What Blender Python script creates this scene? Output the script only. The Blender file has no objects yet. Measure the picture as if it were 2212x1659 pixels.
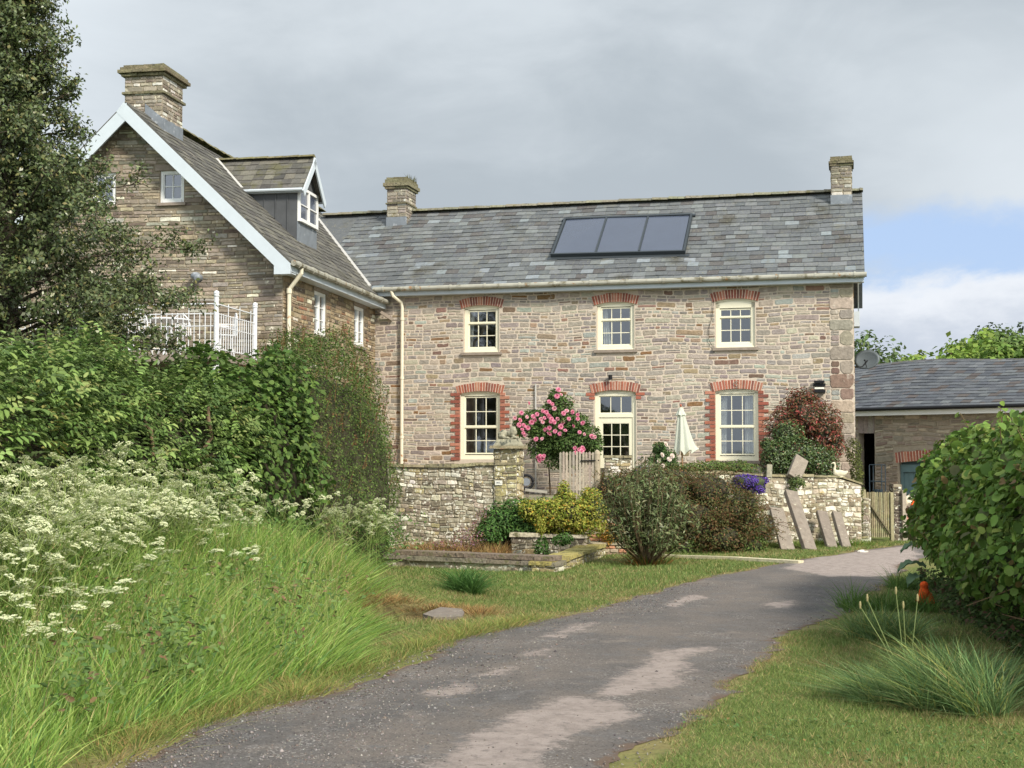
import bpy, math, random
import numpy as np
from mathutils import Vector, Matrix
# ------------------------------------------------------------------ camera, light, sky
sc = bpy.context.scene
COL = sc.collection
f, cx, cy, EZ = 2886.0, 1106.0, 829.5, 1.6        # survey of the photograph (2212 x 1659 grid)
TH = math.atan(145 / f)
SLOPE = 0.010
cam = bpy.data.cameras.new("camera"); camo = bpy.data.objects.new("camera", cam); COL.objects.link(camo)
cam.sensor_fit = 'HORIZONTAL'; cam.sensor_width = 36; cam.lens = 36 * f / 2212
cam.clip_start = .1; cam.clip_end = 3000
camo.location = (0, 0, EZ); camo.rotation_euler = (math.pi / 2 + TH, 0, 0)
sc.camera = camo
SUN_EL, SUN_AZ = 38, 143      # azimuth clockwise from +Y: behind the camera, to the right
sun = bpy.data.lights.new("sun", 'SUN'); sun.energy = 2.6; sun.angle = math.radians(10); sun.color = (1, .93, .82)
suno = bpy.data.objects.new("sun", sun); COL.objects.link(suno)
_e, _a = math.radians(SUN_EL), math.radians(SUN_AZ)
sd = Vector((math.sin(_a) * math.cos(_e), math.cos(_a) * math.cos(_e), math.sin(_e)))
suno.rotation_euler = sd.to_track_quat('Z', 'Y').to_euler()
sc.view_settings.view_transform = 'Standard'; sc.view_settings.look = 'None'
sc.view_settings.gamma = 1; sc.view_settings.exposure = 1.0

w = bpy.data.worlds.new("World"); sc.world = w; w.use_nodes = True
nt = w.node_tree; N = nt.nodes; L = nt.links; N.clear()
def nn(t, **k):
    n = N.new(t)
    for a, b in k.items(): setattr(n, a, b)
    return n
def mth(op, a, b=None, c=None, clamp=False):
    n = N.new('ShaderNodeMath'); n.operation = op; n.use_clamp = clamp
    for i, v in enumerate((a, b, c)):
        if v is None: continue
        if isinstance(v, (int, float)): n.inputs[i].default_value = v
        else: L.new(v, n.inputs[i])
    return n.outputs[0]
def mixc(fac, a, b):
    n = N.new('ShaderNodeMix'); n.data_type = 'RGBA'
    if isinstance(fac, (int, float)): n.inputs[0].default_value = fac
    else: L.new(fac, n.inputs[0])
    for i, v in ((6, a), (7, b)):
        if isinstance(v, tuple): n.inputs[i].default_value = (*v, 1)
        else: L.new(v, n.inputs[i])
    return n.outputs[2]
def smooth(v, lo, hi):
    n = N.new('ShaderNodeMapRange'); n.interpolation_type = 'SMOOTHSTEP'
    L.new(v, n.inputs[0]); n.inputs[1].default_value = lo; n.inputs[2].default_value = hi
    return n.outputs[0]
tc = nn('ShaderNodeTexCoord'); sep = nn('ShaderNodeSeparateXYZ'); L.new(tc.outputs['Generated'], sep.inputs[0])
az = mth('ARCTAN2', sep.outputs[0], sep.outputs[1]); el = mth('ARCSINE', sep.outputs[2])
mp = nn('ShaderNodeMapping'); mp.inputs['Scale'].default_value = (1, 1, 2.2); L.new(tc.outputs['Generated'], mp.inputs[0])
def wnoise(scale, det=6, rough=.55, off=0, dist=0):
    m = nn('ShaderNodeVectorMath'); m.operation = 'ADD'; L.new(mp.outputs[0], m.inputs[0]); m.inputs[1].default_value = (off, off * .7, off * 1.3)
    n = nn('ShaderNodeTexNoise'); L.new(m.outputs[0], n.inputs['Vector'])
    n.inputs['Scale'].default_value = scale; n.inputs['Detail'].default_value = det; n.inputs['Roughness'].default_value = rough
    n.inputs['Distortion'].default_value = dist
    return n.outputs[0]
sky = nn('ShaderNodeTexSky'); sky.sky_type = 'NISHITA'; sky.sun_disc = False
sky.sun_elevation = math.radians(SUN_EL); sky.sun_rotation = math.radians(SUN_AZ)
nA = wnoise(2.6, 5, .5, 3.1, .3); nB = wnoise(7, 7, .6, 9.2, .4); nC = wnoise(16, 6, .6, 1.7)
mot = smooth(mth('ADD', mth('MULTIPLY', nA, .7), mth('MULTIPLY', nB, .3)), .36, .64)
grey = mixc(mot, (2.4, 2.7, 2.97), (3.45, 3.76, 4.02))
# brighter cloud towards the left and the lower right, and far brighter on the sun's side of the sky
brl = smooth(az, -.16, -.42)
grey = mixc(mth('MULTIPLY', brl, .75), grey, (4.5, 4.85, 5.15))
brr = mth('MULTIPLY', smooth(az, .18, .42), smooth(mth('ADD', el, mth('MULTIPLY', mth('SUBTRACT', nB, .5), .25)), .30, .14))
grey = mixc(mth('MULTIPLY', brr, .55), grey, (4.4, 4.7, 5.0))
# blue gap low on the right
da = mth('DIVIDE', mth('SUBTRACT', az, .345), .125); de = mth('DIVIDE', mth('SUBTRACT', el, .138), .036)
r2 = mth('ADD', mth('MULTIPLY', da, da), mth('MULTIPLY', de, de))
r2 = mth('ADD', r2, mth('MULTIPLY', mth('SUBTRACT', nB, .5), 3.2)); r2 = mth('ADD', r2, mth('MULTIPLY', mth('SUBTRACT', nC, .5), 1.6))
gap = smooth(r2, 1.6, .15)
blue = mixc(.85, sky.outputs[0], (2.35, 3.1, 4.5))
col = mixc(gap, grey, blue)
# cumulus below it
ct = mth('ADD', mth('SUBTRACT', .120, el), mth('MULTIPLY', mth('SUBTRACT', nB, .5), .055))
ct = mth('ADD', ct, mth('MULTIPLY', mth('SUBTRACT', nC, .5), .03))
cum = mth('MULTIPLY', smooth(ct, -.006, .010), smooth(az, .2, .26))
cumc = mixc(smooth(mth('ADD', ct, mth('MULTIPLY', mth('SUBTRACT', nC, .5), .05)), .004, .05), (4.35, 4.55, 4.85), (3.1, 3.4, 3.9))
col = mixc(cum, col, cumc)
back = mth('MULTIPLY', smooth(sep.outputs[1], .55, -.3), 1.0)
sc_ = mth('ADD', 1.0, mth('MULTIPLY', back, .6))
vm = nn('ShaderNodeVectorMath', operation='SCALE'); L.new(col, vm.inputs[0]); L.new(sc_, vm.inputs['Scale'])
bg = nn('ShaderNodeBackground'); bg.inputs['Strength'].default_value = .1; L.new(vm.outputs[0], bg.inputs['Color'])
wo = nn('ShaderNodeOutputWorld'); L.new(bg.outputs[0], wo.inputs[0])

# ------------------------------------------------------------------ survey helpers
Fv = np.array([0, math.cos(TH), math.sin(TH)]); Uv = np.array([0, -math.sin(TH), math.cos(TH)]); Rv = np.array([1., 0, 0]); Cv = np.array([0, 0, EZ])
def ray(u, v): return Fv + Rv * (u - cx) / f - Uv * (v - cy) / f
def W(u, v, Y):
    d = ray(u, v); return Cv + d * Y / d[1]
def plane_hit(u, v, p, n):
    d = ray(u, v); return Cv + d * np.dot(np.asarray(p, float) - Cv, n) / np.dot(d, n)
def G(u, v):
    d = ray(u, v); return Cv + d * EZ / (-d[2] - SLOPE * d[1])
class Frame:
    def __init__(s, o, a):
        s.a = a; a = math.radians(a); s.o = np.array([o[0], o[1], 0.]); s.e1 = np.array([math.cos(a), -math.sin(a), 0]); s.e2 = np.array([math.sin(a), math.cos(a), 0])
    def loc(s, p):
        p = np.asarray(p) - s.o; return np.array([p @ s.e1, p @ s.e2, p[2]])
    def t(s, u, v, t=0): return s.loc(plane_hit(u, v, s.o + s.e2 * t, s.e2))
    def s(s, u, v, ss=0): return s.loc(plane_hit(u, v, s.o + s.e1 * ss, s.e1))
    def w(s, a, b, c): return s.o + s.e1 * a + s.e2 * b + np.array([0, 0, c])
    def mat(s): return Matrix.Translation(Vector(s.o)) @ Matrix.Rotation(-math.radians(s.a), 4, 'Z')
MF = Frame(W(1330, 975, 30.4), 14.27)
_c = MF.w(*MF.t(810, 700)); _w0 = Frame(_c, 9.7); _cc = _w0.w(*_w0.s(612, 560)); WF = Frame(_cc, 9.7)
WL = 6.52                                       # length of the wing's side wall
# road edges (world x as a function of y)
_rl = np.array([G(*q)[:2] for q in [(480,1560),(700,1500),(870,1430),(1000,1385),(1300,1310),(1530,1250),(1700,1215),(1850,1190),(1960,1177)]])
_rr = np.array([G(*q)[:2] for q in [(1370,1659),(1440,1600),(1480,1560),(1540,1510),(1620,1440),(1700,1375),(1780,1345),(1850,1320),(1900,1270),(1950,1230),(1975,1200)]])
_rly = np.concatenate([[-8, 4], _rl[:, 1], [29.5, 31]]); _rlx = np.concatenate([[-3.4, -2.75], _rl[:, 0], [11.0, 16]])
_rry = np.concatenate([[-8, 4], _rr[:, 1], [26.5, 28]]); _rrx = np.concatenate([[-.6, .15], _rr[:, 0], [12, 18]])
def road_l(y): return np.interp(y, _rly, _rlx)
def road_r(y): return np.interp(y, _rry, _rrx)
def sstep(a, b, x):
    t = np.clip((x - a) / (b - a), 0, 1); return t * t * (3 - 2 * t)
def pn(P, scale, seed=0, oct=7):
    r = np.random.RandomState(seed); P = np.asarray(P, float); o = np.zeros(len(P))
    for i in range(oct):
        k = r.normal(size=P.shape[1]); k *= scale * (0.6 + 1.2 * r.rand()) / np.linalg.norm(k)
        o += np.sin(P @ k + r.rand() * 6.28)
    return o / math.sqrt(oct)
HOLE = G(900, 1330)[:2]
def terrain(x, y):
    x = np.asarray(x, float); y = np.asarray(y, float)
    z = -SLOPE * np.clip(y, -50, 60)
    d = road_l(y) - x
    z = z + .45 * sstep(1.5, 3.3, d) * (1 - sstep(13.5, 19, y))
    hx, hy = (x - HOLE[0]) / .52, (y - HOLE[1] - .1) / .42
    z = z - .42 * np.exp(-(hx ** 2 + hy ** 2) ** 3)
    off = np.maximum(0, np.minimum(1, np.maximum(d, x - road_r(y)) / .5))
    P = np.stack([x.ravel(), y.ravel()], 1)
    z = z + (.022 * pn(P, 1.3, 5) + .010 * pn(P, 4.0, 6)).reshape(x.shape) * off * (np.abs(x) < 60)
    return z
def gz(x, y): return float(terrain(np.array([x]), np.array([y]))[0])

# ------------------------------------------------------------------ materials
def S(r, g, b, k=1.0):
    c = []
    for v in (r, g, b):
        v /= 255; c.append((v / 12.92 if v < .04045 else ((v + .055) / 1.055) ** 2.4) * k)
    return tuple(c)
MATS = {}
def material(name, base=None, attr=False, rough=.8, spec=.3, nscale=0, namt=.3, bump=0, bscale=30, metal=0, translucent=0,
             spots=None, detail=5, coat=0, dark=None):
    """spots = list of (colour, noise scale, threshold lo, hi, detail) patches over the base"""
    m = bpy.data.materials.new(name); m.use_nodes = True; t = m.node_tree; n = t.nodes; l = t.links
    b = n['Principled BSDF']; b.inputs['Roughness'].default_value = rough; b.inputs['Metallic'].default_value = metal
    b.inputs['Specular IOR Level'].default_value = spec
    if coat: b.inputs['Coat Weight'].default_value = coat
    co = n.new('ShaderNodeTexCoord'); 
    if attr:
        a = n.new('ShaderNodeAttribute'); a.attribute_name = 'col'; cur = a.outputs['Vector']
    else:
        a = n.new('ShaderNodeRGB'); a.outputs[0].default_value = (*base, 1); cur = a.outputs[0]
    if nscale:
        x = n.new('ShaderNodeTexNoise'); l.new(co.outputs['Object'], x.inputs['Vector']); x.inputs['Scale'].default_value = nscale
        x.inputs['Detail'].default_value = detail; x.inputs['Roughness'].default_value = .65
        r = n.new('ShaderNodeMapRange'); l.new(x.outputs[0], r.inputs[0]); r.inputs[1].default_value = .25; r.inputs[2].default_value = .75
        r.inputs[3].default_value = 1 - namt; r.inputs[4].default_value = 1 + namt
        v = n.new('ShaderNodeVectorMath'); v.operation = 'SCALE'; l.new(cur, v.inputs[0]); l.new(r.outputs[0], v.inputs['Scale']); cur = v.outputs[0]
    for i, sp in enumerate(spots or []):
        c, s_, lo, hi = sp[:4]
        x = n.new('ShaderNodeTexNoise'); ad = n.new('ShaderNodeVectorMath'); ad.operation = 'ADD'; ad.inputs[1].default_value = (3.3 * i + 1, 1.7 * i, 5.1)
        l.new(co.outputs['Object'], ad.inputs[0]); l.new(ad.outputs[0], x.inputs['Vector']); x.inputs['Scale'].default_value = s_
        x.inputs['Detail'].default_value = sp[4] if len(sp) > 4 else 4; x.inputs['Roughness'].default_value = .6
        r = n.new('ShaderNodeMapRange'); r.interpolation_type = 'SMOOTHSTEP'; l.new(x.outputs[0], r.inputs[0]); r.inputs[1].default_value = lo; r.inputs[2].default_value = hi
        k = n.new('ShaderNodeMix'); k.data_type = 'RGBA'; l.new(r.outputs[0], k.inputs[0]); l.new(cur, k.inputs[6]); k.inputs[7].default_value = (*c, 1); cur = k.outputs[2]
    l.new(cur, b.inputs['Base Color'])
    if bump:
        x = n.new('ShaderNodeTexNoise'); l.new(co.outputs['Object'], x.inputs['Vector']); x.inputs['Scale'].default_value = bscale; x.inputs['Detail'].default_value = 6
        bp = n.new('ShaderNodeBump'); bp.inputs['Strength'].default_value = 1; bp.inputs['Distance'].default_value = bump; l.new(x.outputs[0], bp.inputs['Height'])
        l.new(bp.outputs[0], b.inputs['Normal'])
    if translucent:
        tr = n.new('ShaderNodeBsdfTranslucent'); l.new(cur, tr.inputs['Color']); mx = n.new('ShaderNodeMixShader'); mx.inputs[0].default_value = translucent
        l.new(b.outputs[0], mx.inputs[1]); l.new(tr.outputs[0], mx.inputs[2]); l.new(mx.outputs[0], n['Material Output'].inputs[0])
    MATS[name] = m; return m
def M(n): return MATS[n]
LICH = S(222, 218, 200); MOSS = S(112, 110, 62)
material('house_stone', attr=True, rough=.9, nscale=11, namt=.28, bump=.012, bscale=22, spots=[(S(196, 186, 172), 5, .58, .76), (S(128, 118, 104), .9, .56, .8, 7)])
material('wing_stone', attr=True, rough=.9, nscale=9, namt=.3, bump=.014, bscale=20, spots=[(S(215, 208, 190), 7, .62, .70), (S(90, 84, 70), 3, .58, .75)])
material('rubble_stone', attr=True, rough=.92, nscale=11, namt=.36, bump=.02, bscale=18, spots=[(LICH, 13, .56, .61, 6), (S(96, 92, 78), 2.3, .56, .72), (S(170, 150, 84), 3.1, .62, .76)])
material('barn_stone', attr=True, rough=.92, nscale=8, namt=.25, bump=.012, bscale=18)
material('chimney_stone', attr=True, rough=.92, nscale=8, namt=.25, bump=.012, bscale=18, spots=[(S(196, 190, 168), 5, .58, .68), (S(105, 98, 58), 3, .6, .75)])
material('slate', attr=True, rough=.8, spec=.25, nscale=12, namt=.22, bump=.004, bscale=40, spots=[(S(108, 107, 98), 2.2, .56, .76, 8), (S(72, 70, 60), 1.1, .56, .78, 8), (S(128, 126, 106), 26, .60, .70, 3)])
material('slate_clean', attr=True, rough=.7, spec=.3, nscale=12, namt=.2, bump=.004, bscale=40, spots=[(S(104, 92, 84), 1.6, .58, .72, 8)])
material('mossy_slate', attr=True, rough=.85, nscale=10, namt=.3, bump=.01, bscale=30, spots=[(S(92, 90, 68), 3, .5, .66, 8)])
material('ridge', attr=True, rough=.95, nscale=14, namt=.35, bump=.02, bscale=24, spots=[(S(104, 100, 72), 6, .54, .66), (S(78, 74, 66), 15, .56, .7)])
material('brick', attr=True, rough=.9, nscale=22, namt=.22, bump=.004, bscale=60)
material('cream_paint', S(236, 231, 205, .92), rough=.35, spec=.45, nscale=3, namt=.04)
material('white_paint', S(238, 238, 234, .9), rough=.4, spec=.45, nscale=3, namt=.04)
material('white_metal', S(226, 228, 230, .9), rough=.45, spec=.45, nscale=25, namt=.08, spots=[(S(170, 150, 130), 30, .66, .72)])
material('barge_paint', S(203, 212, 218, .9), rough=.5, nscale=4, namt=.05)
material('gutter_metal', S(176, 174, 160, .8), rough=.6, nscale=6, namt=.15, spots=[(S(110, 104, 84), 5, .5, .66), (S(150, 110, 70), 9, .62, .7)])
material('pipe_paint', S(228, 220, 196, .9), rough=.5, nscale=4, namt=.06, spots=[(S(160, 110, 60), 4, .66, .74)])
material('grey_pipe', S(188, 186, 180, .9), rough=.5, nscale=4, namt=.06)
material('lead', S(128, 134, 140), rough=.6, metal=.3, nscale=5, namt=.2, spots=[(S(176, 180, 184), 7, .58, .7)])
material('dark_lead', S(88, 90, 92), rough=.6, metal=.2, nscale=3, namt=.2)
material('solar_glass', S(70, 77, 92), rough=.22, spec=.8, nscale=2, namt=.06, coat=.5)
material('solar_frame', S(66, 72, 76), rough=.5, metal=.4)
material('sill_stone', S(142, 130, 118), rough=.9, nscale=12, namt=.2, bump=.004)
material('mortar_house', S(208, 194, 176, .86), rough=.95, nscale=14, namt=.12, bump=.006, bscale=40)
material('mortar_wing', S(144, 132, 112, .85), rough=.95, nscale=10, namt=.2, bump=.006, bscale=40)
material('mortar_barn', S(164, 152, 134, .85), rough=.95, nscale=10, namt=.2, bump=.006, bscale=40)
material('mortar_rubble', S(158, 148, 126, .9), rough=.95, nscale=10, namt=.3, bump=.012, bscale=30, spots=[(S(96, 90, 74), 3, .52, .7), (LICH, 11, .58, .64)])
material('curtain', S(225, 224, 218, .9), rough=.9, translucent=.3, nscale=3, namt=.05)
material('dark_room', S(70, 66, 60), rough=.95)
material('black_metal', S(34, 34, 36), rough=.5, metal=.3)
material('dish_metal', S(92, 98, 100), rough=.6, metal=.3, nscale=5, namt=.15)
material('old_wood', attr=True, rough=.9, nscale=18, namt=.3, bump=.004, bscale=40, spots=[(S(150, 150, 120), 9, .6, .72)])
material('barn_paint', S(92, 116, 118), rough=.6, nscale=5, namt=.12)
material('sandstone', attr=True, rough=.95, nscale=9, namt=.22, bump=.012, bscale=22, spots=[(S(120, 108, 96), 4, .56, .7), (S(176, 172, 150), 17, .64, .7)])
material('canvas', S(216, 220, 204, .95), rough=.9, translucent=.25, nscale=3, namt=.06)
material('statue', S(146, 142, 122), rough=.95, nscale=12, namt=.3, bump=.01, bscale=28, spots=[(S(82, 84, 74), 7, .55, .65), (S(196, 190, 150), 14, .6, .68)])
material('pale_statue', S(206, 198, 172), rough=.95, nscale=12, namt=.15, bump=.006, bscale=28)
material('ceramic', S(236, 234, 220, .95), rough=.3)
material('ink', S(120, 124, 130), rough=.6)
material('rubber', S(30, 30, 32), rough=.7)
material('orange_cloth', S(214, 84, 30), rough=.85, nscale=14, namt=.35, bump=.02, bscale=25)
material('sack', attr=True, rough=.6, nscale=6, namt=.12, bump=.02, bscale=9)
material('terracotta', S(52, 66, 76), rough=.5)
material('leaf', attr=True, rough=.6, spec=.22, translucent=.3, nscale=0)
material('glossy_leaf', attr=True, rough=.38, spec=.5, translucent=.22)
material('grass_blade', attr=True, rough=.6, spec=.25, translucent=.35)
material('petal', attr=True, rough=.7, translucent=.3)
material('bark', attr=True, rough=.95, nscale=14, namt=.35, bump=.02, bscale=14)
material('pebble', attr=True, rough=.9)
def glass():
    m = bpy.data.materials.new('window_glass'); m.use_nodes = True; t = m.node_tree; n = t.nodes; l = t.links; n.clear()
    o = n.new('ShaderNodeOutputMaterial'); mx = n.new('ShaderNodeMixShader'); tr = n.new('ShaderNodeBsdfTransparent'); tr.inputs[0].default_value = (.8, .84, .84, 1)
    g = n.new('ShaderNodeBsdfGlossy'); g.inputs['Roughness'].default_value = .03; g.inputs[0].default_value = (.9, .94, 1, 1)
    lw = n.new('ShaderNodeLayerWeight'); lw.inputs[0].default_value = .35
    r = n.new('ShaderNodeMapRange'); r.inputs[3].default_value = .13; r.inputs[4].default_value = .9; l.new(lw.outputs['Facing'], r.inputs[0]); r.inputs[1].default_value = 0
    co = n.new('ShaderNodeTexCoord'); x = n.new('ShaderNodeTexNoise'); x.inputs['Scale'].default_value = 2.5; l.new(co.outputs['Object'], x.inputs['Vector'])
    bp = n.new('ShaderNodeBump'); bp.inputs['Distance'].default_value = .0008; l.new(x.outputs[0], bp.inputs['Height']); l.new(bp.outputs[0], g.inputs['Normal'])
    l.new(r.outputs[0], mx.inputs[0]); l.new(tr.outputs[0], mx.inputs[1]); l.new(g.outputs[0], mx.inputs[2]); l.new(mx.outputs[0], o.inputs[0])
    MATS['glass'] = m
glass()

# ------------------------------------------------------------------ mesh helpers
def link(o, parent=None):
    COL.objects.link(o)
    if parent is not None: o.parent = parent
    return o
def meta(o, label=None, cat=None, group=None, kind=None):
    if label: o['label'] = label
    if cat: o['category'] = cat
    if group: o['group'] = group
    if kind: o['kind'] = kind
    return o
def empty(name, loc=(0, 0, 0), rz=0, label=None, cat=None, group=None):
    o = bpy.data.objects.new(name, None); o.location = loc; o.rotation_euler = (0, 0, rz); link(o); o.empty_display_size = .2
    return meta(o, label, cat, group)
def np_mesh(name, V, Fc, col=None, mat=None, smooth=False):
    """V (n,3); Fc list of (m,k) index arrays; col (total faces,3)"""
    me = bpy.data.meshes.new(name)
    V = np.asarray(V, np.float32).reshape(-1, 3)
    if not isinstance(Fc, list): Fc = [Fc]
    Fc = [np.asarray(a, np.int32) for a in Fc if len(a)]
    me.vertices.add(len(V)); me.vertices.foreach_set('co', V.ravel())
    idx = np.concatenate([a.ravel() for a in Fc]); tot = np.concatenate([np.full(len(a), a.shape[1], np.int32) for a in Fc])
    st = np.concatenate([[0], np.cumsum(tot)[:-1]]).astype(np.int32)
    me.loops.add(len(idx)); me.loops.foreach_set('vertex_index', idx)
    me.polygons.add(len(tot)); me.polygons.foreach_set('loop_start', st); me.polygons.foreach_set('loop_total', tot)
    if smooth: me.polygons.foreach_set('use_smooth', np.ones(len(tot), bool))
    me.update(calc_edges=True)
    if col is not None:
        a = me.attributes.new('col', 'FLOAT_VECTOR', 'FACE'); a.data.foreach_set('vector', np.asarray(col, np.float32).ravel())
    if mat is not None: me.materials.append(M(mat) if isinstance(mat, str) else mat)
    return me
def np_obj(name, V, Fc, col=None, mat=None, parent=None, smooth=False, **k):
    o = bpy.data.objects.new(name, np_mesh(name, V, Fc, col, mat, smooth)); link(o, parent); return meta(o, **k)
class MB:
    def __init__(s): s.v = []; s.f = []; s.c = []
    def add(s, vs, fs, c=(.5, .5, .5)):
        b = len(s.v); s.v.extend([tuple(map(float, p)) for p in vs])
        for q in fs: s.f.append([b + i for i in q]); s.c.append(c)
        return s
    def box(s, a, b, c=(.5, .5, .5), skip=()):
        x0, y0, z0 = a; x1, y1, z1 = b
        v = [(x0, y0, z0), (x1, y0, z0), (x1, y1, z0), (x0, y1, z0), (x0, y0, z1), (x1, y0, z1), (x1, y1, z1), (x0, y1, z1)]
        F_ = [(0, 3, 2, 1), (4, 5, 6, 7), (0, 1, 5, 4), (1, 2, 6, 5), (2, 3, 7, 6), (3, 0, 4, 7)]
        return s.add(v, [q for i, q in enumerate(F_) if i not in skip], c)
    def hexa(s, bot, top, c=(.5, .5, .5)):
        return s.add(list(bot) + list(top), [(3, 2, 1, 0), (4, 5, 6, 7), (0, 1, 5, 4), (1, 2, 6, 5), (2, 3, 7, 6), (3, 0, 4, 7)], c)
    def bar(s, p, q, wd, th, up=(0, 0, 1), c=(.5, .5, .5)):
        p, q = Vector(p), Vector(q); d = (q - p).normalized(); up = Vector(up); a = d.cross(up)
        a = a.normalized() if a.length > 1e-4 else Vector((1, 0, 0)); b = a.cross(d).normalized(); a *= wd / 2; b *= th / 2
        return s.hexa([p - a - b, p + a - b, p + a + b, p - a + b], [q - a - b, q + a - b, q + a + b, q - a + b], c)
    def tube(s, pts, rad, n=6, c=(.5, .5, .5), caps=True):
        pts = [Vector(p) for p in pts]
        if isinstance(rad, (int, float)): rad = [rad] * len(pts)
        vs = []; prev = None
        for i, p in enumerate(pts):
            d = (pts[min(i + 1, len(pts) - 1)] - pts[max(i - 1, 0)])
            d = d.normalized() if d.length > 1e-9 else Vector((0, 0, 1))
            if prev is None: a = d.orthogonal().normalized()
            else:
                a = prev - d * prev.dot(d); a = a.normalized() if a.length > 1e-6 else d.orthogonal().normalized()
            prev = a; b = d.cross(a)
            for k in range(n):
                t = 2 * math.pi * k / n; vs.append(p + (a * math.cos(t) + b * math.sin(t)) * rad[i])
        fs = [(i * n + k, i * n + (k + 1) % n, (i + 1) * n + (k + 1) % n, (i + 1) * n + k) for i in range(len(pts) - 1) for k in range(n)]
        if caps: fs += [tuple(range(n))[::-1], tuple((len(pts) - 1) * n + k for k in range(n))]
        return s.add(vs, fs, c)
    def lathe(s, prof, o=(0, 0, 0), n=16, c=(.5, .5, .5)):
        vs = [(o[0] + r * math.cos(2 * math.pi * k / n), o[1] + r * math.sin(2 * math.pi * k / n), o[2] + z) for r, z in prof for k in range(n)]
        fs = [(i * n + k, i * n + (k + 1) % n, (i + 1) * n + (k + 1) % n, (i + 1) * n + k) for i in range(len(prof) - 1) for k in range(n)]
        fs += [tuple(range(n))[::-1], tuple((len(prof) - 1) * n + k for k in range(n))]
        return s.add(vs, fs, c)
    def sphere(s, o, r, n=10, m=7, c=(.5, .5, .5), rot=None):
        r = (r, r, r) if isinstance(r, (int, float)) else r; vs = []
        for i in range(m + 1):
            ph = math.pi * i / m
            for k in range(n):
                t = 2 * math.pi * k / n; p = Vector((r[0] * math.sin(ph) * math.cos(t), r[1] * math.sin(ph) * math.sin(t), r[2] * math.cos(ph)))
                if rot: p = rot @ p
                vs.append((o[0] + p.x, o[1] + p.y, o[2] + p.z))
        return s.add(vs, [(i * n + k, (i + 1) * n + k, (i + 1) * n + (k + 1) % n, i * n + (k + 1) % n) for i in range(m) for k in range(n)], c)
    def build(s, name, mat, parent=None, smooth=False, **k):
        me = bpy.data.meshes.new(name); me.from_pydata(s.v, [], s.f)
        a = me.attributes.new('col', 'FLOAT_VECTOR', 'FACE'); a.data.foreach_set('vector', np.asarray(s.c, np.float32).ravel())
        for m in ([mat] if isinstance(mat, str) else mat): me.materials.append(M(m))
        if smooth: me.polygons.foreach_set('use_smooth', np.ones(len(s.f), bool))
        o = bpy.data.objects.new(name, me); link(o, parent); return meta(o, **k)
def jit(c, rng, a=.12, h=.04):
    k = 1 + rng.uniform(-a, a); return tuple(max(.004, v * k * (1 + rng.uniform(-h, h))) for v in c)

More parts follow.
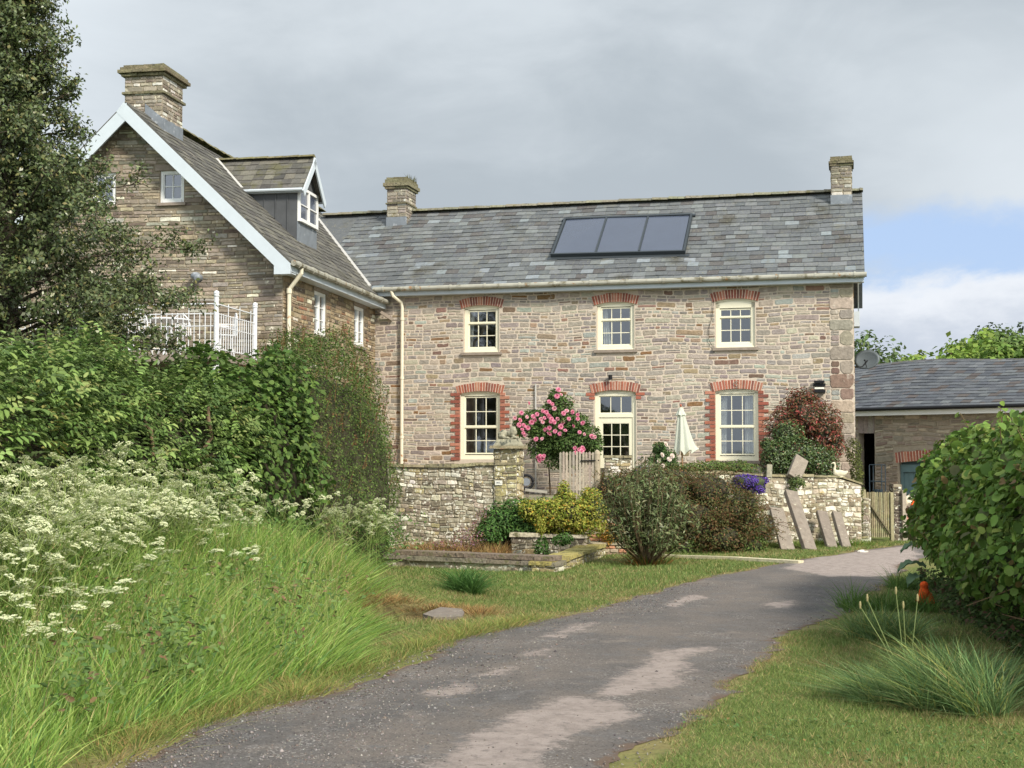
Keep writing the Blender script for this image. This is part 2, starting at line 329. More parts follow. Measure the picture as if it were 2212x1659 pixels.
# ---- masonry: irregular courses of separately shaped stones standing proud of the mortar
def stones(mb, s0, s1, z0, z1, fmap, pal, rng, holes=(), top=None, hr=(.06, .13), wr=(1.6, 4.6), gap=.011, proud=.012, split=.25, jt=.3, wav=.012):
    z = z0; ph = [(rng.uniform(.8, 2.5), rng.uniform(0, 6.28)) for _ in range(2)]
    tot = sum(p[1] for p in pal)
    def pick():
        r = rng.uniform(0, tot)
        for c, wgt in pal:
            r -= wgt
            if r <= 0: return jit(c, rng, .14, .05)
        return pal[-1][0]
    def one(a, b, za, zb, k0, k1):
        if b - a < .035 or zb - za < .022: return
        for h in holes:
            if a < h[1] and b > h[0] and za < h[3] and zb > h[2]: return
        if top and (top(a) < zb - .03 or top(b) < zb - .03):
            if top((a + b) / 2) > zb and b - a > .14: one(a, (a + b) / 2, za, zb, k0, k1); one((a + b) / 2, b, za, zb, k0, k1)
            return
        g = gap / 2; A, B = a + g, b - g
        lo = za + g; hi = zb - g; H = hi - lo; Wd = B - A
        e = min(H, Wd) * .28
        def J(k=1): return rng.uniform(-1, 1) * jt * e * k * .6
        P = [(A + e * rng.uniform(.3, 1.1), lo + J(.5)), ((A + B) / 2 + J(3), lo + J(.8)), (B - e * rng.uniform(.3, 1.1), lo + J(.5)), (B + J(.5), lo + e * rng.uniform(.3, 1.3)),
             (B + J(.5), hi - e * rng.uniform(.3, 1.3)), (B - e * rng.uniform(.3, 1.1), hi + J(.5)), ((A + B) / 2 + J(3), hi + J(.8)), (A + e * rng.uniform(.3, 1.1), hi + J(.5)),
             (A + J(.5), hi - e * rng.uniform(.3, 1.3)), (A + J(.5), lo + e * rng.uniform(.3, 1.3))]
        mx, mz = (A + B) / 2, (lo + hi) / 2; ins = min(.014, min(H, Wd) * .2)
        wv = lambda x, zz: zz + wav * math.sin(x * ph[0][0] + ph[0][1] + zz * 1.3) + wav * .6 * math.sin(x * ph[1][0] * 2.1 + ph[1][1] + zz * 2.2)
        pr = proud * rng.uniform(.6, 1.3); n = len(P)
        vs = [fmap(x, wv(x, y), -.004) for x, y in P]
        for x, y in P:
            dx, dy = mx - x, mz - y; ln = math.hypot(dx, dy) + 1e-6
            vs.append(fmap(x + dx / ln * ins, wv(x, y + dy / ln * ins), pr + rng.uniform(-.002, .002)))
        mb.add(vs, [(i, (i + 1) % n, n + (i + 1) % n, n + i) for i in range(n)] + [tuple(range(n, 2 * n))], pick())
    while z < z1 - .02:
        h = min(rng.uniform(*hr), z1 - z)
        # cut the row where holes are
        iv = [(s0, s1)]
        for H in holes:
            if z < H[3] - .01 and z + h > H[2] + .01:
                nv = []
                for a, b in iv:
                    if H[1] <= a or H[0] >= b: nv.append((a, b)); continue
                    if H[0] > a: nv.append((a, H[0]))
                    if H[1] < b: nv.append((H[1], b))
                iv = nv
        for a, b in iv:
            x = a
            while x < b - .01:
                wd = h * rng.uniform(*wr) * (1 if rng.random() > .1 else 1.5); wd = max(wd, .09)
                if x + wd > b - .08: wd = b - x
                if rng.random() < split and h > .08:
                    m = z + h * rng.uniform(.4, .6)
                    if wd > .25 and rng.random() < .5:
                        q = x + wd * rng.uniform(.35, .65); one(x, q, z, m, 0, 0); one(q, x + wd, z, m, 0, 0)
                    else: one(x, x + wd, z, m, 0, 0)
                    one(x, x + wd, m, z + h, 0, 0)
                else: one(x, x + wd, z, z + h, 0, 0)
                x += wd
        z += h
def wall_sheet(mb, s0, s1, z0, top, fmap, holes=(), cuts=(), reveal=.2, c=(.5, .5, .5)):
    """flat sheet with real openings; top is a function, linear between cuts; reveals go back 'reveal'"""
    es = sorted({s0, s1, *cuts, *[h[0] for h in holes], *[h[1] for h in holes]}); es = [e for e in es if s0 <= e <= s1]
    for a, b in zip(es, es[1:]):
        m = (a + b) / 2; hs = sorted([h for h in holes if h[0] < m < h[1]], key=lambda h: h[2]); z = z0
        for h in hs:
            mb.add([fmap(a, z, 0), fmap(b, z, 0), fmap(b, h[2], 0), fmap(a, h[2], 0)], [(0, 1, 2, 3)], c); z = h[3]
        mb.add([fmap(a, z, 0), fmap(b, z, 0), fmap(b, top(b), 0), fmap(a, top(a), 0)], [(0, 1, 2, 3)], c)
    for h in holes:
        a, b, lo, hi = h; P = [(a, lo), (b, lo), (b, hi), (a, hi)]
        for i in range(4):
            p, q = P[i], P[(i + 1) % 4]
            mb.add([fmap(*p, 0), fmap(*q, 0), fmap(*q, -reveal), fmap(*p, -reveal)], [(0, 1, 2, 3)], c)
def slates(mb, umax, vmax, fmap, pal, rng, expo=.215, wid=.27, u0=0, skip=None, th=.012, jitr=.03):
    tot = sum(p[1] for p in pal); v = 0; r = 0
    while v < vmax - .02:
        e = min(expo, vmax - v); u = u0 - (wid / 2 if r % 2 else 0) + rng.uniform(-.02, .02)
        while u < umax:
            wd = wid * rng.uniform(.82, 1.2); a, b = max(u, u0) + .003, min(u + wd, umax) - .003; u += wd
            if b - a < .03: continue
            if skip and skip((a + b) / 2, v + e / 2): continue
            q = rng.uniform(0, tot)
            for c, wg in pal:
                q -= wg
                if q <= 0: break
            c = jit(c, rng, .10, .015); lift = th * rng.uniform(.8, 1.6) ; dv = rng.uniform(-jitr, jitr) * .25; t2 = rng.uniform(-.003, .003)
            vs = [fmap(a, v + dv, lift + t2), fmap(b, v + dv + rng.uniform(-.004, .004), lift - t2), fmap(b, v + e + .03, .003), fmap(a, v + e + .03, .003), fmap(a, v + dv, -.002), fmap(b, v + dv, -.002)]
            mb.add(vs, [(0, 1, 2, 3), (4, 5, 1, 0), (4, 0, 3), (1, 5, 2)], c)
        v += e; r += 1
def ridge_tiles(mb, fmap, length, rng, c, seg=.42, r=.13):
    """fmap(u, across, up)"""
    x = 0
    while x < length:
        b = min(x + seg, length); k = 6; vs = []
        for xx, rr in ((x, r * rng.uniform(1.0, 1.12)), (b + .02, r * rng.uniform(.9, 1.0))):
            for i in range(k + 1):
                t = math.pi * (.12 + .76 * i / k); vs.append(fmap(xx, rr * 1.25 * math.cos(t), rr * math.sin(t) - .03))
        n = k + 1; mb.add(vs, [(i, i + 1, n + i + 1, n + i) for i in range(k)] + [tuple(range(n))[::-1], tuple(range(n, 2 * n))], jit(c, rng, .15)); x = b

# ---- foliage
def leaf_mesh(pos, nrm, dirv, Ln, Wd, cols, shape='kite', curl=.15, rng=None):
    """one folded leaf per position; returns V, F list, C"""
    n = len(pos); nrm = nrm / (np.linalg.norm(nrm, axis=1, keepdims=True) + 1e-9)
    d = dirv - nrm * np.sum(dirv * nrm, 1, keepdims=True); d /= (np.linalg.norm(d, axis=1, keepdims=True) + 1e-9); s = np.cross(nrm, d)
    if shape == 'kite': T = [(0, 0, 0), (.45, .5, .08), (1, 0, -.12), (.45, -.5, .08)]; FF = [(0, 1, 2), (0, 2, 3)]; FF = [(0, 1, 2, 3)]
    elif shape == 'oval': T = [(0, 0, 0), (.25, .42, .08), (.7, .4, .04), (1, 0, -.15), (.7, -.4, .04), (.25, -.42, .08)]; FF = [(0, 1, 2, 3), (0, 3, 4, 5)]
    elif shape == 'round': T = [(0, 0, 0), (.08, .36, .05), (.45, .54, .07), (.82, .34, .0), (1, 0, -.16), (.82, -.34, 0), (.45, -.54, .07), (.08, -.36, .05), (.5, 0, -.03)]; FF = [(0, 1, 2, 8), (8, 2, 3, 4), (8, 4, 5, 6), (0, 8, 6, 7)]
    elif shape == 'blade': T = [(0, .5, 0), (0, -.5, 0), (1, 0, -.1)]; FF = [(0, 1, 2)]
    T = np.array(T); k = len(T); Ln = np.asarray(Ln).reshape(-1, 1); Wd = np.asarray(Wd).reshape(-1, 1)
    V = np.empty((n, k, 3))
    for i, (a, b, c) in enumerate(T): V[:, i] = pos + d * (a * Ln) + s * (b * Wd) + nrm * (c * Ln * (curl / .15))
    base = (np.arange(n) * k)[:, None]
    F_ = np.concatenate([base + np.array(q)[None] for q in FF], 1).reshape(n * len(FF), -1) if len(FF) > 1 else base + np.array(FF[0])[None]
    return V.reshape(-1, 3), F_, np.repeat(cols, len(FF), axis=0)
def pal_cols(n, pal, rs, var=.22):
    wts = np.array([p[1] for p in pal], float); wts /= wts.sum(); c = np.array([p[0] for p in pal])[rs.choice(len(pal), n, p=wts)]
    return c * (1 + rs.uniform(-var, var, (n, 1))) * (1 + rs.uniform(-.08, .08, (n, 3)))
def foliage(name, pos, out, size, pal, rs, parent=None, shape='oval', aspect=.6, mat='leaf', up=.45, spread=.9, var=.22, droop=.2, **k):
    n = len(pos); nrm = out * .8 + np.array([0, 0, up]) + rs.normal(size=(n, 3)) * spread * .5
    dv = rs.normal(size=(n, 3)) + out * .5 - np.array([0, 0, droop]); Ln = size * rs.uniform(.6, 1.25, n)
    V, F_, C = leaf_mesh(pos, nrm, dv, Ln, Ln * aspect * rs.uniform(.85, 1.15, n), pal_cols(n, pal, rs, var), shape)
    return np_obj(name, V, F_, C, mat, parent, **k)
def hedge_pts(path, n, rs, lump=.12, inward=.28, p=2.8, wob=1.6, seed=3, lowfrac=.0):
    """path rows: x, y, z0, H, halfwidth"""
    path = np.asarray(path, float); seg = np.linalg.norm(np.diff(path[:, :2], axis=0), axis=1); cum = np.concatenate([[0], np.cumsum(seg)])
    t = rs.uniform(0, cum[-1], n); q = np.stack([np.interp(t, cum, path[:, i]) for i in range(5)], 1)
    tg = np.stack([np.interp(t + .05, cum, path[:, i]) - np.interp(t - .05, cum, path[:, i]) for i in (0, 1)], 1); tg /= np.linalg.norm(tg, axis=1, keepdims=True) + 1e-9
    nx = np.stack([tg[:, 1], -tg[:, 0]], 1)      # to the right of the path
    th = rs.uniform(0, math.pi, n); c_, s_ = np.cos(th), np.sin(th)
    a = np.sign(c_) * np.abs(c_) ** (2 / p); b = np.abs(s_) ** (2 / p)
    edge = np.minimum(t, cum[-1] - t); ef = np.sqrt(np.clip(edge / .9, 0.02, 1) * (2 - np.clip(edge / .9, 0.02, 1)))
    P0 = np.stack([q[:, 0], q[:, 1], q[:, 2] + b * q[:, 3]], 1); P0[:, :2] += nx * (a * q[:, 4])[:, None]
    r = (1 + lump * pn(P0, wob * 2, seed) + lump * .5 * pn(P0, wob * 6, seed + 1)) * (1 - inward * rs.rand(n) ** 1.6) * ef
    P = np.stack([q[:, 0], q[:, 1], q[:, 2] + lowfrac + (b * q[:, 3] - lowfrac) * (1 - (1 - r) * .6)], 1)
    P[:, :2] += nx * (a * q[:, 4] * r)[:, None]
    out = np.stack([nx[:, 0] * a, nx[:, 1] * a, b], 1)
    return P, out
def hedge_core(name, path, parent, k=.7, mat='bark', c=(.05, .042, .025), seed=3, nseg=26, lump=.1, z1=.85):  # added solid core for the twig mass, dark like a shaded inside; blocks see-through
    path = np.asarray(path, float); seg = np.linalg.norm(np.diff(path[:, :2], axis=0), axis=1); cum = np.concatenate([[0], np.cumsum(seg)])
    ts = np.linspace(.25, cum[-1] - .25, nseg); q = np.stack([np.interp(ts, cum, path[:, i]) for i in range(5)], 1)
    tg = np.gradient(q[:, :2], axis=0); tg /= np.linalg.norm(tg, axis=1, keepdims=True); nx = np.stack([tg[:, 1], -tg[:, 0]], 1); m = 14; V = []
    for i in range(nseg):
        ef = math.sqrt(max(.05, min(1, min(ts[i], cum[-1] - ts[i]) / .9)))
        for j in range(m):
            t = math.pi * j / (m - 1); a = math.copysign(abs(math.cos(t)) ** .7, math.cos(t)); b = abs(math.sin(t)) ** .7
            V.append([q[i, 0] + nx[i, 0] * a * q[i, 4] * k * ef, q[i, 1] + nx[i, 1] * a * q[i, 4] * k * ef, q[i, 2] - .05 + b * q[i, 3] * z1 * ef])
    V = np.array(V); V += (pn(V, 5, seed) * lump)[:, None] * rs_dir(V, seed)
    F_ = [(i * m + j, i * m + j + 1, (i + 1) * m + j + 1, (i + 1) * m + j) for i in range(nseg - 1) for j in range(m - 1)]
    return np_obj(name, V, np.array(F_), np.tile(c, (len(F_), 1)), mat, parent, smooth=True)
def rs_dir(V, seed):
    d = np.stack([pn(V, 4, seed + i) for i in (11, 12, 13)], 1); return d / (np.linalg.norm(d, axis=1, keepdims=True) + 1e-6)
def blob_pts(lobes, n, rs, inward=.5, lump=.12, seed=1, zmin=None):
    """lobes: (x,y,z, rx,ry,rz)"""
    lb = np.asarray(lobes, float); wt = (lb[:, 3] * lb[:, 4] * lb[:, 5]) ** .67; i = rs.choice(len(lb), n, p=wt / wt.sum()); d = rs.normal(size=(n, 3)); d /= np.linalg.norm(d, axis=1, keepdims=True)
    P = lb[i, :3] + d * lb[i, 3:]; sc_ = 4 / lb[:, 3:].mean(); r = (1 + lump * pn(P, sc_, seed)) * (1 - inward * rs.rand(n) ** 1.7)
    P = lb[i, :3] + d * lb[i, 3:] * r[:, None]
    if zmin is not None:
        ok = P[:, 2] > zmin; P, d = P[ok], d[ok]
    return P, d
def blob_core(name, lobes, parent, k=.6, c=(.05, .042, .025), mat='bark'):  # added solid lumps filling the shrub, dark by colour so no gaps show through
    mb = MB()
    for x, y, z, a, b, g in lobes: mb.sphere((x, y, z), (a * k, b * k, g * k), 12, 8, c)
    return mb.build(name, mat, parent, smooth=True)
def blades(name, base, h, wd, lean, pal, rs, parent=None, seg=3, cols=None, mat='grass_blade', bend=1.0, face=None, **k):
    """base (n,3), h (n,), wd (n,), lean (n,2) horizontal displacement of the tip"""
    n = len(base); a = rs.uniform(0, math.pi, n) if face is None else face + rs.normal(0, .7, n)
    side = np.stack([np.cos(a), np.sin(a), np.zeros(n)], 1); V = np.empty((n, seg * 2 + 1, 3))
    for i in range(seg + 1):
        t = i / seg; c = base.copy(); c[:, :2] += lean * (t ** (1.6 * bend))[..., None] if np.ndim(t ** 1) else lean * t ** (1.6 * bend); c[:, 2] += h * (t - .12 * t * t)
        wv = (wd * (1 - t * .75))[:, None]
        if i < seg: V[:, 2 * i] = c - side * wv / 2; V[:, 2 * i + 1] = c + side * wv / 2
        else: V[:, 2 * seg] = c
    K = 2 * seg + 1; b = (np.arange(n) * K)[:, None]; C = pal_cols(n, pal, rs) if cols is None else cols
    Fs = []; Cs = []
    for i in range(seg - 1): Fs.append(b + np.array([[2 * i, 2 * i + 1, 2 * i + 3, 2 * i + 2]])); Cs.append(C)
    Tn = b + np.array([[2 * seg - 2, 2 * seg - 1, 2 * seg]]); 
    if seg > 1: return np_obj(name, V.reshape(-1, 3), [np.concatenate(Fs), Tn], np.concatenate(Cs + [C]), mat, parent, **k)
    return np_obj(name, V.reshape(-1, 3), [Tn], C, mat, parent, **k)
rng = random.Random(7)
V3 = lambda p: tuple(map(float, p))
# ================================================================== GROUND, ROAD, YARD
def grid_axis(a, b, st, lo, hi, ng=14):
    g = np.arange(a, b + 1e-6, st); t = np.linspace(0, 1, ng + 1)[1:] ** 2.2
    return np.concatenate([(a - t * (a - lo))[::-1], g, b + t * (hi - b)])
gx = grid_axis(-9, 12, .11, -900, 900); gy = grid_axis(2, 31, .11, -500, 1500)
XX, YY = np.meshgrid(gx, gy); ZZ = terrain(XX, YY)
def tzone(x, y):
    """terrace footprint pushed under the terrace slab"""
    return (y > 26.2) & (x < 7)
ny, nx_ = XX.shape; idx = np.arange(ny * nx_).reshape(ny, nx_)
Fg = np.stack([idx[:-1, :-1], idx[:-1, 1:], idx[1:, 1:], idx[1:, :-1]], -1).reshape(-1, 4)
fc_x = (XX[:-1, :-1] + XX[1:, 1:]).ravel() / 2; fc_y = (YY[:-1, :-1] + YY[1:, 1:]).ravel() / 2
def dryness(x, y):
    """straw along the road edges, worn turf near the hole and under the hedges"""
    P = np.stack([x, y], 1); dl = road_l(y) - x; dr = x - road_r(y)
    e = np.where(dl > 0, dl, np.where(dr > 0, dr, 0)); nz = .5 + .28 * pn(P, 2.2, 21) + .2 * pn(P, 7, 22)
    d = np.clip((.24 - e + .3 * (nz - .5)) / .3, 0, 1) * .8
    d = np.maximum(d, np.clip(.16 + .8 * (nz - .62), 0, .45))
    hx, hy = (x - HOLE[0] - .05) / 1.15, (y - HOLE[1] - .15) / .9
    d = np.maximum(d, np.exp(-(hx ** 2 + hy ** 2) ** 2) * .9)
    return np.clip(d, 0, 1)
def hedge_soil(x, y):
    P = np.stack([x, y], 1); hl = np.interp(y, [6, 12, 15, 18, 21, 23], [-4.9, -4.3, -3.7, -3.1, -2.6, -2.3]); hr_ = np.interp(y, [7, 9.7, 11.1, 16.1, 18, 20], [3.9, 3.75, 3.95, 4.85, 5.2, 5.6])
    n_ = .25 * pn(P, 3, 31); return np.maximum(np.clip((hl - x + n_) / .5, 0, 1) * (y < 24), np.clip((x - hr_ + n_) / .35, 0, 1) * (y < 18))
dd = dryness(fc_x, fc_y); hs_ = hedge_soil(fc_x, fc_y); far = (np.abs(fc_x) > 14) | (fc_y > 45)
gcol = np.array(S(98, 112, 50, .8)) * (1 - dd)[:, None] + np.array(S(140, 126, 84, .8)) * dd[:, None]
hxx, hyy = (fc_x - HOLE[0]) / .56, (fc_y - HOLE[1] - .12) / .46; hm = np.exp(-(hxx ** 2 + hyy ** 2) ** 3)
soil = np.clip(hs_ + hm, 0, 1); gcol = gcol * (1 - soil)[:, None] + np.array(S(74, 54, 38, .45)) * soil[:, None]
gcol[far] = np.array(S(84, 110, 48, .8))
material('turf', attr=True, rough=.95, nscale=9, namt=.28, bump=.02, bscale=30, spots=[(S(128, 116, 70, .8), 16, .60, .7), (S(74, 60, 42, .8), 7, .66, .74)])
np_obj('ground', np.stack([XX, YY, ZZ], -1).reshape(-1, 3), Fg, gcol, 'turf', smooth=True, kind='structure')
# road: fine strip with pale concrete showing through the worn tarmac
ry = np.concatenate([np.arange(-6, 5, .5), np.arange(5, 31, .09)]); nw = 46
edge_n = lambda y, s: .09 * pn(np.stack([y * 0 + s, y], 1), 3.1, 41 + s) + .05 * pn(np.stack([y * 0 + s, y], 1), 9, 43 + s) + .03 * pn(np.stack([y * 0 + s, y], 1), 25, 47 + s)
XLr = road_l(ry) + edge_n(ry, 1); XRr = road_r(ry) + edge_n(ry, 2); XRr = np.maximum(XRr, XLr + 2)
tt = np.linspace(0, 1, nw); RX = XLr[:, None] + (XRr - XLr)[:, None] * tt; RY = np.repeat(ry[:, None], nw, 1)
cam_h = .025 * (1 - (2 * tt - 1) ** 2); RZ = -SLOPE * np.clip(RY, -50, 60) + .004 + cam_h[None]
idx = np.arange(RX.size).reshape(RX.shape); Fr_ = np.stack([idx[:-1, :-1], idx[:-1, 1:], idx[1:, 1:], idx[1:, :-1]], -1).reshape(-1, 4)
def inpoly(x, y, poly):
    ins = np.zeros(x.shape, bool); n = len(poly); d = np.full(x.shape, 1e9)
    for i in range(n):
        x1, y1 = poly[i]; x2, y2 = poly[(i + 1) % n]; cond = ((y1 > y) != (y2 > y)); xi = (x2 - x1) * (y - y1) / (y2 - y1 + 1e-12) + x1
        ins ^= cond & (x < xi)
        t = np.clip(((x - x1) * (x2 - x1) + (y - y1) * (y2 - y1)) / ((x2 - x1) ** 2 + (y2 - y1) ** 2), 0, 1)
        d = np.minimum(d, np.hypot(x - x1 - t * (x2 - x1), y - y1 - t * (y2 - y1)))
    return np.where(ins, d, -d)
PATCH = [[(900,1680),(1000,1615),(1150,1530),(1215,1515),(1345,1520),(1390,1555),(1260,1590),(1195,1610),(1190,1680)],
         [(1290,1500),(1340,1470),(1440,1410),(1545,1400),(1500,1430),(1490,1480),(1400,1500),(1330,1515)],
         [(930,1500),(1010,1480),(1028,1495),(1000,1510),(945,1516)], [(980,1478),(1090,1445),(1150,1440),(1100,1460),(1020,1482)],
         [(1140,1415),(1200,1398),(1215,1402),(1150,1425)], [(1180,1380),(1250,1350),(1300,1348),(1215,1385)],
         [(1690,1230),(1760,1205),(1960,1180),(1990,1200),(1930,1245),(1790,1250)], [(1440,1305),(1500,1290),(1530,1295),(1450,1315)], [(1640,1310),(1720,1300),(1700,1322)]]
px, py = RX.ravel(), RY.ravel(); sd_ = np.full(px.shape, -9.)
for pp in PATCH: sd_ = np.maximum(sd_, inpoly(px, py, [tuple(G(*q)[:2]) for q in pp]))
Pn = np.stack([px, py * .55], 1); sd_ = np.clip(sd_, -.6, .6) + .05 * pn(Pn, 9, 51) + .03 * pn(Pn, 22, 52)
edge_d = np.minimum(px - np.repeat(XLr, nw), np.repeat(XRr, nw) - px)
me = np_mesh('road', np.stack([RX, RY, RZ], -1).reshape(-1, 3), Fr_, None, None, True)
for nme, arr in (('patch', sd_), ('edge', edge_d)):
    a_ = me.attributes.new(nme, 'FLOAT', 'POINT'); a_.data.foreach_set('value', arr.astype(np.float32))
def road_mat():
    m = bpy.data.materials.new('worn_tarmac'); m.use_nodes = True; t = m.node_tree; n = t.nodes; l = t.links; b = n['Principled BSDF']
    co = n.new('ShaderNodeTexCoord')
    def noise(s, d=5, r=.6):
        x = n.new('ShaderNodeTexNoise'); x.inputs['Scale'].default_value = s; x.inputs['Detail'].default_value = d; x.inputs['Roughness'].default_value = r; l.new(co.outputs['Object'], x.inputs['Vector']); return x.outputs[0]
    def rmp(v, a, b_, c=0, d=1):
        x = n.new('ShaderNodeMapRange'); x.interpolation_type = 'SMOOTHSTEP'; l.new(v, x.inputs[0])
        for i, q in enumerate((a, b_, c, d)): x.inputs[i + 1].default_value = q
        return x.outputs[0]
    def mix(fac, a, b_):
        k = n.new('ShaderNodeMix'); k.data_type = 'RGBA'; l.new(fac, k.inputs[0])
        for i, q in ((6, a), (7, b_)):
            if isinstance(q, tuple): k.inputs[i].default_value = (*q, 1)
            else: l.new(q, k.inputs[i])
        return k.outputs[2]
    def ma(op, a, b_):
        x = n.new('ShaderNodeMath'); x.operation = op
        for i, q in enumerate((a, b_)):
            if isinstance(q, (int, float)): x.inputs[i].default_value = q
            else: l.new(q, x.inputs[i])
        return x.outputs[0]
    ap = n.new('ShaderNodeAttribute'); ap.attribute_name = 'patch'; ae = n.new('ShaderNodeAttribute'); ae.attribute_name = 'edge'
    big = noise(.9, 4); mid = noise(6, 6); fine = noise(70, 4, .7); grit = noise(160, 3, .8)
    tar = mix(rmp(big, .3, .7), S(98, 95, 93), S(124, 115, 107)); tar = mix(rmp(mid, .5, .7), tar, S(114, 111, 109)); tar = mix(rmp(noise(2.2, 6), .55, .72), tar, S(132, 123, 115))
    vo = n.new('ShaderNodeTexVoronoi'); vo.inputs['Scale'].default_value = 85; l.new(co.outputs['Object'], vo.inputs['Vector'])
    vs = n.new('ShaderNodeSeparateColor'); l.new(vo.outputs['Color'], vs.inputs[0])
    gz_ = ma('MULTIPLY', rmp(noise(1.3, 4), .5, .62), rmp(ae.outputs['Fac'], 1.6, .9)); tar = mix(ma('MULTIPLY', rmp(vs.outputs[0], .8, .97), ma('ADD', .28, gz_)), tar, S(160, 154, 148)); tar = mix(ma('MULTIPLY', rmp(vs.outputs[1], .7, .95), .45), tar, S(62, 57, 55))
    conc = mix(rmp(mid, .4, .7), S(168, 155, 147), S(150, 138, 130)); conc = mix(rmp(noise(14, 6, .7), .5, .68), conc, S(132, 122, 116)); conc = mix(rmp(fine, .62, .7), conc, S(104, 96, 92))
    pv = ma('ADD', ap.outputs['Fac'], ma('MULTIPLY', ma('SUBTRACT', noise(13, 7, .75), .5), .5))
    c = mix(rmp(pv, -.05, .09), tar, conc)
    soil = ma('ADD', ma('MULTIPLY', ae.outputs['Fac'], -1), ma('MULTIPLY', ma('SUBTRACT', noise(8, 5), .5), .5))
    c = mix(rmp(soil, -.12, .02), c, S(112, 94, 80)); l.new(c, b.inputs['Base Color'])
    b.inputs['Roughness'].default_value = .85; b.inputs['Specular IOR Level'].default_value = .3
    bp = n.new('ShaderNodeBump'); bp.inputs['Distance'].default_value = .012; l.new(ma('ADD', ma('MULTIPLY', vo.outputs['Distance'], .5), ma('ADD', grit, ma('MULTIPLY', mid, 1.5))), bp.inputs['Height']); l.new(bp.outputs[0], b.inputs['Normal'])
    return m
me.materials.append(road_mat()); ro = bpy.data.objects.new('road', me); link(ro); ro['kind'] = 'structure'
material('yard_gravel', S(176, 162, 150, .85), rough=.95, nscale=3, namt=.15, bump=.02, bscale=30, spots=[(S(120, 108, 98), 1.2, .52, .7)])
yb = MB(); yb.add([(8.4, 28.3, 0), (9.5, 28.0, 0), (30, 26, 0), (34, 60, 0), (8, 60, 0), (8.0, 31, 0)], [(0, 1, 2, 3, 4, 5)])
yb.v = [(x, y, -SLOPE * y + .006) for x, y, _ in yb.v]; yb.build('yard', 'yard_gravel', kind='structure')
# loose stones on the tarmac
rs = np.random.RandomState(5); n = 11000
t_ = rs.rand(n); yy = 6 + 12 * rs.rand(n) ** 2.2; side = rs.rand(n)
lx, rx = road_l(yy), road_r(yy); u_ = np.where(side < .35, -.02 + .18 * rs.rand(n) ** 1.4, np.where(side < .85, .36 + .10 * rs.normal(size=n) - .02 * (yy - 8), np.where(side < .9, 1 - .1 * rs.rand(n), rs.rand(n))))
xx = lx + u_ * (rx - lx); sz = rs.uniform(.003, .009, n) * (1 + (rs.rand(n) > .97) * .9)
O = np.array([(1, 0, 0), (0, 1, 0), (-1, 0, 0), (0, -1, 0), (0, 0, .8), (0, 0, -.5)]); FO = np.array([(0, 1, 4), (1, 2, 4), (2, 3, 4), (3, 0, 4), (1, 0, 5), (2, 1, 5), (3, 2, 5), (0, 3, 5)])
Vp = np.stack([xx, yy, -SLOPE * yy + .02 * np.clip(1 - (2 * u_ - 1) ** 2, 0, 1) + .008], -1)[:, None] + O[None] * (sz[:, None] * rs.uniform(.6, 1.3, (n, 6)))[:, :, None]
np_obj('gravel', Vp.reshape(-1, 3), (FO[None] + (np.arange(n) * 6)[:, None, None]).reshape(-1, 3), np.repeat(pal_cols(n, [(S(136, 130, 124), 4), (S(112, 102, 94), 5), (S(80, 76, 74), 3), (S(160, 154, 146), .5)], rs), 8, 0), 'pebble', kind='stuff')

# ================================================================== FARMHOUSE
house = empty('farmhouse', MF.o, -math.radians(MF.a), 'stone farmhouse with slate roof, brick window arches, solar panel and gabled wing on the left', 'house')
def WM(s, t, z): return V3(MF.loc(WF.w(s, t, z)))
PAL_MAIN = [(S(172, 160, 148), 6), (S(158, 148, 140), 5), (S(184, 174, 158), 4), (S(148, 136, 132), 2.5), (S(160, 140, 116), 1.4), (S(136, 104, 74), .45), (S(126, 104, 92), .6), (S(168, 168, 160), 1.2), (S(152, 118, 104), .35)]
PAL_MAIN = [(tuple(v * k for v, k in zip(c, (.85, .875, .86))), w_) for c, w_ in PAL_MAIN]
PAL_WING = [(S(148, 138, 122), 6), (S(130, 121, 108), 5), (S(164, 152, 130), 4), (S(112, 100, 88), 2), (S(156, 150, 138), 2), (S(122, 118, 104), 1.5), (S(214, 208, 190), .55)]
PAL_SIDE = [(S(144, 126, 100), 5), (S(124, 108, 88), 4), (S(164, 148, 122), 4), (S(142, 104, 82), .8), (S(104, 94, 82), 2), (S(210, 204, 184), .7)]
PAL_CHIM = [(S(128, 122, 112), 4), (S(146, 138, 126), 5), (S(122, 114, 104), 4), (S(160, 153, 140), 3), (S(160, 128, 104), .3), (S(190, 187, 176), 1.2)]
def dk(pal, k): return [(tuple(v * k for v in c), w_) for c, w_ in pal]
WIN_UP = [(-3.59, -2.74, 3.91, 5.0), (-.42, .44, 3.91, 4.99), (2.28, 3.15, 3.91, 4.99)]
WIN_LO = [(-3.68, -2.72, 1.41, 2.98), (2.26, 3.2, 1.39, 2.97)]
DOOR = (-.48, .47, .47, 2.97)
fm = lambda s, z, d: (s, -d, z)
ZE = 5.40
holes = WIN_UP + WIN_LO + [DOOR]
mb = MB(); wall_sheet(mb, -6.4, 5.27, -.6, lambda s: ZE, fm, holes, reveal=.22)
for x, q in ((-6.4, -1), (5.27, 1)):                         # ends with gables, then the back
    mb.add([(x, 0, -.6), (x, 6.2, -.6), (x, 6.2, ZE), (x, 3.1, 7.72), (x, 0, ZE)], [(0, 1, 2, 3, 4)])
mb.add([(-6.4, 6.2, -.6), (5.27, 6.2, -.6), (5.27, 6.2, ZE), (-6.4, 6.2, ZE)], [(0, 1, 2, 3)])
mb.build('mortar', 'mortar_house', None)
mort = bpy.data.objects['mortar']; mort.parent = house; mort.name = 'wall'
sth = []
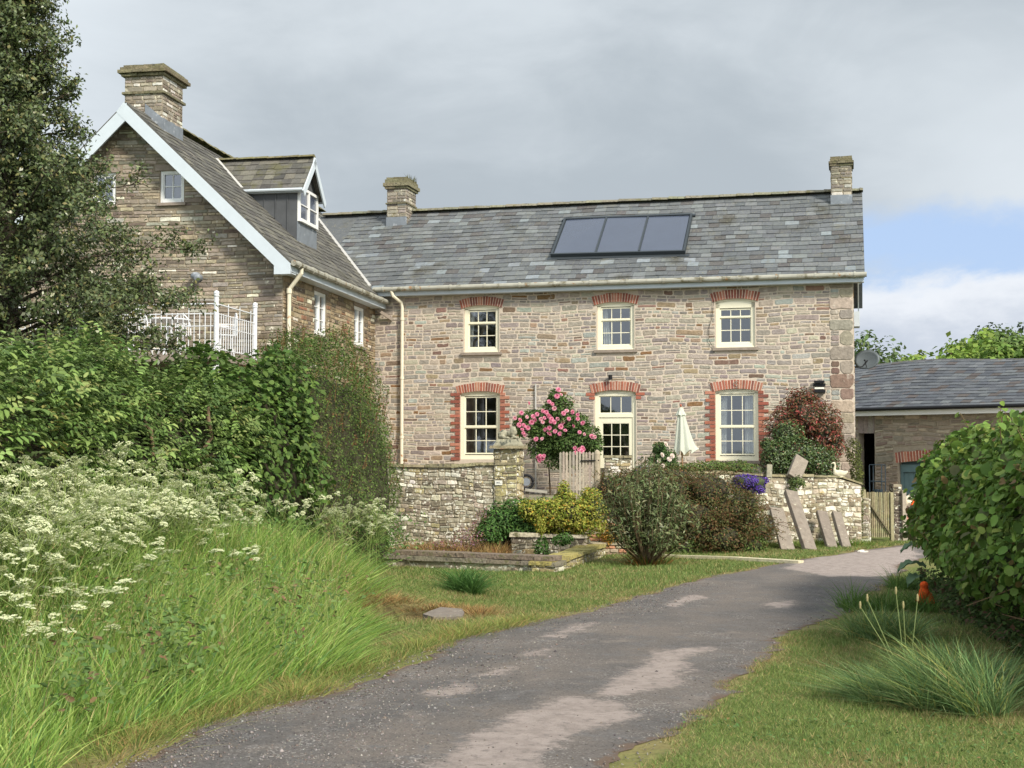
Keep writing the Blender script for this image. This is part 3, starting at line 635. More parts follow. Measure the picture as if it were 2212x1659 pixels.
def arch_holes(a, b, d, ext=.07, th=.2):
    A, B = a - ext, b + ext; hw = (B - A) / 2; m_ = (A + B) / 2; R_ = (hw * hw + .075 ** 2) / .15; zc = d + .02 - R_; o = []
    for i in range(10):
        x0, x1 = A + (B - A) * i / 10, A + (B - A) * (i + 1) / 10; zz = [zc + math.sqrt(R_ * R_ - (x - m_) ** 2) for x in (x0, x1)]; o.append((x0, x1, min(zz) - .02, max(zz) + th - .015))
    return o
for a, b, c, d in WIN_UP: sth += [(a - .012, b + .012, c - .07, d + .03)] + arch_holes(a, b, d)
for a, b, c, d in WIN_LO: sth += [(a - .125, b + .125, c - .03, d - .02), (a - .012, b + .012, c - .03, d + .03)] + arch_holes(a, b, d)
a, b, c, d = DOOR; sth += [(a - .012, b + .012, c - .1, d + .03)] + arch_holes(a, b, d)
mb = MB(); stones(mb, -6.02, 4.78, .12, ZE, fm, PAL_MAIN, rng, sth, hr=(.055, .135), wr=(1.2, 3.8), split=.2, gap=.019, proud=.008, jt=.75, wav=.02)
PQ = dk([(S(170, 158, 140), 4), (S(154, 146, 132), 3), (S(178, 166, 146), 3), (S(140, 120, 104), .4)], .9)
z = .12; i_ = 0
while z < ZE - .05:
    h = min(rng.uniform(.2, .36), ZE - z); wd = .52 if i_ % 2 else .3
    stones(mb, 5.27 - wd, 5.27, z, z + h, fm, PQ, rng, [], hr=(h, h), wr=(9, 9), split=0, gap=.012, proud=.014, jt=.3, wav=0)
    if 5.27 - wd > 4.79: stones(mb, 4.78, 5.27 - wd, z, z + h, fm, PAL_MAIN, rng, [], hr=(.09, .16), wr=(1.5, 3), wav=0)
    z += h; i_ += 1
stones(mb, 0.02, 6.2, .12, ZE, lambda s, z, d: (5.27 + d, s, z), PAL_MAIN, rng, hr=(.1, .2), wav=0)
mb.build('stonework', 'house_stone', house)
# roofs
KM = (7.86 - 5.43) / 3.35; LM = math.hypot(3.35, 2.43)
def roofm(u, v, n_, s0=-9.2):
    n_ = n_ - .028 * math.sin(u * .55 + 1) * math.sin(math.pi * min(1, max(0, v / LM))) - .008 * math.sin(u * 2.3 + v)
    return roofm_(u, v, n_, s0)
def roofm_(u, v, n_, s0=-9.2):                                 # u along, v up the slope from the eave at t=-.25
    c_, s_ = 3.35 / LM, 2.43 / LM; return (s0 + u, -.25 + v * c_ - n_ * s_, 5.43 + v * s_ + n_ * c_)
def roofm_b(u, v, n_):
    p = roofm(u, v, n_); return (p[0], 6.2 - p[1], p[2])
SLATE = [(S(100, 103, 104), 5), (S(91, 94, 96), 5), (S(109, 112, 112), 3), (S(86, 84, 83), 1.5), (S(122, 128, 131), .8)]
mb = MB(); LU = 5.52 + 9.2
mb.hexa([roofm_(0, 0, -.09), roofm_(LU, 0, -.09), roofm_(LU, LM, -.09), roofm_(0, LM, -.09)], [roofm_(0, 0, -.012), roofm_(LU, 0, -.012), roofm_(LU, LM - .02, -.05), roofm_(0, LM - .02, -.05)], SLATE[1][0])
for i in range(24):
    for j in range(8):
        a, b, c, d = LU * i / 24, LU * (i + 1) / 24, LM * j / 8, LM * (j + 1) / 8; mb.add([roofm(a, c, -.004), roofm(b, c, -.004), roofm(b, d, -.004), roofm(a, d, -.004)], [(0, 1, 2, 3)], SLATE[1][0])
mb.hexa([roofm_b(LU, 0, -.06), roofm_b(0, 0, -.06), roofm_b(0, LM, -.06), roofm_b(LU, LM, -.06)], [roofm_b(LU, 0, 0), roofm_b(0, 0, 0), roofm_b(0, LM, 0), roofm_b(LU, LM, 0)], SLATE[1][0])
slates(mb, LU, LM - .05, roofm, SLATE, rng, expo=LM / 19.3, wid=.275, u0=1.8, th=.017)
roof_m = mb.build('roof', 'slate', house, label='long main roof of grey slates with lichen')
mb = MB(); ridge_tiles(mb, lambda u, a, h: (-8.4 + u, 3.1 + a, 7.86 + h), 13.92, rng, S(120, 118, 100)); mb.build('ridge', 'ridge', roof_m)
# wing roof
KW = .95; ZR, SR = 8.36, -3.09; se, sw_ = .27, -6.45; ze_ = ZR - KW * (se - SR); LW = math.hypot(se - SR, ZR - ze_)
def roofw(t, v, n_):
    c_, s_ = (se - SR) / LW, (ZR - ze_) / LW; return WM(se - v * c_ + n_ * s_, t, ze_ + v * s_ + n_ * c_)
def roofwl(t, v, n_):
    c_, s_ = (se - SR) / LW, (ZR - ze_) / LW; return WM(2 * SR - (se - v * c_ + n_ * s_), t, ze_ + v * s_ + n_ * c_)
T0, T1 = -.36, 13.0
SLW = [(S(96, 94, 88), 5), (S(86, 84, 79), 4), (S(108, 105, 95), 2.5), (S(76, 74, 71), 2)]
mb = MB()
mb.hexa([roofw(T0, 0, -.06), roofw(T1, 0, -.06), roofw(T1, LW, -.06), roofw(T0, LW, -.06)], [roofw(T0, 0, 0), roofw(T1, 0, 0), roofw(T1, LW, 0), roofw(T0, LW, 0)], SLW[1][0])
mb.hexa([roofwl(T1, 0, -.06), roofwl(T0, 0, -.06), roofwl(T0, LW, -.06), roofwl(T1, LW, -.06)], [roofwl(T1, 0, 0), roofwl(T0, 0, 0), roofwl(T0, LW, 0), roofwl(T1, LW, 0)], SLW[1][0])
slates(mb, T1, LW - .05, roofw, SLW, rng, expo=.2, wid=.24, u0=T0)
roof_w = mb.build('roof', 'slate', house, label='steep slate roof of the gabled wing')
mb = MB(); ridge_tiles(mb, lambda u, a, h: WM(SR + a, 1.4 + u, ZR + h + .01 * math.sin(u * 2)), 10.5, rng, S(118, 114, 84)); mb.build('ridge', 'ridge', roof_w)
# white mortar valley where the two roofs meet
mb = MB()
def valley(v):
    # point on main roof at height z that also lies on the wing slope
    z = 5.5 + v * (7.75 - 5.5); t = (z - 5.43) / KM - .25; lo, hi = -9.5, -4.0
    for _ in range(40):
        m_ = (lo + hi) / 2; q = WF.loc(MF.w(m_, t, z)); 
        if ZR - KW * (q[0] - SR) > z: lo = m_
        else: hi = m_
    return (lo, t, z)
vp_ = [valley(i / 12) for i in range(13)]
for p, q in zip(vp_, vp_[1:]):
    up = Vector((0, -.5, .8)).normalized(); mb.bar(Vector(p) + up * .035, Vector(q) + up * .035, .07, .03, up)
mb.build('valley_flashing', 'grey_pipe', house)
# gutters and fascias
mb = MB(); mb.box((-5.95, -.24, 5.27), (5.5, -.2, 5.42)); mb.box((-5.95, -.2, 5.27), (5.5, -.003, 5.30)); mb.build('fascia', 'barge_paint', house)
def gutter(mb, P, Q, r=.058):
    mb.tube([P, Q], r, 10); n_ = int((Vector(Q) - Vector(P)).length / .85)
    for i in range(n_ + 1):
        c = Vector(P).lerp(Vector(Q), (i + .3) / (n_ + .6)); d = (Vector(Q) - Vector(P)).normalized() * .02; mb.tube([c - d, c + d], r + .014, 10)
mb = MB(); gutter(mb, (-5.75, -.30, 5.42), (5.56, -.30, 5.42)); mb.build('gutter', 'gutter_metal', house, label='long gutter under the main roof')
mb = MB(); mb.tube([(-5.30, -.30, 5.38), (-5.26, -.28, 5.26), (-5.12, -.10, 5.12), (-5.10, -.08, 5.0), (-5.10, -.08, .5)], .04, 10)
for z in (4.7, 3.3, 1.9): mb.tube([(-5.10, -.08, z), (-5.10, -.08, z + .06)], .052, 10)
mb.build('downpipe', 'pipe_paint', house, smooth=False, label='cream downpipe at the left end of the main front')
mb = MB(); mb.tube([(-1.86, -.04, 3.15), (-1.86, -.04, .55)], .02, 8); mb.build('pipe', 'grey_pipe', house, label='thin pale pipe behind the climbing rose')
# right verge: barge board and boxed end of the rear eave
mb = MB()
for sg in (0, 1):
    g = roofm if sg == 0 else roofm_b
    for u0_, u1_ in ((14.60, 14.63),): mb.hexa([g(u0_, 0, -.24), g(u1_, 0, -.24), g(u1_, LM, -.24), g(u0_, LM, -.24)], [g(u0_, 0, -.062), g(u1_, 0, -.062), g(u1_, LM, -.062), g(u0_, LM, -.062)])
mb.hexa([(5.27, 0, 5.3), (5.40, 0, 5.3), (5.40, 3.1, 7.6), (5.27, 3.1, 7.6)], [(5.27, 0, 5.33), (5.40, 0, 5.33), (5.40, 3.1, 7.63), (5.27, 3.1, 7.63)])
mb.box((5.28, 5.9, 4.86), (5.44, 6.5, 5.25)); mb.build('bargeboard', 'barge_paint', house, label='barge board on the right end of the main roof')
# solar collectors
mb = MB(); u0_, u1_ = -1.66 + 9.2, 1.52 + 9.2; v0_, v1_ = (.735 + .25) * LM / 3.35, (2.31 + .25) * LM / 3.35
def rbox(mb, ua, ub, va, vb, na, nb): mb.hexa([roofm(ua, va, na), roofm(ub, va, na), roofm(ub, vb, na), roofm(ua, vb, na)], [roofm(ua, va, nb), roofm(ub, va, nb), roofm(ub, vb, nb), roofm(ua, vb, nb)])
rbox(mb, u0_, u1_, v0_, v1_, .012, .085)
for x in (u0_, u1_ - .05): rbox(mb, x, x + .05, v0_, v1_, .085, .125)
rbox(mb, u0_ + .05, u1_ - .05, v1_ - .07, v1_, .085, .13); rbox(mb, u0_ + .05, u1_ - .05, v0_, v0_ + .05, .085, .12); rbox(mb, u0_ - .08, u1_ + .1, v0_ - .1, v0_, .014, .03); rbox(mb, u0_ - .06, u1_ + .06, v1_, v1_ + .1, .014, .06)
pw = (u1_ - u0_ - .1) / 3
for i in (1, 2): rbox(mb, u0_ + .05 + pw * i - .022, u0_ + .05 + pw * i + .022, v0_ + .05, v1_ - .07, .085, .118)
sp = mb.build('solar_panel', 'solar_frame', house)
for i in range(3):
    mb = MB(); rbox(mb, u0_ + .05 + pw * i + .024, u0_ + .05 + pw * (i + 1) - .024, v0_ + .052, v1_ - .072, .087, .098); mb.build('collector', 'solar_glass', sp)
# chimneys on the main roof
def chimney(name, mp, s0, s1, t0, t1, z0, z1, ledges, parent, label, lead_z, mat='chimney_stone', pal=PAL_CHIM, seed=1, cowl=False):
    r = random.Random(seed); mb = MB(); G_ = S(140, 130, 112)
    def bx(a0, a1, b0, b1, c0, c1, c=G_): mb.hexa([mp(a0, b0, c0), mp(a1, b0, c0), mp(a1, b1, c0), mp(a0, b1, c0)], [mp(a0, b0, c1), mp(a1, b0, c1), mp(a1, b1, c1), mp(a0, b1, c1)], c)
    bx(s0, s1, t0, t1, z0, z1)
    for lo, hi in ((z0, z1),):
        stones(mb, s0, s1, lo, hi, lambda s, z, d: mp(s, t0 - d, z), pal, r, hr=(.06, .11), wr=(1.6, 3.6), wav=0, split=.1)
        stones(mb, t0, t1, lo, hi, lambda t, z, d: mp(s1 + d, t, z), pal, r, hr=(.06, .11), wr=(1.6, 3.6), wav=0, split=.1)
        stones(mb, t0, t1, lo, hi, lambda t, z, d: mp(s0 - d, t, z), pal, r, hr=(.06, .11), wr=(1.6, 3.6), wav=0, split=.1)
        stones(mb, s0, s1, lo, hi, lambda s, z, d: mp(s, t1 + d, z), pal, r, hr=(.06, .11), wr=(1.6, 3.6), wav=0, split=.1)
    ch = mb.build(name, mat, parent, label=label)
    mb = MB()
    for z, h, o in ledges:
        x = s0 - o; 
        while x < s1 + o - .01:                                # ledges of separate thin stones
            e = min(x + r.uniform(.18, .34), s1 + o); e = s1 + o if s1 + o - e < .1 else e; q = r.uniform(-.012, .012); c = jit(S(118, 112, 88), r, .2)
            mb.hexa([mp(x + .004, t0 - o + q, z), mp(e, t0 - o + q, z), mp(e, t1 + o + q, z), mp(x + .004, t1 + o + q, z)], [mp(x + .004, t0 - o + q * .5, z + h + q * .6), mp(e, t0 - o + q, z + h - q * .5), mp(e, t1 + o + q, z + h + q * .4), mp(x + .004, t1 + o + q, z + h)], c); x = e
    mb.build('ledge', 'ridge', ch)
    mb = MB()
    a = .018; bl = lead_z
    mb.hexa([mp(s0 - a, t0 - a, bl[0]), mp(s1 + a, t0 - a, bl[0]), mp(s1 + a, t0 - .001, bl[0]), mp(s0 - a, t0 - .001, bl[0])], [mp(s0 - a, t0 - a, bl[1]), mp(s1 + a, t0 - a, bl[1]), mp(s1 + a, t0 - .001, bl[1]), mp(s0 - a, t0 - .001, bl[1])])
    mb.build('flashing', 'lead', ch)
    return ch
idm = lambda s, t, z: (s, t, z)
chimney('chimney', idm, -6.42, -5.9, 2.52, 3.3, 7.2, 8.52, [(8.0, .04, .035), (8.40, .05, .05), (8.46, .09, .09), (8.55, .10, .05), (8.64, .06, .02)], house, 'middle chimney of the roof with grass growing on its cap', (7.38, 7.66), seed=3)
chimney('chimney', idm, 4.8, 5.27, 2.6, 3.3, 7.2, 8.5, [(8.12, .03, .02), (8.42, .05, .035), (8.48, .05, .06), (8.54, .05, .03), (8.59, .06, .02)], house, 'right hand chimney at the end of the roof', (7.42, 7.72), seed=4)
chL = chimney('chimney', WM, -3.49, -2.69, .42, 1.38, 7.6, 9.18, [(8.72, .045, .05), (9.08, .05, .06), (9.14, .06, .12), (9.20, .06, .08), (9.26, .05, .03)], house, 'largest chimney, on top of the gabled wing', (7.85, 8.2), pal=[(S(142, 133, 120), 5), (S(156, 147, 133), 4), (S(118, 108, 97), 3), (S(202, 199, 188), 2)], seed=5)
mb = MB()                                                      # stepped lead up the slope beside the wing chimney
for i in range(5):
    t0_, t1_ = .42 + i * .19, .42 + (i + 1) * .19; mb.hexa([WM(-2.69, t0_, 7.75), WM(-2.665, t0_, 7.75), WM(-2.665, t1_, 7.75), WM(-2.69, t1_, 7.75)], [WM(-2.69, t0_, 8.22), WM(-2.665, t0_, 8.22 + rng.uniform(-.02, .02)), WM(-2.665, t1_, 8.22), WM(-2.69, t1_, 8.22)])
mb.hexa([WM(-3.05, .40, 8.25), WM(-2.66, .40, 7.9), WM(-2.66, .415, 7.9), WM(-3.05, .415, 8.25)], [WM(-3.05, .40, 8.52), WM(-2.66, .40, 8.2), WM(-2.66, .415, 8.2), WM(-3.05, .415, 8.52)])
mb.build('side_flashing', 'lead', chL)
mb = MB(); q = WM(-3.09, .85, 9.3); mb.lathe([(.11, 0), (.11, .05), (.13, .06), (.10, .12), (.04, .15), (0.001, .155)], q, 14); mb.build('cowl', 'lead', chL, smooth=True)
r_ = np.random.RandomState(9); bp_ = np.array([(-5.95 + .15 * r_.rand(), 2.5 + .8 * r_.rand(), 8.66) for _ in range(60)]); blades('grass_tuft', bp_, r_.uniform(.05, .2, 60), np.full(60, .014), r_.normal(0, .05, (60, 2)), [(S(110, 112, 60, .6), 1)], r_, parent=bpy.data.objects['chimney'], seg=2)
# dish, lamps, wall tie on the main front
ds = MB(); ds.lathe([(.02, 0), (.2, .02), (.33, .055), (.42, .10), (.425, .104), (.33, .065), (.2, .032), (.001, .012)], (0, 0, 0), 28)
dq = V3(MF.loc(W(1874, 779, 29.35))); do = ds.build('satellite_dish', 'dish_metal', house, smooth=True); do.location = dq; do.rotation_euler = (math.radians(72), 0, math.radians(-14)); do.scale = (.66, .54, .66)
mb = MB(); mb.tube([(0, -.3, .1), (.0, -.16, .35)], .014, 6); mb.tube([(0, -.36, .02), (0, -.16, .36)], .012, 6); mb.sphere((0, -.16, .37), .035); mb.build('receiver_arm', 'black_metal', do)
mb = MB(); mb.tube([(5.27, .3, 3.45), (5.45, .28, 3.45), tuple(dq)], .02, 8); mb.build('dish_bracket', 'black_metal', house)
mb = MB(); mb.tube([(-.10, -.02, 3.30), (-.10, -.12, 3.30)], .03, 8); mb.tube([(-.10, -.10, 3.33), (-.10, -.10, 3.22)], .045, 10); mb.build('door_lamp', 'black_metal', house)
mb = MB(); mb.box((4.40, -.12, 3.02), (4.66, -.02, 3.08)); mb.box((4.42, -.18, 3.09), (4.64, -.03, 3.14)); mb.box((4.40, -.14, 2.88), (4.66, -.015, 2.94)); sl = mb.build('security_light', 'black_metal', house)
mb = MB(); mb.box((4.43, -.135, 2.955), (4.63, -.02, 2.995)); mb.build('lens', 'ceramic', sl)
mb = MB(); pts = [(.045 * math.cos(a), 0, .05 + .045 * math.sin(a)) for a in np.linspace(.2, math.pi * 1.4, 9)] + [(.05 * math.cos(a), 0, -.045 + .05 * math.sin(a)) for a in np.linspace(math.pi * .45, -math.pi * .9, 10)]
mb.tube([(2.73 + x * .8, -.05, 3.08 + z * .8) for x, y, z in pts], .009, 6); mb.build('wall_tie', 'sill_stone', house)
mb = MB(); mb.tube([(2.24, -.03, 5.0), (2.2, -.03, 4.6), (2.13, -.03, 4.35), (2.12, -.03, 4.1), (2.2, -.03, 3.95)], .006, 5); mb.build('cable', 'black_metal', house)
# ---- windows
BRK = [S(160, 96, 76, .88), S(172, 108, 88, .88), S(146, 86, 72, .88), S(180, 126, 104, .88), S(136, 88, 76, .88)]
CRM = 'cream_paint'
def archz(s, a, b, z, rise=.05): x = (s - (a + b) / 2) / ((b - a) / 2); return z + rise * (1 - x * x) - rise
def brick_arch(par, a, b, z, th=.2, nb=17, seed=0, ext=.07, fmx=fm):
    r = random.Random(seed); mb = MB(); A, B = a - ext, b + ext; hw = (B - A) / 2; m_ = (A + B) / 2; rise = .075; R_ = (hw * hw + rise * rise) / (2 * rise); zc = z + .02 - R_; am = math.asin(hw / R_)
    for i in range(nb):
        t0_ = -am + 2 * am * (i + .13) / nb; t1_ = -am + 2 * am * (i + .87) / nb; th_ = th * r.uniform(.95, 1.04); pr = .022 + r.uniform(-.003, .004)
        P = [(m_ + R_ * math.sin(t0_), zc + R_ * math.cos(t0_)), (m_ + R_ * math.sin(t1_), zc + R_ * math.cos(t1_)), (m_ + (R_ + th_) * math.sin(t1_), zc + (R_ + th_) * math.cos(t1_)), (m_ + (R_ + th_) * math.sin(t0_), zc + (R_ + th_) * math.cos(t0_))]
        vs = [fmx(x, y, -.1) for x, y in P] + [fmx(x, y, pr) for x, y in P]; mb.add(vs, [(4, 5, 6, 7), (0, 1, 5, 4), (1, 2, 6, 5), (2, 3, 7, 6), (3, 0, 4, 7)], jit(r.choice(BRK), r, .12))
    P0 = [(m_ + R_ * math.sin(-am + 2 * am * i / 12), zc + R_ * math.cos(-am + 2 * am * i / 12)) for i in range(13)]; P1 = [(m_ + (R_ + th - .01) * math.sin(-am + 2 * am * i / 12), zc + (R_ + th - .01) * math.cos(-am + 2 * am * i / 12)) for i in range(13)]
    vs = [fmx(x, y, .017) for x, y in P0 + P1] + [fmx(x, y, -.1) for x, y in P0 + P1]
    mb.add(vs, [(i, i + 1, 14 + i, 13 + i) for i in range(12)] + [(26 + i, 27 + i, i + 1, i) for i in range(12)], S(222, 202, 182, .9))
    return mb.build('brick_arch', 'brick', par)
def quoins(par, a, b, z0, z1, seed):
    for sgn, x in ((-1, a), (1, b)):
        r = random.Random(seed + sgn); mb = MB(); z = z0; i = 0; ph = .0835
        while z < z1 - .03:
            wd = (.225 if (i + (sgn > 0)) % 2 == 0 else .115) * r.uniform(.94, 1.06); x0, x1 = sorted((x, x + sgn * wd)); mb.box((x0, -.021 - r.uniform(0, .004), z), (x1, .02, z + ph * .80), jit(r.choice(BRK), r, .14))
            z += ph; i += 1
        mb.build('brick_quoins', 'brick', par)
def sash(a, b, z0, z1, rows, rails, cols=3, label=None, curtain=None, drop=0, sill=True, seed=0, quoin=False, nb=17, name='window'):
    """rows: list of (zlo, zhi, nrows) glazed sashes"""
    mb = MB(); fw = .085; d0, d1 = .05, .13; ins = .002
    mb.box((a + ins, d0, z0), (a + fw, d1, z1 - .04)); mb.box((b - fw, d0, z0), (b - ins, d1, z1 - .04)); mb.box((a + fw, d0, z0), (b - fw, d1, z0 + .10))
    k = 12; zt = rows[0][1] + .012                                           # arched head
    xs = [a + ins + (b - a - 2 * ins) * i / k for i in range(k + 1)]
    for p, q in zip(xs, xs[1:]):
        za, zb = archz(p, a, b, z1 + .015), archz(q, a, b, z1 + .015); mb.hexa([(p, d0, zt), (q, d0, zt), (q, d1, zt), (p, d1, zt)], [(p, d0, za), (q, d0, zb), (q, d1, zb), (p, d1, za)])
        mb.hexa([(p, d0 - .02, za - .035), (q, d0 - .02, zb - .035), (q, d0 - .001, zb - .035), (p, d0 - .001, za - .035)], [(p, d0 - .02, za), (q, d0 - .02, zb), (q, d0 - .001, zb), (p, d0 - .001, za)])
    mb.box((a + .004, d0 - .02, z0), (b - .004, d0 - .001, z0 + .035))
    w_ = mb.build(name, CRM, house, label=label)
    sb = MB(); gb = MB(); st = .032
    for ri, (lo, hi, nr) in enumerate(rows):
        y0, y1 = (.075, .11) if ri == 0 else (.085, .12)
        A, B = a + fw - .004, b - fw + .004
        sb.box((A, y0, lo), (A + st, y1, hi)); sb.box((B - st, y0, lo), (B, y1, hi)); sb.box((A + st, y0, hi - st), (B - st, y1, hi)); sb.box((A + st, y0, lo), (B - st, y1, lo + st))
        for i in range(1, cols): x = A + st + (B - A - 2 * st) * i / cols; sb.box((x - .009, y0 + .006, lo + st), (x + .009, y1 - .006, hi - st))
        for i in range(1, nr): z = lo + st + (hi - lo - 2 * st) * i / nr; sb.box((A + st, y0 + .007, z - .009), (B - st, y1 - .007, z + .009))
        gb.add([(A + st * .5, (y0 + y1) / 2, lo + st * .5), (B - st * .5, (y0 + y1) / 2, lo + st * .5), (B - st * .5, (y0 + y1) / 2, hi - st * .5), (A + st * .5, (y0 + y1) / 2, hi - st * .5)], [(0, 1, 2, 3)])
    for z, h in rails: sb.box((a + fw - .006, .06, z), (b - fw + .006, .118, z + h))
    sb.build('sash', CRM, w_); gb.build('glass', 'glass', w_)
    if sill:
        mb = MB(); mb.box((a - .07, -.06, z0 - .065), (b + .07, .049, z0 - .002)); mb.build('sill', 'sill_stone', w_)
    if curtain:
        mb = MB()
        for (c0, c1, c2) in curtain:                                         # from x=c0 to c1 at the top, c2 at the bottom
            n_ = 16; P = []
            for i in range(n_ + 1):
                f_ = i / n_; x = c0 + (c1 - c0) * f_; x2 = c0 + (c2 - c0) * f_; y = .19 + .02 * math.sin(f_ * 22); P += [(x, y, z1 - .08), (x2, y, z0 + .08)]
            mb.add(P, [(2 * i, 2 * i + 1, 2 * i + 3, 2 * i + 2) for i in range(n_)])
        mb.build('curtain', 'curtain', w_, smooth=True)
    brick_arch(w_, a, b, z1 + .0, seed=seed, nb=nb)
    if quoin: quoins(w_, a - .006, b + .006, z0 - .02, z1 - .03, seed)
    return w_
(a, b, c, d) = WIN_UP[0]; sash(a, b, c, d, [(c + .69, d - .10, 1), (c + .10, c + .69, 2)], [(c + .675, .035)], label='upper left window with one curtain', curtain=[(a + .09, a + .22, a + .15)], seed=1)
(a, b, c, d) = WIN_UP[1]; sash(a, b, c, d, [(c + .69, d - .10, 1), (c + .10, c + .69, 2)], [(c + .675, .035)], label='upper middle window with white net curtain', curtain=[(a + .09, a + .2, a + .30)], seed=2)
(a, b, c, d) = WIN_UP[2]; sash(a, b, c, d, [(c + .66, d - .20, 1), (c + .10, c + .69, 2)], [(c + .675, .04)], label='upper right window with its top sash slid down', seed=3)
(a, b, c, d) = WIN_LO[0]; sash(a, b, c, d, [(c + .76, d - .10, 2), (c + .12, c + .75, 2)], [(c + .735, .045)], label='lower left window framed in brick', seed=4, quoin=True, sill=False, nb=18)
(a, b, c, d) = WIN_LO[1]; sash(a, b, c, d, [(c + .76, d - .10, 2), (c + .12, c + .75, 2)], [(c + .735, .045)], label='lower right window framed in brick with long white curtains', curtain=[(a + .09, a + .25, a + .22), (b - .30, b - .09, b - .09)], seed=5, quoin=True, sill=True, nb=18)
a, b, c, d = DOOR                                             # door with a light above
mb = MB(); mb.box((a + .002, .05, c), (a + .085, .13, d - .04)); mb.box((b - .085, .05, c), (b - .002, .13, d - .04)); mb.box((a + .085, .05, d - .60), (b - .085, .13, d - .52))
xs = [a + .002 + (b - a - .004) * i / 12 for i in range(13)]
for p, q in zip(xs, xs[1:]):
    za, zb = archz(p, a, b, d + .015), archz(q, a, b, d + .015); mb.hexa([(p, .05, d - .11), (q, .05, d - .11), (q, .13, d - .11), (p, .13, d - .11)], [(p, .05, za), (q, .05, zb), (q, .13, zb), (p, .13, za)])
dw = mb.build('door', CRM, house, label='cream front door with nine panes and a light above')
brick_arch(dw, a, b, d, seed=6, nb=18)
for x, s_ in ((a, -1), (b, 1)):
    mb = MB()
    for k_, (z_, l_) in enumerate([(d - .075, .20), (d - .16, .12)]): mb.box((min(x, x + s_ * l_) - (0 if s_ > 0 else .0), -.018, z_ - .03), (max(x, x + s_ * l_), .02, z_ + .035), jit(S(170, 104, 84, .88), rng, .1))
    mb.build('brick_quoins', 'brick', dw)
sb = MB(); gb = MB()
A, B = a + .085, b - .085
def panes(A, B, lo, hi, nc, nr, y=.09, st=.03):
    sb.box((A, y - .018, lo), (A + st, y + .018, hi)); sb.box((B - st, y - .018, lo), (B, y + .018, hi)); sb.box((A + st, y - .018, hi - st), (B - st, y + .018, hi)); sb.box((A + st, y - .018, lo), (B - st, y + .018, lo + st))
    for i in range(1, nc): x = A + st + (B - A - 2 * st) * i / nc; sb.box((x - .009, y - .012, lo + st), (x + .009, y + .012, hi - st))
    for i in range(1, nr): z = lo + st + (hi - lo - 2 * st) * i / nr; sb.box((A + st, y - .011, z - .009), (B - st, y + .011, z + .009))
    gb.add([(A + .01, y, lo + .01), (B - .01, y, lo + .01), (B - .01, y, hi - .01), (A + .01, y, hi - .01)], [(0, 1, 2, 3)])
panes(A, B, d - .52, d - .10, 3, 1)
sb.build('top_light', CRM, dw)
sb = MB(); panes(A + .07, B - .07, 1.42, d - .72, 3, 3, st=.02); sb.box((A, .07, .5), (A + .07, .11, d - .6)); sb.box((B - .07, .07, .5), (B, .11, d - .6)); sb.box((A + .07, .07, d - .72), (B - .07, .11, d - .6)); sb.box((A + .07, .07, .5), (B - .07, .11, 1.42))
sb.build('door_leaf', CRM, dw); gb.build('glass', 'glass', dw)
mb = MB(); mb.tube([(B - .03, .06, 1.5), (B - .03, .02, 1.5), (B - .13, .02, 1.5)], .01, 6); mb.build('handle', 'black_metal', dw)
# ---- wing walls
def topg(s): return ZR - .1 - KW * abs(s - SR)
GW = [(-2.52, -2.03, 6.43, 7.06), (-3.94, -3.45, 6.43, 7.06)]
fg = lambda s, z, d: WM(s, -d, z)
fs_ = lambda t, z, d: WM(d, t, z)
SW = [(1.87, 2.72, 4.13, 4.88), (4.73, 5.61, 4.05, 4.88)]; SW = [(1.9, 2.70, 4.0, 4.90), (4.76, 5.58, 4.0, 4.90)]
mb = MB(); wall_sheet(mb, -6.18, 0, -.5, lambda s: topg(s), fg, GW, cuts=(SR,), reveal=.15)
wall_sheet(mb, 0, WL + .6, -.5, lambda t: 5.28, fs_, SW, reveal=.15)
mb.add([WM(-6.18, 0, -.5), WM(-6.18, 13, -.5), WM(-6.18, 13, 5.3), WM(-6.18, 0, 5.3)], [(0, 1, 2, 3)]); mb.add([WM(-6.18, 13, -.5), WM(0, 13, -.5), WM(0, 13, 5.3), WM(SR, 13, 8.2), WM(-6.18, 13, 5.3)], [(0, 1, 2, 3, 4)])
mb.build('wall', 'mortar_wing', house, label='brown stone walls of the gabled wing')
mb = MB(); hz = [(x - .01, y + .01, z - .07, w_ + .01) for x, y, z, w_ in GW] + [(-2.66, -1.9, 7.06, 7.19), (-4.06, -3.32, 7.06, 7.19)]
stones(mb, -6.18, 0, .9, 8.3, fg, PAL_WING, rng, hz, top=topg, hr=(.05, .10), wr=(2, 5.6), split=.12, gap=.010, jt=.5, wav=.01)
hz = [(x - .01, y + .01, z - .07, w_ + .01) for x, y, z, w_ in SW] + [(1.8, 2.82, 4.9, 5.02), (4.66, 5.68, 4.9, 5.02)]
stones(mb, 0, WL + .3, .5, 5.26, fs_, PAL_SIDE, rng, hz, hr=(.05, .11), wr=(1.8, 4.8), split=.12, gap=.012, jt=.5, wav=.01)
mb.build('stonework', 'wing_stone', house, label='brown stonework of the gabled wing with white lichen')
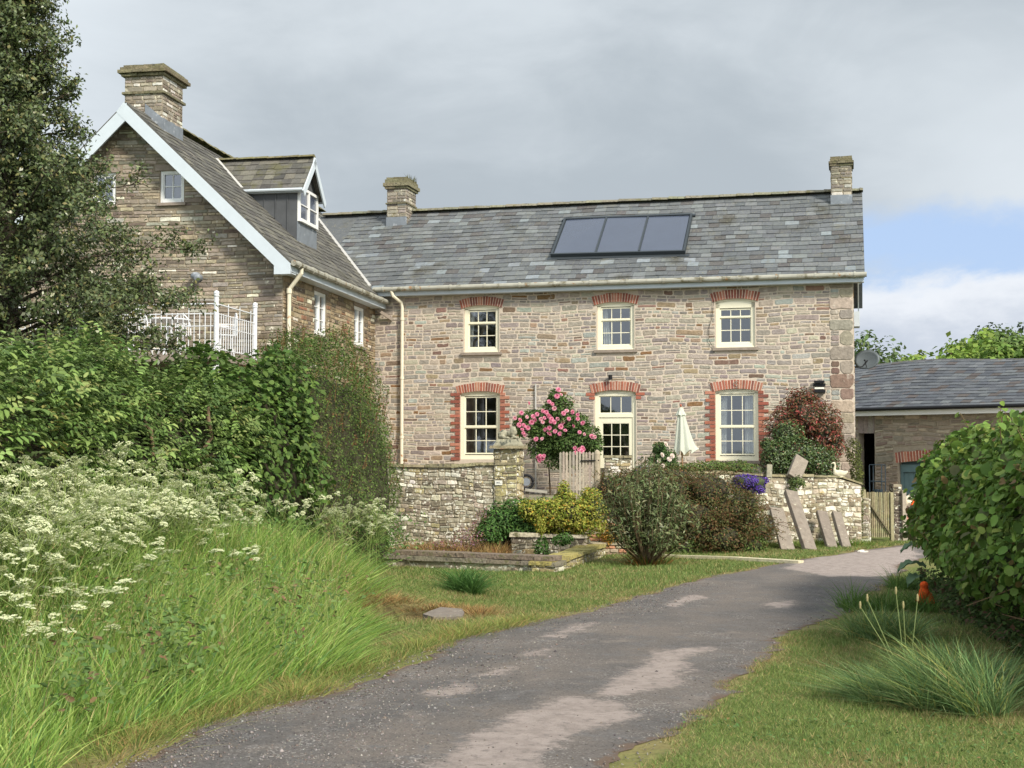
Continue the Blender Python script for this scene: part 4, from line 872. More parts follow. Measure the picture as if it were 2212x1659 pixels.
def casement(mp, a, b, z0, z1, nc, nr, label, lint, sill_c=True, mull=None, fw=.05):
    """mp(x, z, depth inward)"""
    mb = MB()
    def bx(m, x0, x1, za, zb, da, db): m.hexa([mp(x0, za, da), mp(x1, za, da), mp(x1, za, db), mp(x0, za, db)], [mp(x0, zb, da), mp(x1, zb, da), mp(x1, zb, db), mp(x0, zb, db)])
    bx(mb, a, a + fw, z0, z1, .02, .1); bx(mb, b - fw, b, z0, z1, .02, .1); bx(mb, a + fw, b - fw, z1 - fw, z1, .02, .1); bx(mb, a + fw, b - fw, z0, z0 + fw * 1.3, .0, .1)
    if mull: m_ = (a + b) / 2; bx(mb, m_ - mull, m_ + mull, z0 + fw, z1 - fw, .02, .1)
    w_ = mb.build('window', 'white_paint', house, label=label); sb = MB(); A, B = a + fw, b - fw; leaves_ = [(A, B)] if not mull else [(A, (a + b) / 2 - mull), ((a + b) / 2 + mull, B)]; gb = MB()
    for x0, x1 in leaves_:
        lo, hi = z0 + fw * 1.3, z1 - fw; st = .022
        bx(sb, x0, x0 + st, lo, hi, .03, .08); bx(sb, x1 - st, x1, lo, hi, .03, .08); bx(sb, x0 + st, x1 - st, hi - st, hi, .03, .08); bx(sb, x0 + st, x1 - st, lo, lo + st, .03, .08)
        for i in range(1, nc): x = x0 + (x1 - x0) * i / nc; bx(sb, x - .009, x + .009, lo + st, hi - st, .036, .074)
        for i in range(1, nr): z = lo + (hi - lo) * i / nr; bx(sb, x0 + st, x1 - st, z - .008, z + .008, .037, .073)
        gb.add([mp(x0, lo, .055), mp(x1, lo, .055), mp(x1, hi, .055), mp(x0, hi, .055)], [(0, 1, 2, 3)])
    sb.build('casement', 'white_paint', w_); gb.build('glass', 'glass', w_)
    if lint: mb = MB(); bx(mb, a - .1, b + .1, z1 + .003, z1 + .11, -.025, .1); mb.build('lintel', 'sill_stone', w_)
    if sill_c: mb = MB(); bx(mb, a - .05, b + .05, z0 - .06, z0 - .003, -.05, .1); mb.build('sill', 'sill_stone', w_)
    return w_
mg = lambda x, z, d: WM(x, d, z)
ms = lambda t, z, d: WM(-d, t, z)
casement(mg, *GW[0], 2, 2, 'small attic window on the right of the gable', True); casement(mg, *GW[1], 2, 2, 'small attic window half hidden by the tree', True)
casement(ms, *SW[0], 1, 3, 'nearer tall white window in the wing side wall', True, mull=.03); casement(ms, *SW[1], 1, 3, 'further tall white window in the wing side wall', True, mull=.03)
# barge boards on the gable
mb = MB()
for g, e_, o_ in ((roofw, 0, 0), (roofwl, .004, .22)): mb.hexa([g(T0 - .02 + e_, -.02, -.27), g(T0 + .01, -.02, -.27), g(T0 + .01, LW - o_, -.27), g(T0 - .02 + e_, LW - o_, -.27)], [g(T0 - .02 + e_, -.02, -.03), g(T0 + .01, -.02, -.03), g(T0 + .01, LW + .02 - o_ * .1, -.03), g(T0 - .02 + e_, LW + .02 - o_ * .1, -.03)])
mb.hexa([WM(-.05, T0 - .019, 4.93), WM(.27, T0 - .019, 4.93), WM(.27, T0 + .009, 4.93), WM(-.05, T0 + .009, 4.93)], [WM(-.05, T0 - .019, 5.25), WM(.27, T0 - .019, 5.12), WM(.27, T0 + .009, 5.12), WM(-.05, T0 + .009, 5.25)])
mb.hexa([WM(-.004, T0 + .012, 4.95), WM(.26, T0 + .012, 4.95), WM(.26, 0, 4.95), WM(-.004, 0, 4.95)], [WM(-.004, T0 + .012, 4.97), WM(.26, T0 + .012, 4.97), WM(.26, 0, 4.97), WM(-.004, 0, 4.97)])
mb.build('bargeboard', 'barge_paint', house, label='pale blue white barge boards on the gable')
mb = MB()
for sg in (1, -1):
    P = [(SR, 8.26), (SR + sg * 3.3, 8.26 - KW * 3.3)]
    mb.hexa([WM(P[0][0], T0 + .012, P[0][1] - .04), WM(P[1][0], T0 + .012, P[1][1] - .04), WM(P[1][0], -.002, P[1][1] - .04), WM(P[0][0], -.002, P[0][1] - .04)], [WM(P[0][0], T0 + .012, P[0][1] - .02), WM(P[1][0], T0 + .012, P[1][1] - .02), WM(P[1][0], -.002, P[1][1] - .02), WM(P[0][0], -.002, P[0][1] - .02)])
mb.build('soffit', 'barge_paint', house)
mb = MB(); gutter(mb, WM(.33, T0, 5.14), WM(.33, WL + .42, 5.14)); mb.build('gutter', 'gutter_metal', house, label='gutter along the wing')
mb = MB(); mb.hexa([WM(.24, T0, 4.98), WM(.27, T0, 4.98), WM(.27, WL + .5, 4.98), WM(.24, WL + .5, 4.98)], [WM(.24, T0, 5.14), WM(.27, T0, 5.14), WM(.27, WL + .5, 5.14), WM(.24, WL + .5, 5.14)]); mb.hexa([WM(0, .02, 4.98), WM(.235, .02, 4.98), WM(.235, WL, 4.98), WM(0, WL, 4.98)], [WM(0, .02, 5.0), WM(.235, .02, 5.0), WM(.235, WL, 5.0), WM(0, WL, 5.0)]); mb.build('fascia', 'barge_paint', house)
mb = MB(); mb.tube([WM(.33, .1, 5.12), WM(.33, .1, 5.0), WM(.10, .12, 4.72), WM(.08, .12, 4.6), WM(.08, .12, -.3)], .04, 10); mb.tube([WM(.08, .12, 4.62), WM(.08, .12, 4.72)], .055, 10); mb.build('downpipe', 'pipe_paint', house, label='pale downpipe on the corner of the wing')
mb = MB(); mb.bar(WM(.05, WL - .25, 5.0), (-5.35, -.04, 4.72), .06, .07); mb.build('stay', 'sill_stone', house)
mb = MB(); q = WM(-1.72, -.12, 4.97); mb.tube([WM(-1.72, 0, 5.0), q], .025, 8); mb.sphere(q, (.1, .09, .075), 12, 8); mb.tube([q, WM(-1.62, -.2, 4.9)], [.06, .09], 12); mb.build('floodlight', 'lead', house, smooth=True)
# dormer
DM = lambda s, t, z: WM(s, t, z)
ds0, dt0, dt1 = -.68, 2.76, 4.06; dm = (dt0 + dt1) / 2; dze, dzr = 7.27, 7.99
mb = MB()
mb.add([DM(ds0, dt0, 5.95), DM(ds0, dt1, 5.95), DM(ds0, dt1, dze), DM(ds0, dm, dzr - .06), DM(ds0, dt0, dze)], [(0, 1, 2, 3, 4)])
for t in (dt0, dt1): mb.add([DM(ds0, t, 5.95), DM(ds0, t, dze), DM(-2.2, t, dze), DM(-2.2, t, 6.6)], [(0, 1, 2, 3)])
for i in range(5): x = ds0 - .22 - i * .26; mb.hexa([DM(x, dt0 - .02, 6.0), DM(x + .02, dt0 - .02, 6.0), DM(x + .02, dt0, 6.0), DM(x, dt0, 6.0)], [DM(x, dt0 - .02, dze), DM(x + .02, dt0 - .02, dze), DM(x + .02, dt0, dze), DM(x, dt0, dze)])
dor = mb.build('dormer', 'dark_lead', house)
dl = math.hypot((dt1 - dt0) / 2 + .14, dzr - dze + .12)
def droof(sgn):
    def g(u, v, n_):
        w_ = (dt1 - dt0) / 2 + .14; k = v / dl; t = dm - sgn * (w_ * (1 - k)) - sgn * n_ * .6; z = (dze - .12) + (dzr + .0 - dze + .12) * k + n_ * .75; return DM(ds0 + .16 - u, t, z)
    return g
mb = MB()
for sgn in (1, -1):
    g = droof(sgn); L_ = 2.35
    mb.hexa([g(0, 0, -.03), g(L_, 0, -.03), g(L_, dl, -.03), g(0, dl, -.03)], [g(0, 0, 0), g(L_, 0, 0), g(L_, dl, 0), g(0, dl, 0)], SLW[0][0]); slates(mb, L_, dl, g, SLW, rng, expo=.19, wid=.22, th=.014)
mb.build('roof', 'mossy_slate', dor)
mb = MB(); ridge_tiles(mb, lambda u, a_, h: DM(ds0 + .16 - u, dm + a_, dzr + h + .01), 2.3, rng, S(112, 108, 78), r=.09, seg=.35); mb.build('ridge', 'ridge', dor)
mb = MB()
for sgn in (1, -1):
    g = droof(sgn); mb.hexa([g(-.03, -.02, -.17), g(0, -.02, -.17), g(0, dl, -.17), g(-.03, dl, -.17)], [g(-.03, -.02, -.02), g(0, -.02, -.02), g(0, dl + .02, -.02), g(-.03, dl + .02, -.02)])
    t = dt0 - .13 if sgn == 1 else dt1 + .13; mb.tube([DM(ds0 + .16, t, 7.15), DM(ds0 - 1.35, t, 7.15)], .035, 8)
    g = droof(sgn)
mb.hexa([DM(ds0 + .15, dt0 - .1, 7.10), DM(ds0 - 1.3, dt0 - .1, 7.10), DM(ds0 - 1.3, dt0 - .003, 7.10), DM(ds0 + .15, dt0 - .003, 7.10)], [DM(ds0 + .15, dt0 - .1, 7.16), DM(ds0 - 1.3, dt0 - .1, 7.16), DM(ds0 - 1.3, dt0 - .003, 7.16), DM(ds0 + .15, dt0 - .003, 7.16)])
mb.build('bargeboard', 'barge_paint', dor)
mb = MB(); 
def bxd(m, t0_, t1_, za, zb, o0, o1): m.hexa([DM(ds0 + o0, t0_, za), DM(ds0 + o1, t0_, za), DM(ds0 + o1, t1_, za), DM(ds0 + o0, t1_, za)], [DM(ds0 + o0, t0_, zb), DM(ds0 + o1, t0_, zb), DM(ds0 + o1, t1_, zb), DM(ds0 + o0, t1_, zb)])
ta, tb, za, zb = dt0 + .02, dt1 - .02, 6.50, 7.26
bxd(mb, ta, ta + .06, za, zb, .002, .06); bxd(mb, tb - .06, tb, za, zb, .002, .06); bxd(mb, ta + .06, tb - .06, zb - .06, zb, .002, .06); bxd(mb, ta + .06, tb - .06, za, za + .07, .002, .08); bxd(mb, dm - .04, dm + .04, za + .07, zb - .06, .002, .06)
for q in (ta + .06, dm + .04):
    w_ = (tb - ta) / 2 - .10; bxd(mb, q, q + w_, (za + zb) / 2 - .01, (za + zb) / 2 + .012, .01, .05)
mb.build('window', 'white_paint', dor)
mb = MB(); bxd(mb, ta + .05, tb - .05, za + .05, zb - .05, .006, .024); mb.build('glass', 'solar_glass', dor)
mb = MB(); bxd(mb, dt0 - .01, dt1 + .01, 5.98, 6.49, .002, .014); mb.build('apron', 'lead', dor)
mb = MB(); g0 = [DM(ds0 - .95, dt0 - .18, 7.02), DM(-2.55, dt0 - .02 + .5, 7.98)]
mb.bar(DM(-1.86, dt0 - .16, 7.22), DM(-2.72, dm - .12, 8.03), .07, .02, (0, 0, 1)); mb.build('valley', 'grey_pipe', dor)
# balcony
mb = MB(); sB = -.48; tF = -2.1; zt = 4.32; zd = 3.3
mb.hexa([WM(-5.6, tF - .1, zd - .12), WM(sB + .1, tF - .1, zd - .12), WM(sB + .1, -.03, zd - .12), WM(-5.6, -.03, zd - .12)], [WM(-5.6, tF - .1, zd), WM(sB + .1, tF - .1, zd), WM(sB + .1, -.03, zd), WM(-5.6, -.03, zd)])
bal = mb.build('balcony', 'sill_stone', house)
for s_, t_ in ((sB, tF), (sB, -.2), (-2.95, tF), (-5.5, tF)):
    mb = MB(); q = WM(s_, t_, 0); mb.tube([(q[0], q[1], zd), (q[0], q[1], zt + .0)], .042, 10); mb.lathe([(.05, 0), (.055, .02), (.04, .03), (.05, .05), (.045, .09), (.001, .11)], (q[0], q[1], zt), 10); mb.build('post', 'white_metal', bal, smooth=False)
for s_, t_ in ((sB, tF), (-2.95, tF), (-5.5, tF)):
    mb = MB(); q = WM(s_, t_, 0); mb.tube([(q[0], q[1], -.3), (q[0], q[1], zd - .12)], .06, 8); mb.build('support', 'white_metal', bal)
def railing(p, q, nb_):
    mb = MB(); 
    for z, r in ((zt - .13, .014), (zt - .30, .01), (zd + .1, .012), (zd + .5, .009)): mb.tube([WM(*p, z), WM(*q, z)], r, 6)
    for i in range(1, nb_):
        k = i / nb_; s_, t_ = p[0] + (q[0] - p[0]) * k, p[1] + (q[1] - p[1]) * k; mb.tube([WM(s_, t_, zd + .08), WM(s_, t_, (zt - .28) if i % 5 else zt - .08)], .0085, 5)
    mb.build('railing', 'white_metal', bal)
railing((sB, tF), (sB, -.2), 17); railing((sB, tF), (-2.95, tF), 24); railing((-2.95, tF), (-5.5, tF), 24)
# ================================================================== GARDEN WALLS, TERRACE, STEPS
PAL_RUB = dk([(S(166, 156, 136), 5), (S(146, 136, 116), 5), (S(184, 176, 154), 3.5), (S(222, 218, 202), 1.4), (S(118, 108, 92), 1.6), (S(170, 156, 116), 1)], .98)
class Seg:
    def __init__(s, p, q):
        s.p = np.array([*p[:2], 0.]); d = np.array([*q[:2], 0.]) - s.p; s.L = float(np.linalg.norm(d)); s.e = d / s.L; s.n = np.array([s.e[1], -s.e[0], 0])   # n faces right of travel
    def __call__(s, a, z, d=0): return V3(s.p + s.e * a + s.n * d + np.array([0, 0, z]))
def rubble_wall(name, p, q, zb, top, th=.42, ends=(1, 1), label=None, cat='wall', cop=.055, hr=(.05, .125), seed=1, back=False, copo=.05, pal=PAL_RUB, mat='rubble_stone', copc=S(136, 128, 100), group=None, parent=None, jt=1.1):
    g = Seg(p, q); r = random.Random(seed); L_ = g.L
    root = parent or empty(name, V3(g(L_ / 2, zb)), 0, label, cat, group); inv = Matrix.Translation(-Vector(root.location)) if not parent else Matrix.Identity(4)
    F_ = lambda a, z, d: tuple(inv @ Vector(g(a, z, d)))
    mb = MB(); n_ = max(1, int(L_ / .6)); xs = [L_ * i / n_ for i in range(n_ + 1)]
    for a, b in zip(xs, xs[1:]): mb.hexa([F_(a, zb, 0), F_(b, zb, 0), F_(b, zb, -th), F_(a, zb, -th)], [F_(a, top(a), 0), F_(b, top(b), 0), F_(b, top(b), -th), F_(a, top(a), -th)])
    mb.build('core', 'mortar_rubble', root)
    mb = MB(); zt_ = max(top(0), top(L_), top(L_ / 2))
    stones(mb, 0, L_, zb, zt_ + .1, F_, pal, r, top=top, hr=hr, wr=(1.0, 2.6), split=.35, gap=.010, proud=.014, jt=jt, wav=.035)
    for k, (a, sg) in enumerate(((0, -1), (L_, 1))):
        if ends[k]: stones(mb, -th, 0, zb, top(a) + .02, lambda t, z, d, a=a, sg=sg: F_(a + sg * d, z, t), pal, r, hr=hr, wr=(1, 2.4), gap=.012, proud=.02, jt=jt, wav=.02)
    mb.build('stonework', mat, root)
    if cop:
        mb = MB(); x = -copo
        while x < L_ + copo - .02:
            e = min(x + r.uniform(.3, .65), L_ + copo); o = r.uniform(-.015, .02); h = cop * r.uniform(.7, 1.2); dz = r.uniform(-.006, .01); c = jit(copc, r, .2); za, zb_ = top(min(max(x, 0), L_)) + dz, top(min(e, L_)) + dz
            mb.hexa([F_(x + .005, za, copo + o), F_(e, zb_, copo + o * .5), F_(e, zb_, -th - copo), F_(x + .005, za, -th - copo)], [F_(x + .01, za + h, copo + o - .012), F_(e - .006, zb_ + h * r.uniform(.85, 1.1), copo + o * .5 - .012), F_(e, zb_ + h, -th - copo), F_(x + .005, za + h, -th - copo)], c); x = e
        mb.build('coping', 'ridge', root)
    return root
def cshift(c, k): return tuple(v * k for v in c)
# left wall, in line with the house front
pq = MF.loc(W(1117, 1000, 24.6)); sP, tP = pq[0], pq[1]
LW0 = MF.w(sP - 4.3, tP + .02, 0); LW1 = MF.w(sP - .02, tP + .02, 0)
rubble_wall('garden_wall', LW0, LW1, -.55, lambda a: 1.31 + .02 * math.sin(a * 1.4 + 1) + (.03 if a > 3.2 else 0), label='tall lichened garden wall with stone coping to the left of the lion pillar', seed=11, copo=.05)
# pillar with lion
P0 = MF.w(sP - .43, tP - .02, 0); P1 = MF.w(sP, tP - .02, 0)
pil = rubble_wall('gate_pillar', P0, P1, -.5, lambda a: 1.64, th=.46, label='square stone pillar at the end of the tall garden wall, topped by the lion', cat='pillar', cop=.045, copo=.075, seed=12, hr=(.08, .16), pal=dk([(S(176, 164, 120), 4), (S(150, 140, 110), 4), (S(200, 190, 150), 2), (S(120, 112, 90), 2)], .9))
mb = MB(); c0 = MF.w(sP - .215, tP + .21, 1.69) - np.array(pil.location); R2 = Matrix.Rotation(-math.radians(MF.a), 3, 'Z')
def rb(x, y, z): return tuple(Vector(c0) + R2 @ Vector((x, y, z)))
for (h0, h1, w0_, w1_) in ((0, .03, .235, .235), (.031, .13, .225, .17)):
    mb.hexa([rb(-w0_, -w0_, h0), rb(w0_, -w0_, h0), rb(w0_, w0_, h0), rb(-w0_, w0_, h0)], [rb(-w1_, -w1_, h1), rb(w1_, -w1_, h1), rb(w1_, w1_, h1), rb(-w1_, w1_, h1)], S(128, 128, 118))
mb.build('plinth', 'statue', pil)
def sculpt(name, lumps, loc, rz, mat, voxel=.012, **k):
    mb = MB()
    for l_ in lumps:
        if l_[0] == 's': mb.sphere(l_[1], l_[2], 14, 10)
        else: mb.tube(l_[1], l_[2], 10)
    o = mb.build(name, mat, None, **k); o.location = V3(loc); o.rotation_euler = (0, 0, rz)
    m = o.modifiers.new('r', 'REMESH'); m.mode = 'VOXEL'; m.voxel_size = voxel; m.use_smooth_shade = True
    s_ = o.modifiers.new('s', 'SMOOTH'); s_.iterations = 3; s_.factor = .5
    return o
lion = [('s', (-.10, .02, .085), (.085, .075, .095)), ('s', (-.13, 0, .05), (.07, .09, .055)), ('t', [(-.12, .02, .09), (.0, .02, .085), (.08, .01, .11)], [.075, .06, .07]),
        ('s', (.095, -.01, .17), (.062, .06, .065)), ('s', (.10, -.02, .12), (.075, .07, .07)), ('s', (.13, -.055, .155), (.033, .036, .028)), ('s', (.07, .0, .225), (.016, .012, .02)), ('s', (.125, .015, .22), (.016, .012, .02)),
        ('t', [(.09, -.05, .07), (.13, -.07, .03), (.19, -.09, .02)], [.03, .026, .028]), ('t', [(.09, .05, .07), (.13, .04, .03), (.19, .03, .02)], [.03, .026, .028]),
        ('t', [(-.10, -.07, .06), (-.05, -.09, .02), (.03, -.10, .02)], [.045, .03, .025]), ('t', [(-.17, .03, .05), (-.19, .0, .09), (-.16, -.05, .11), (-.11, -.075, .10)], [.018, .015, .014, .02]), ('s', (.03, -.01, .10), (.05, .06, .06)),
        ('s', (0, 0, .008), (.2, .12, .014))]
sculpt('lion_statue', lion, MF.w(sP - .215, tP + .19, 1.825), -.25, 'statue', label='weathered stone lion lying on the gate pillar with its head raised', cat='statue')
# plaque on the wall
pp_ = MF.loc(W(1076, 1043, 24.6)); mb = MB(); g = lambda s, z, d: V3(MF.w(s, tP - d, z))
def fbox(mb, g, s0, s1, z0, z1, d0, d1, c=(.5, .5, .5)): mb.hexa([g(s0, z0, d1), g(s1, z0, d1), g(s1, z0, d0), g(s0, z0, d0)], [g(s0, z1, d1), g(s1, z1, d1), g(s1, z1, d0), g(s0, z1, d0)], c)
s_, z_ = pp_[0], pp_[2]; fbox(mb, g, s_ - .068, s_ + .068, z_ - .042, z_ + .042, .035, .05)
pl_ = mb.build('house_plaque', 'ceramic', label='small white plaque hanging on the tall garden wall', cat='sign')
mb = MB()
for x0, x1, za, zb in ((-.04, -.03, -.018, .018), (-.03, -.018, .0, .01), (-.018, -.008, -.018, .018), (.0, .022, .012, .018), (.0, .006, -.018, .012), (.016, .022, -.018, .012), (.03, .05, -.012, -.006)): fbox(mb, g, s_ + x0, s_ + x1, z_ + za, z_ + zb, .05, .052)
o = mb.build('lettering', 'ink', pl_)
mb = MB(); mb.tube([g(s_ - .05, z_ + .04, .045), g(s_, z_ + .11, .03), g(s_ + .05, z_ + .04, .045)], .004, 5); mb.build('cord', 'black_metal', pl_)
# right wall
RWa, RWb = (1.78, 25.1), (7.02, 26.95)
topR = lambda a: 1.24 - .20 * a / 5.55 + .012 * math.sin(a * 3) - (0.10 * max(0, (a - 5.2) / .35) ** 2)
rubble_wall('garden_wall', RWa, RWb, -.5, topR, label='white lichened garden wall on the right with stone slabs leaning on it', seed=13, cop=.045, copo=.03, th=.4, pal=dk([(S(178, 168, 144), 5), (S(200, 192, 170), 3.5), (S(152, 140, 116), 4), (S(226, 220, 202), 1.8), (S(122, 110, 92), 2)], .9), hr=(.05, .12))
rubble_wall('gate_pillar', W(1307, 1000, 25.0), W(1362, 1000, 24.95), -.4, lambda a: 1.47, th=.4, label='low square stone pillar to the right of the picket gate', cat='pillar', cop=.05, copo=.03, seed=14)
rubble_wall('wall_stub', (7.1, 27.35), (7.27, 27.3), -.5, lambda a: .62, th=.35, label='narrow stone wall end between the ivy and the yard gate', cat='wall', cop=0, seed=15)
# terrace slab behind the walls
ft = lambda s, z: V3(MF.w(s, 0, z))
tp = [MF.w(sP - 4.6, tP + .3, 0), MF.w(sP - .02, tP + .3, 0), MF.w(sP + .35, tP + .8, 0), np.array([1.6, 25.6, 0]), np.array([1.9, 25.45, 0]), np.array([6.85, 27.2, 0]), MF.w(5.2, -.05, 0), MF.w(-6.3, -.05, 0), MF.w(-6.9, -3, 0)]
material('paving', S(150, 142, 122, .8), rough=.95, nscale=4, namt=.25, bump=.02, bscale=20, spots=[(S(90, 104, 52, .7), 2.5, .52, .66)])
mb = MB(); n_ = len(tp); mb.add([(p[0], p[1], .62) for p in tp] + [(p[0], p[1], -.6) for p in tp], [tuple(range(n_))] + [(i, n_ + i, n_ + (i + 1) % n_, (i + 1) % n_) for i in range(n_)]); mb.build('terrace', 'paving', kind='structure')
# steps up to the gate
st = empty('garden_steps', (1.0, 24.6, -.24), 0, 'stone steps with brick risers rising behind the yellow shrub to the picket gate', 'steps')
for i, (y, z) in enumerate([(23.75, -.02), (24.1, .16), (24.45, .34), (24.8, .52)]):
    mb = MB(); mb.box((-.45, y - 24.6, z + .24 - .04), (1.05, y - 24.6 + .42, z + .24), S(170, 160, 136)); mb.build('tread', 'sandstone', st)
    mb = MB(); stones(mb, -.45, 1.05, z - .18 + .24, z - .04 + .24, lambda s, zz, d, y=y: (s, y - 24.6 + .03 - d, zz), [(S(190, 140, 110), 2), (S(170, 156, 132), 2)], rng, hr=(.07, .07), wr=(2, 3), wav=0, split=0); mb.box((-.44, y - 24.6 + .04, 0), (1.04, y - 24.6 + .4, z + .2), S(150, 130, 110)); mb.build('riser', 'brick', st)
# picket gate
WOOD = S(176, 164, 148, .9)
def picket_gate(name, A, B, z0, z1, npk, label, c=WOOD, diag=True, round_=True, pw=.055, rails=(.16, .72), post=None, mid=None, seed=2, dc=None):
    g = Seg(A, B); r = random.Random(seed); root = empty(name, V3(g(0, z0)), 0, label, 'gate'); o = np.array(g(0, z0)); F_ = lambda a, z, d=0: tuple(np.array(g(a, z, d)) - o); H = z1 - z0
    mb = MB()
    for i in range(npk):
        x = pw / 2 + (g.L - pw) * i / (npk - 1); top_ = z1 - r.uniform(0, .02); lo = z0 + r.uniform(0, .02); cc = jit(c, r, .16); t_ = .024; lean = r.uniform(-.006, .006)
        a, b = x - pw / 2, x + pw / 2; pts = [(a, lo), (b, lo), (b + lean, top_ - pw * .5), (x + pw * .28 + lean, top_ - .008), (x + lean, top_), (x - pw * .28 + lean, top_ - .008), (a + lean, top_ - pw * .5)]; k = len(pts)
        mb.add([F_(*p, .012 + t_) for p in pts] + [F_(*p, .012) for p in pts], [tuple(range(k)), tuple(range(k, 2 * k))[::-1]] + [(j, k + j, k + (j + 1) % k, (j + 1) % k) for j in range(k)], cc)
    mb.build('pickets', 'old_wood', root)
    for rr in rails:
        mb = MB(); z = z0 + H * rr; fb = lambda s0, s1, za, zb, d0, d1, m=mb: m.hexa([F_(s0, za, d1), F_(s1, za, d1), F_(s1, za, d0), F_(s0, za, d0)], [F_(s0, zb, d1), F_(s1, zb, d1), F_(s1, zb, d0), F_(s0, zb, d0)], cshift(c, .85)); fb(0, g.L, z - .04, z + .04, -.025, .011); mb.build('rail', 'old_wood', root)
    if diag: mb = MB(); mb.bar(F_(.03, z0 + H * rails[-1] - .03, .05 if mid else -.01), F_(g.L - .03, z0 + H * rails[0] + .03, .05 if mid else -.01), .025, .07, (0, 1, 0), dc or cshift(c, .8)); mb.build('brace', 'old_wood', root)
    return root, F_, g
gp, F_, g_ = picket_gate('picket_gate', W(1209, 1000, 25.25), W(1284, 1000, 25.1), .70, 1.60, 11, 'weathered picket gate between the lion pillar and the low pillar', rails=(.14, .76), pw=.04)
mb = MB(); mb.bar(F_(g_.L - .25, 1.42, .045), F_(g_.L + .1, 1.43, .045), .02, .035, (0, 1, 0)); mb.build('hinge', 'black_metal', gp)
mb = MB(); q = W(1290, 1000, 25.08); mb.tube([(q[0], q[1], .5), (q[0], q[1], 1.55), (q[0], q[1], 1.60), (q[0], q[1], 1.625)], [.062, .06, .045, .01], 12, S(168, 156, 134)); mb.build('gate_post', 'old_wood', smooth=False, label='round topped timber post that carries the picket gate', cat='post')
# bench plank, wheel, planks on the lawn
q0, q1 = W(1134, 1058, 25.6), W(1182, 1063, 25.6); mb = MB(); mb.bar(q0 + [0, 0, 0], q1, .3, .045, (0, 0, 1), S(160, 156, 144))
for q in (q0 * .9 + q1 * .1, q0 * .15 + q1 * .85): mb.box((q[0] - .03, q[1] - .1, .62), (q[0] + .03, q[1] + .1, q[2] - .025), S(120, 112, 100))
mb.build('plank_bench', 'old_wood', label='grey plank bench behind the lion pillar', cat='bench')
q = W(1137, 1041, 25.9); mb = MB(); R_ = .13; pts = [(q[0] + R_ * math.cos(a), q[1], q[2] + R_ * math.sin(a)) for a in np.linspace(0, 2 * math.pi, 25)]; mb.tube(pts, .028, 8); wh = mb.build('cart_wheel', 'rubber', smooth=True, label='small black rubber wheel peeping out behind the lion pillar', cat='wheel'); mb = MB(); mb.tube([(q[0], q[1] - .02, q[2]), (q[0], q[1] + .02, q[2])], .075, 14); mb.build('rim', 'lead', wh)
def ground_plank(A, B, wd, label, c):
    a, b = G(*A), G(*B); a = [a[0], a[1], gz(a[0], a[1]) + .035]; b = [b[0], b[1], gz(b[0], b[1]) + .035]; mb = MB(); mb.bar(a, b, wd, .05, (0, 0, 1), c); mb.build('timber_plank', 'old_wood', label=label, cat='plank')
ground_plank((1432, 1203), (1600, 1211), .10, 'long pale plank on the lawn beside the vase shaped bush', S(206, 196, 162, .85)); ground_plank((1582, 1210), (1730, 1219), .16, 'wider pale plank on the lawn nearest the drive', S(212, 202, 170, .85))
q = G(965, 1334); mb = MB(); r_ = random.Random(3); n_ = 9; ring = [(q[0] + (.21 + r_.uniform(-.05, .05)) * math.cos(2 * math.pi * i / n_), q[1] + (.33 + r_.uniform(-.06, .06)) * math.sin(2 * math.pi * i / n_)) for i in range(n_)]
mb.add([(x, y, -.16) for x, y in ring] + [(x, y, -.085 + .05 * (y - q[1])) for x, y in ring], [tuple(range(n_, 2 * n_))] + [(i, (i + 1) % n_, n_ + (i + 1) % n_, n_ + i) for i in range(n_)], S(138, 128, 118, .75)); mb.build('flat_stone', 'sandstone', label='flat grey stone beside the hole in the lawn', cat='stone')
q = G(1865, 1195); mb = MB(); mb.sphere((q[0], q[1], q[2] + .03), (.11, .06, .035), 8, 6, S(226, 220, 208)); mb.build('white_stone', 'sandstone', label='small white stone at the edge of the drive near the slabs', cat='stone')
# raised stone bed (old trough)
bed = empty('stone_bed', (0, 21.5, -.22), 0, 'low raised bed edged with long mossy stone slabs on the lawn', 'raised bed')
def bseg(name, A, B, zb, zt, th, seed, cop, pal, copc):
    n0 = len(bpy.data.objects); tmp = rubble_wall('tmp', A, B, zb, (lambda a: zt), th=th, seed=seed, cop=cop, copo=.035, hr=(.07, .12), pal=pal, copc=copc)
    for c_ in list(tmp.children): c_.parent = bed; c_.location = Vector(tmp.location) - Vector(bed.location)
    bpy.data.objects.remove(tmp)
FLp, FRp, BRp = W(832, 1212, 21.2), W(1196, 1225, 19.85), W(1318, 1190, 24.3)
PB_ = dk(PAL_RUB, .8)
bseg('front', FLp, FRp, -.34, -.10, .34, 21, .06, PB_, S(126, 118, 102)); bseg('right', FRp, BRp, -.4, -.09, .34, 22, .05, dk([(S(170, 160, 110), 3), (S(140, 130, 92), 3)], .9), S(150, 140, 84))
mb = MB(); r_ = random.Random(6); sg_ = Seg(FLp, FRp); x = .12
while x < sg_.L - .3:
    e = min(x + r_.uniform(.8, 1.4), sg_.L - .02); h = .05; mb.hexa([np.array(sg_(x + .012, -.028, -.02)) - np.array(bed.location), np.array(sg_(e, -.028, -.03)) - np.array(bed.location), np.array(sg_(e, -.028, -.33)) - np.array(bed.location), np.array(sg_(x + .012, -.028, -.33)) - np.array(bed.location)], [np.array(sg_(x + .012, h - .015, -.03)) - np.array(bed.location), np.array(sg_(e, h - .01, -.035)) - np.array(bed.location), np.array(sg_(e, h - .01, -.33)) - np.array(bed.location), np.array(sg_(x + .012, h - .015, -.33)) - np.array(bed.location)], jit(S(118, 106, 92), r_, .15)); x = e
mb.build('top_slab', 'ridge', bed)
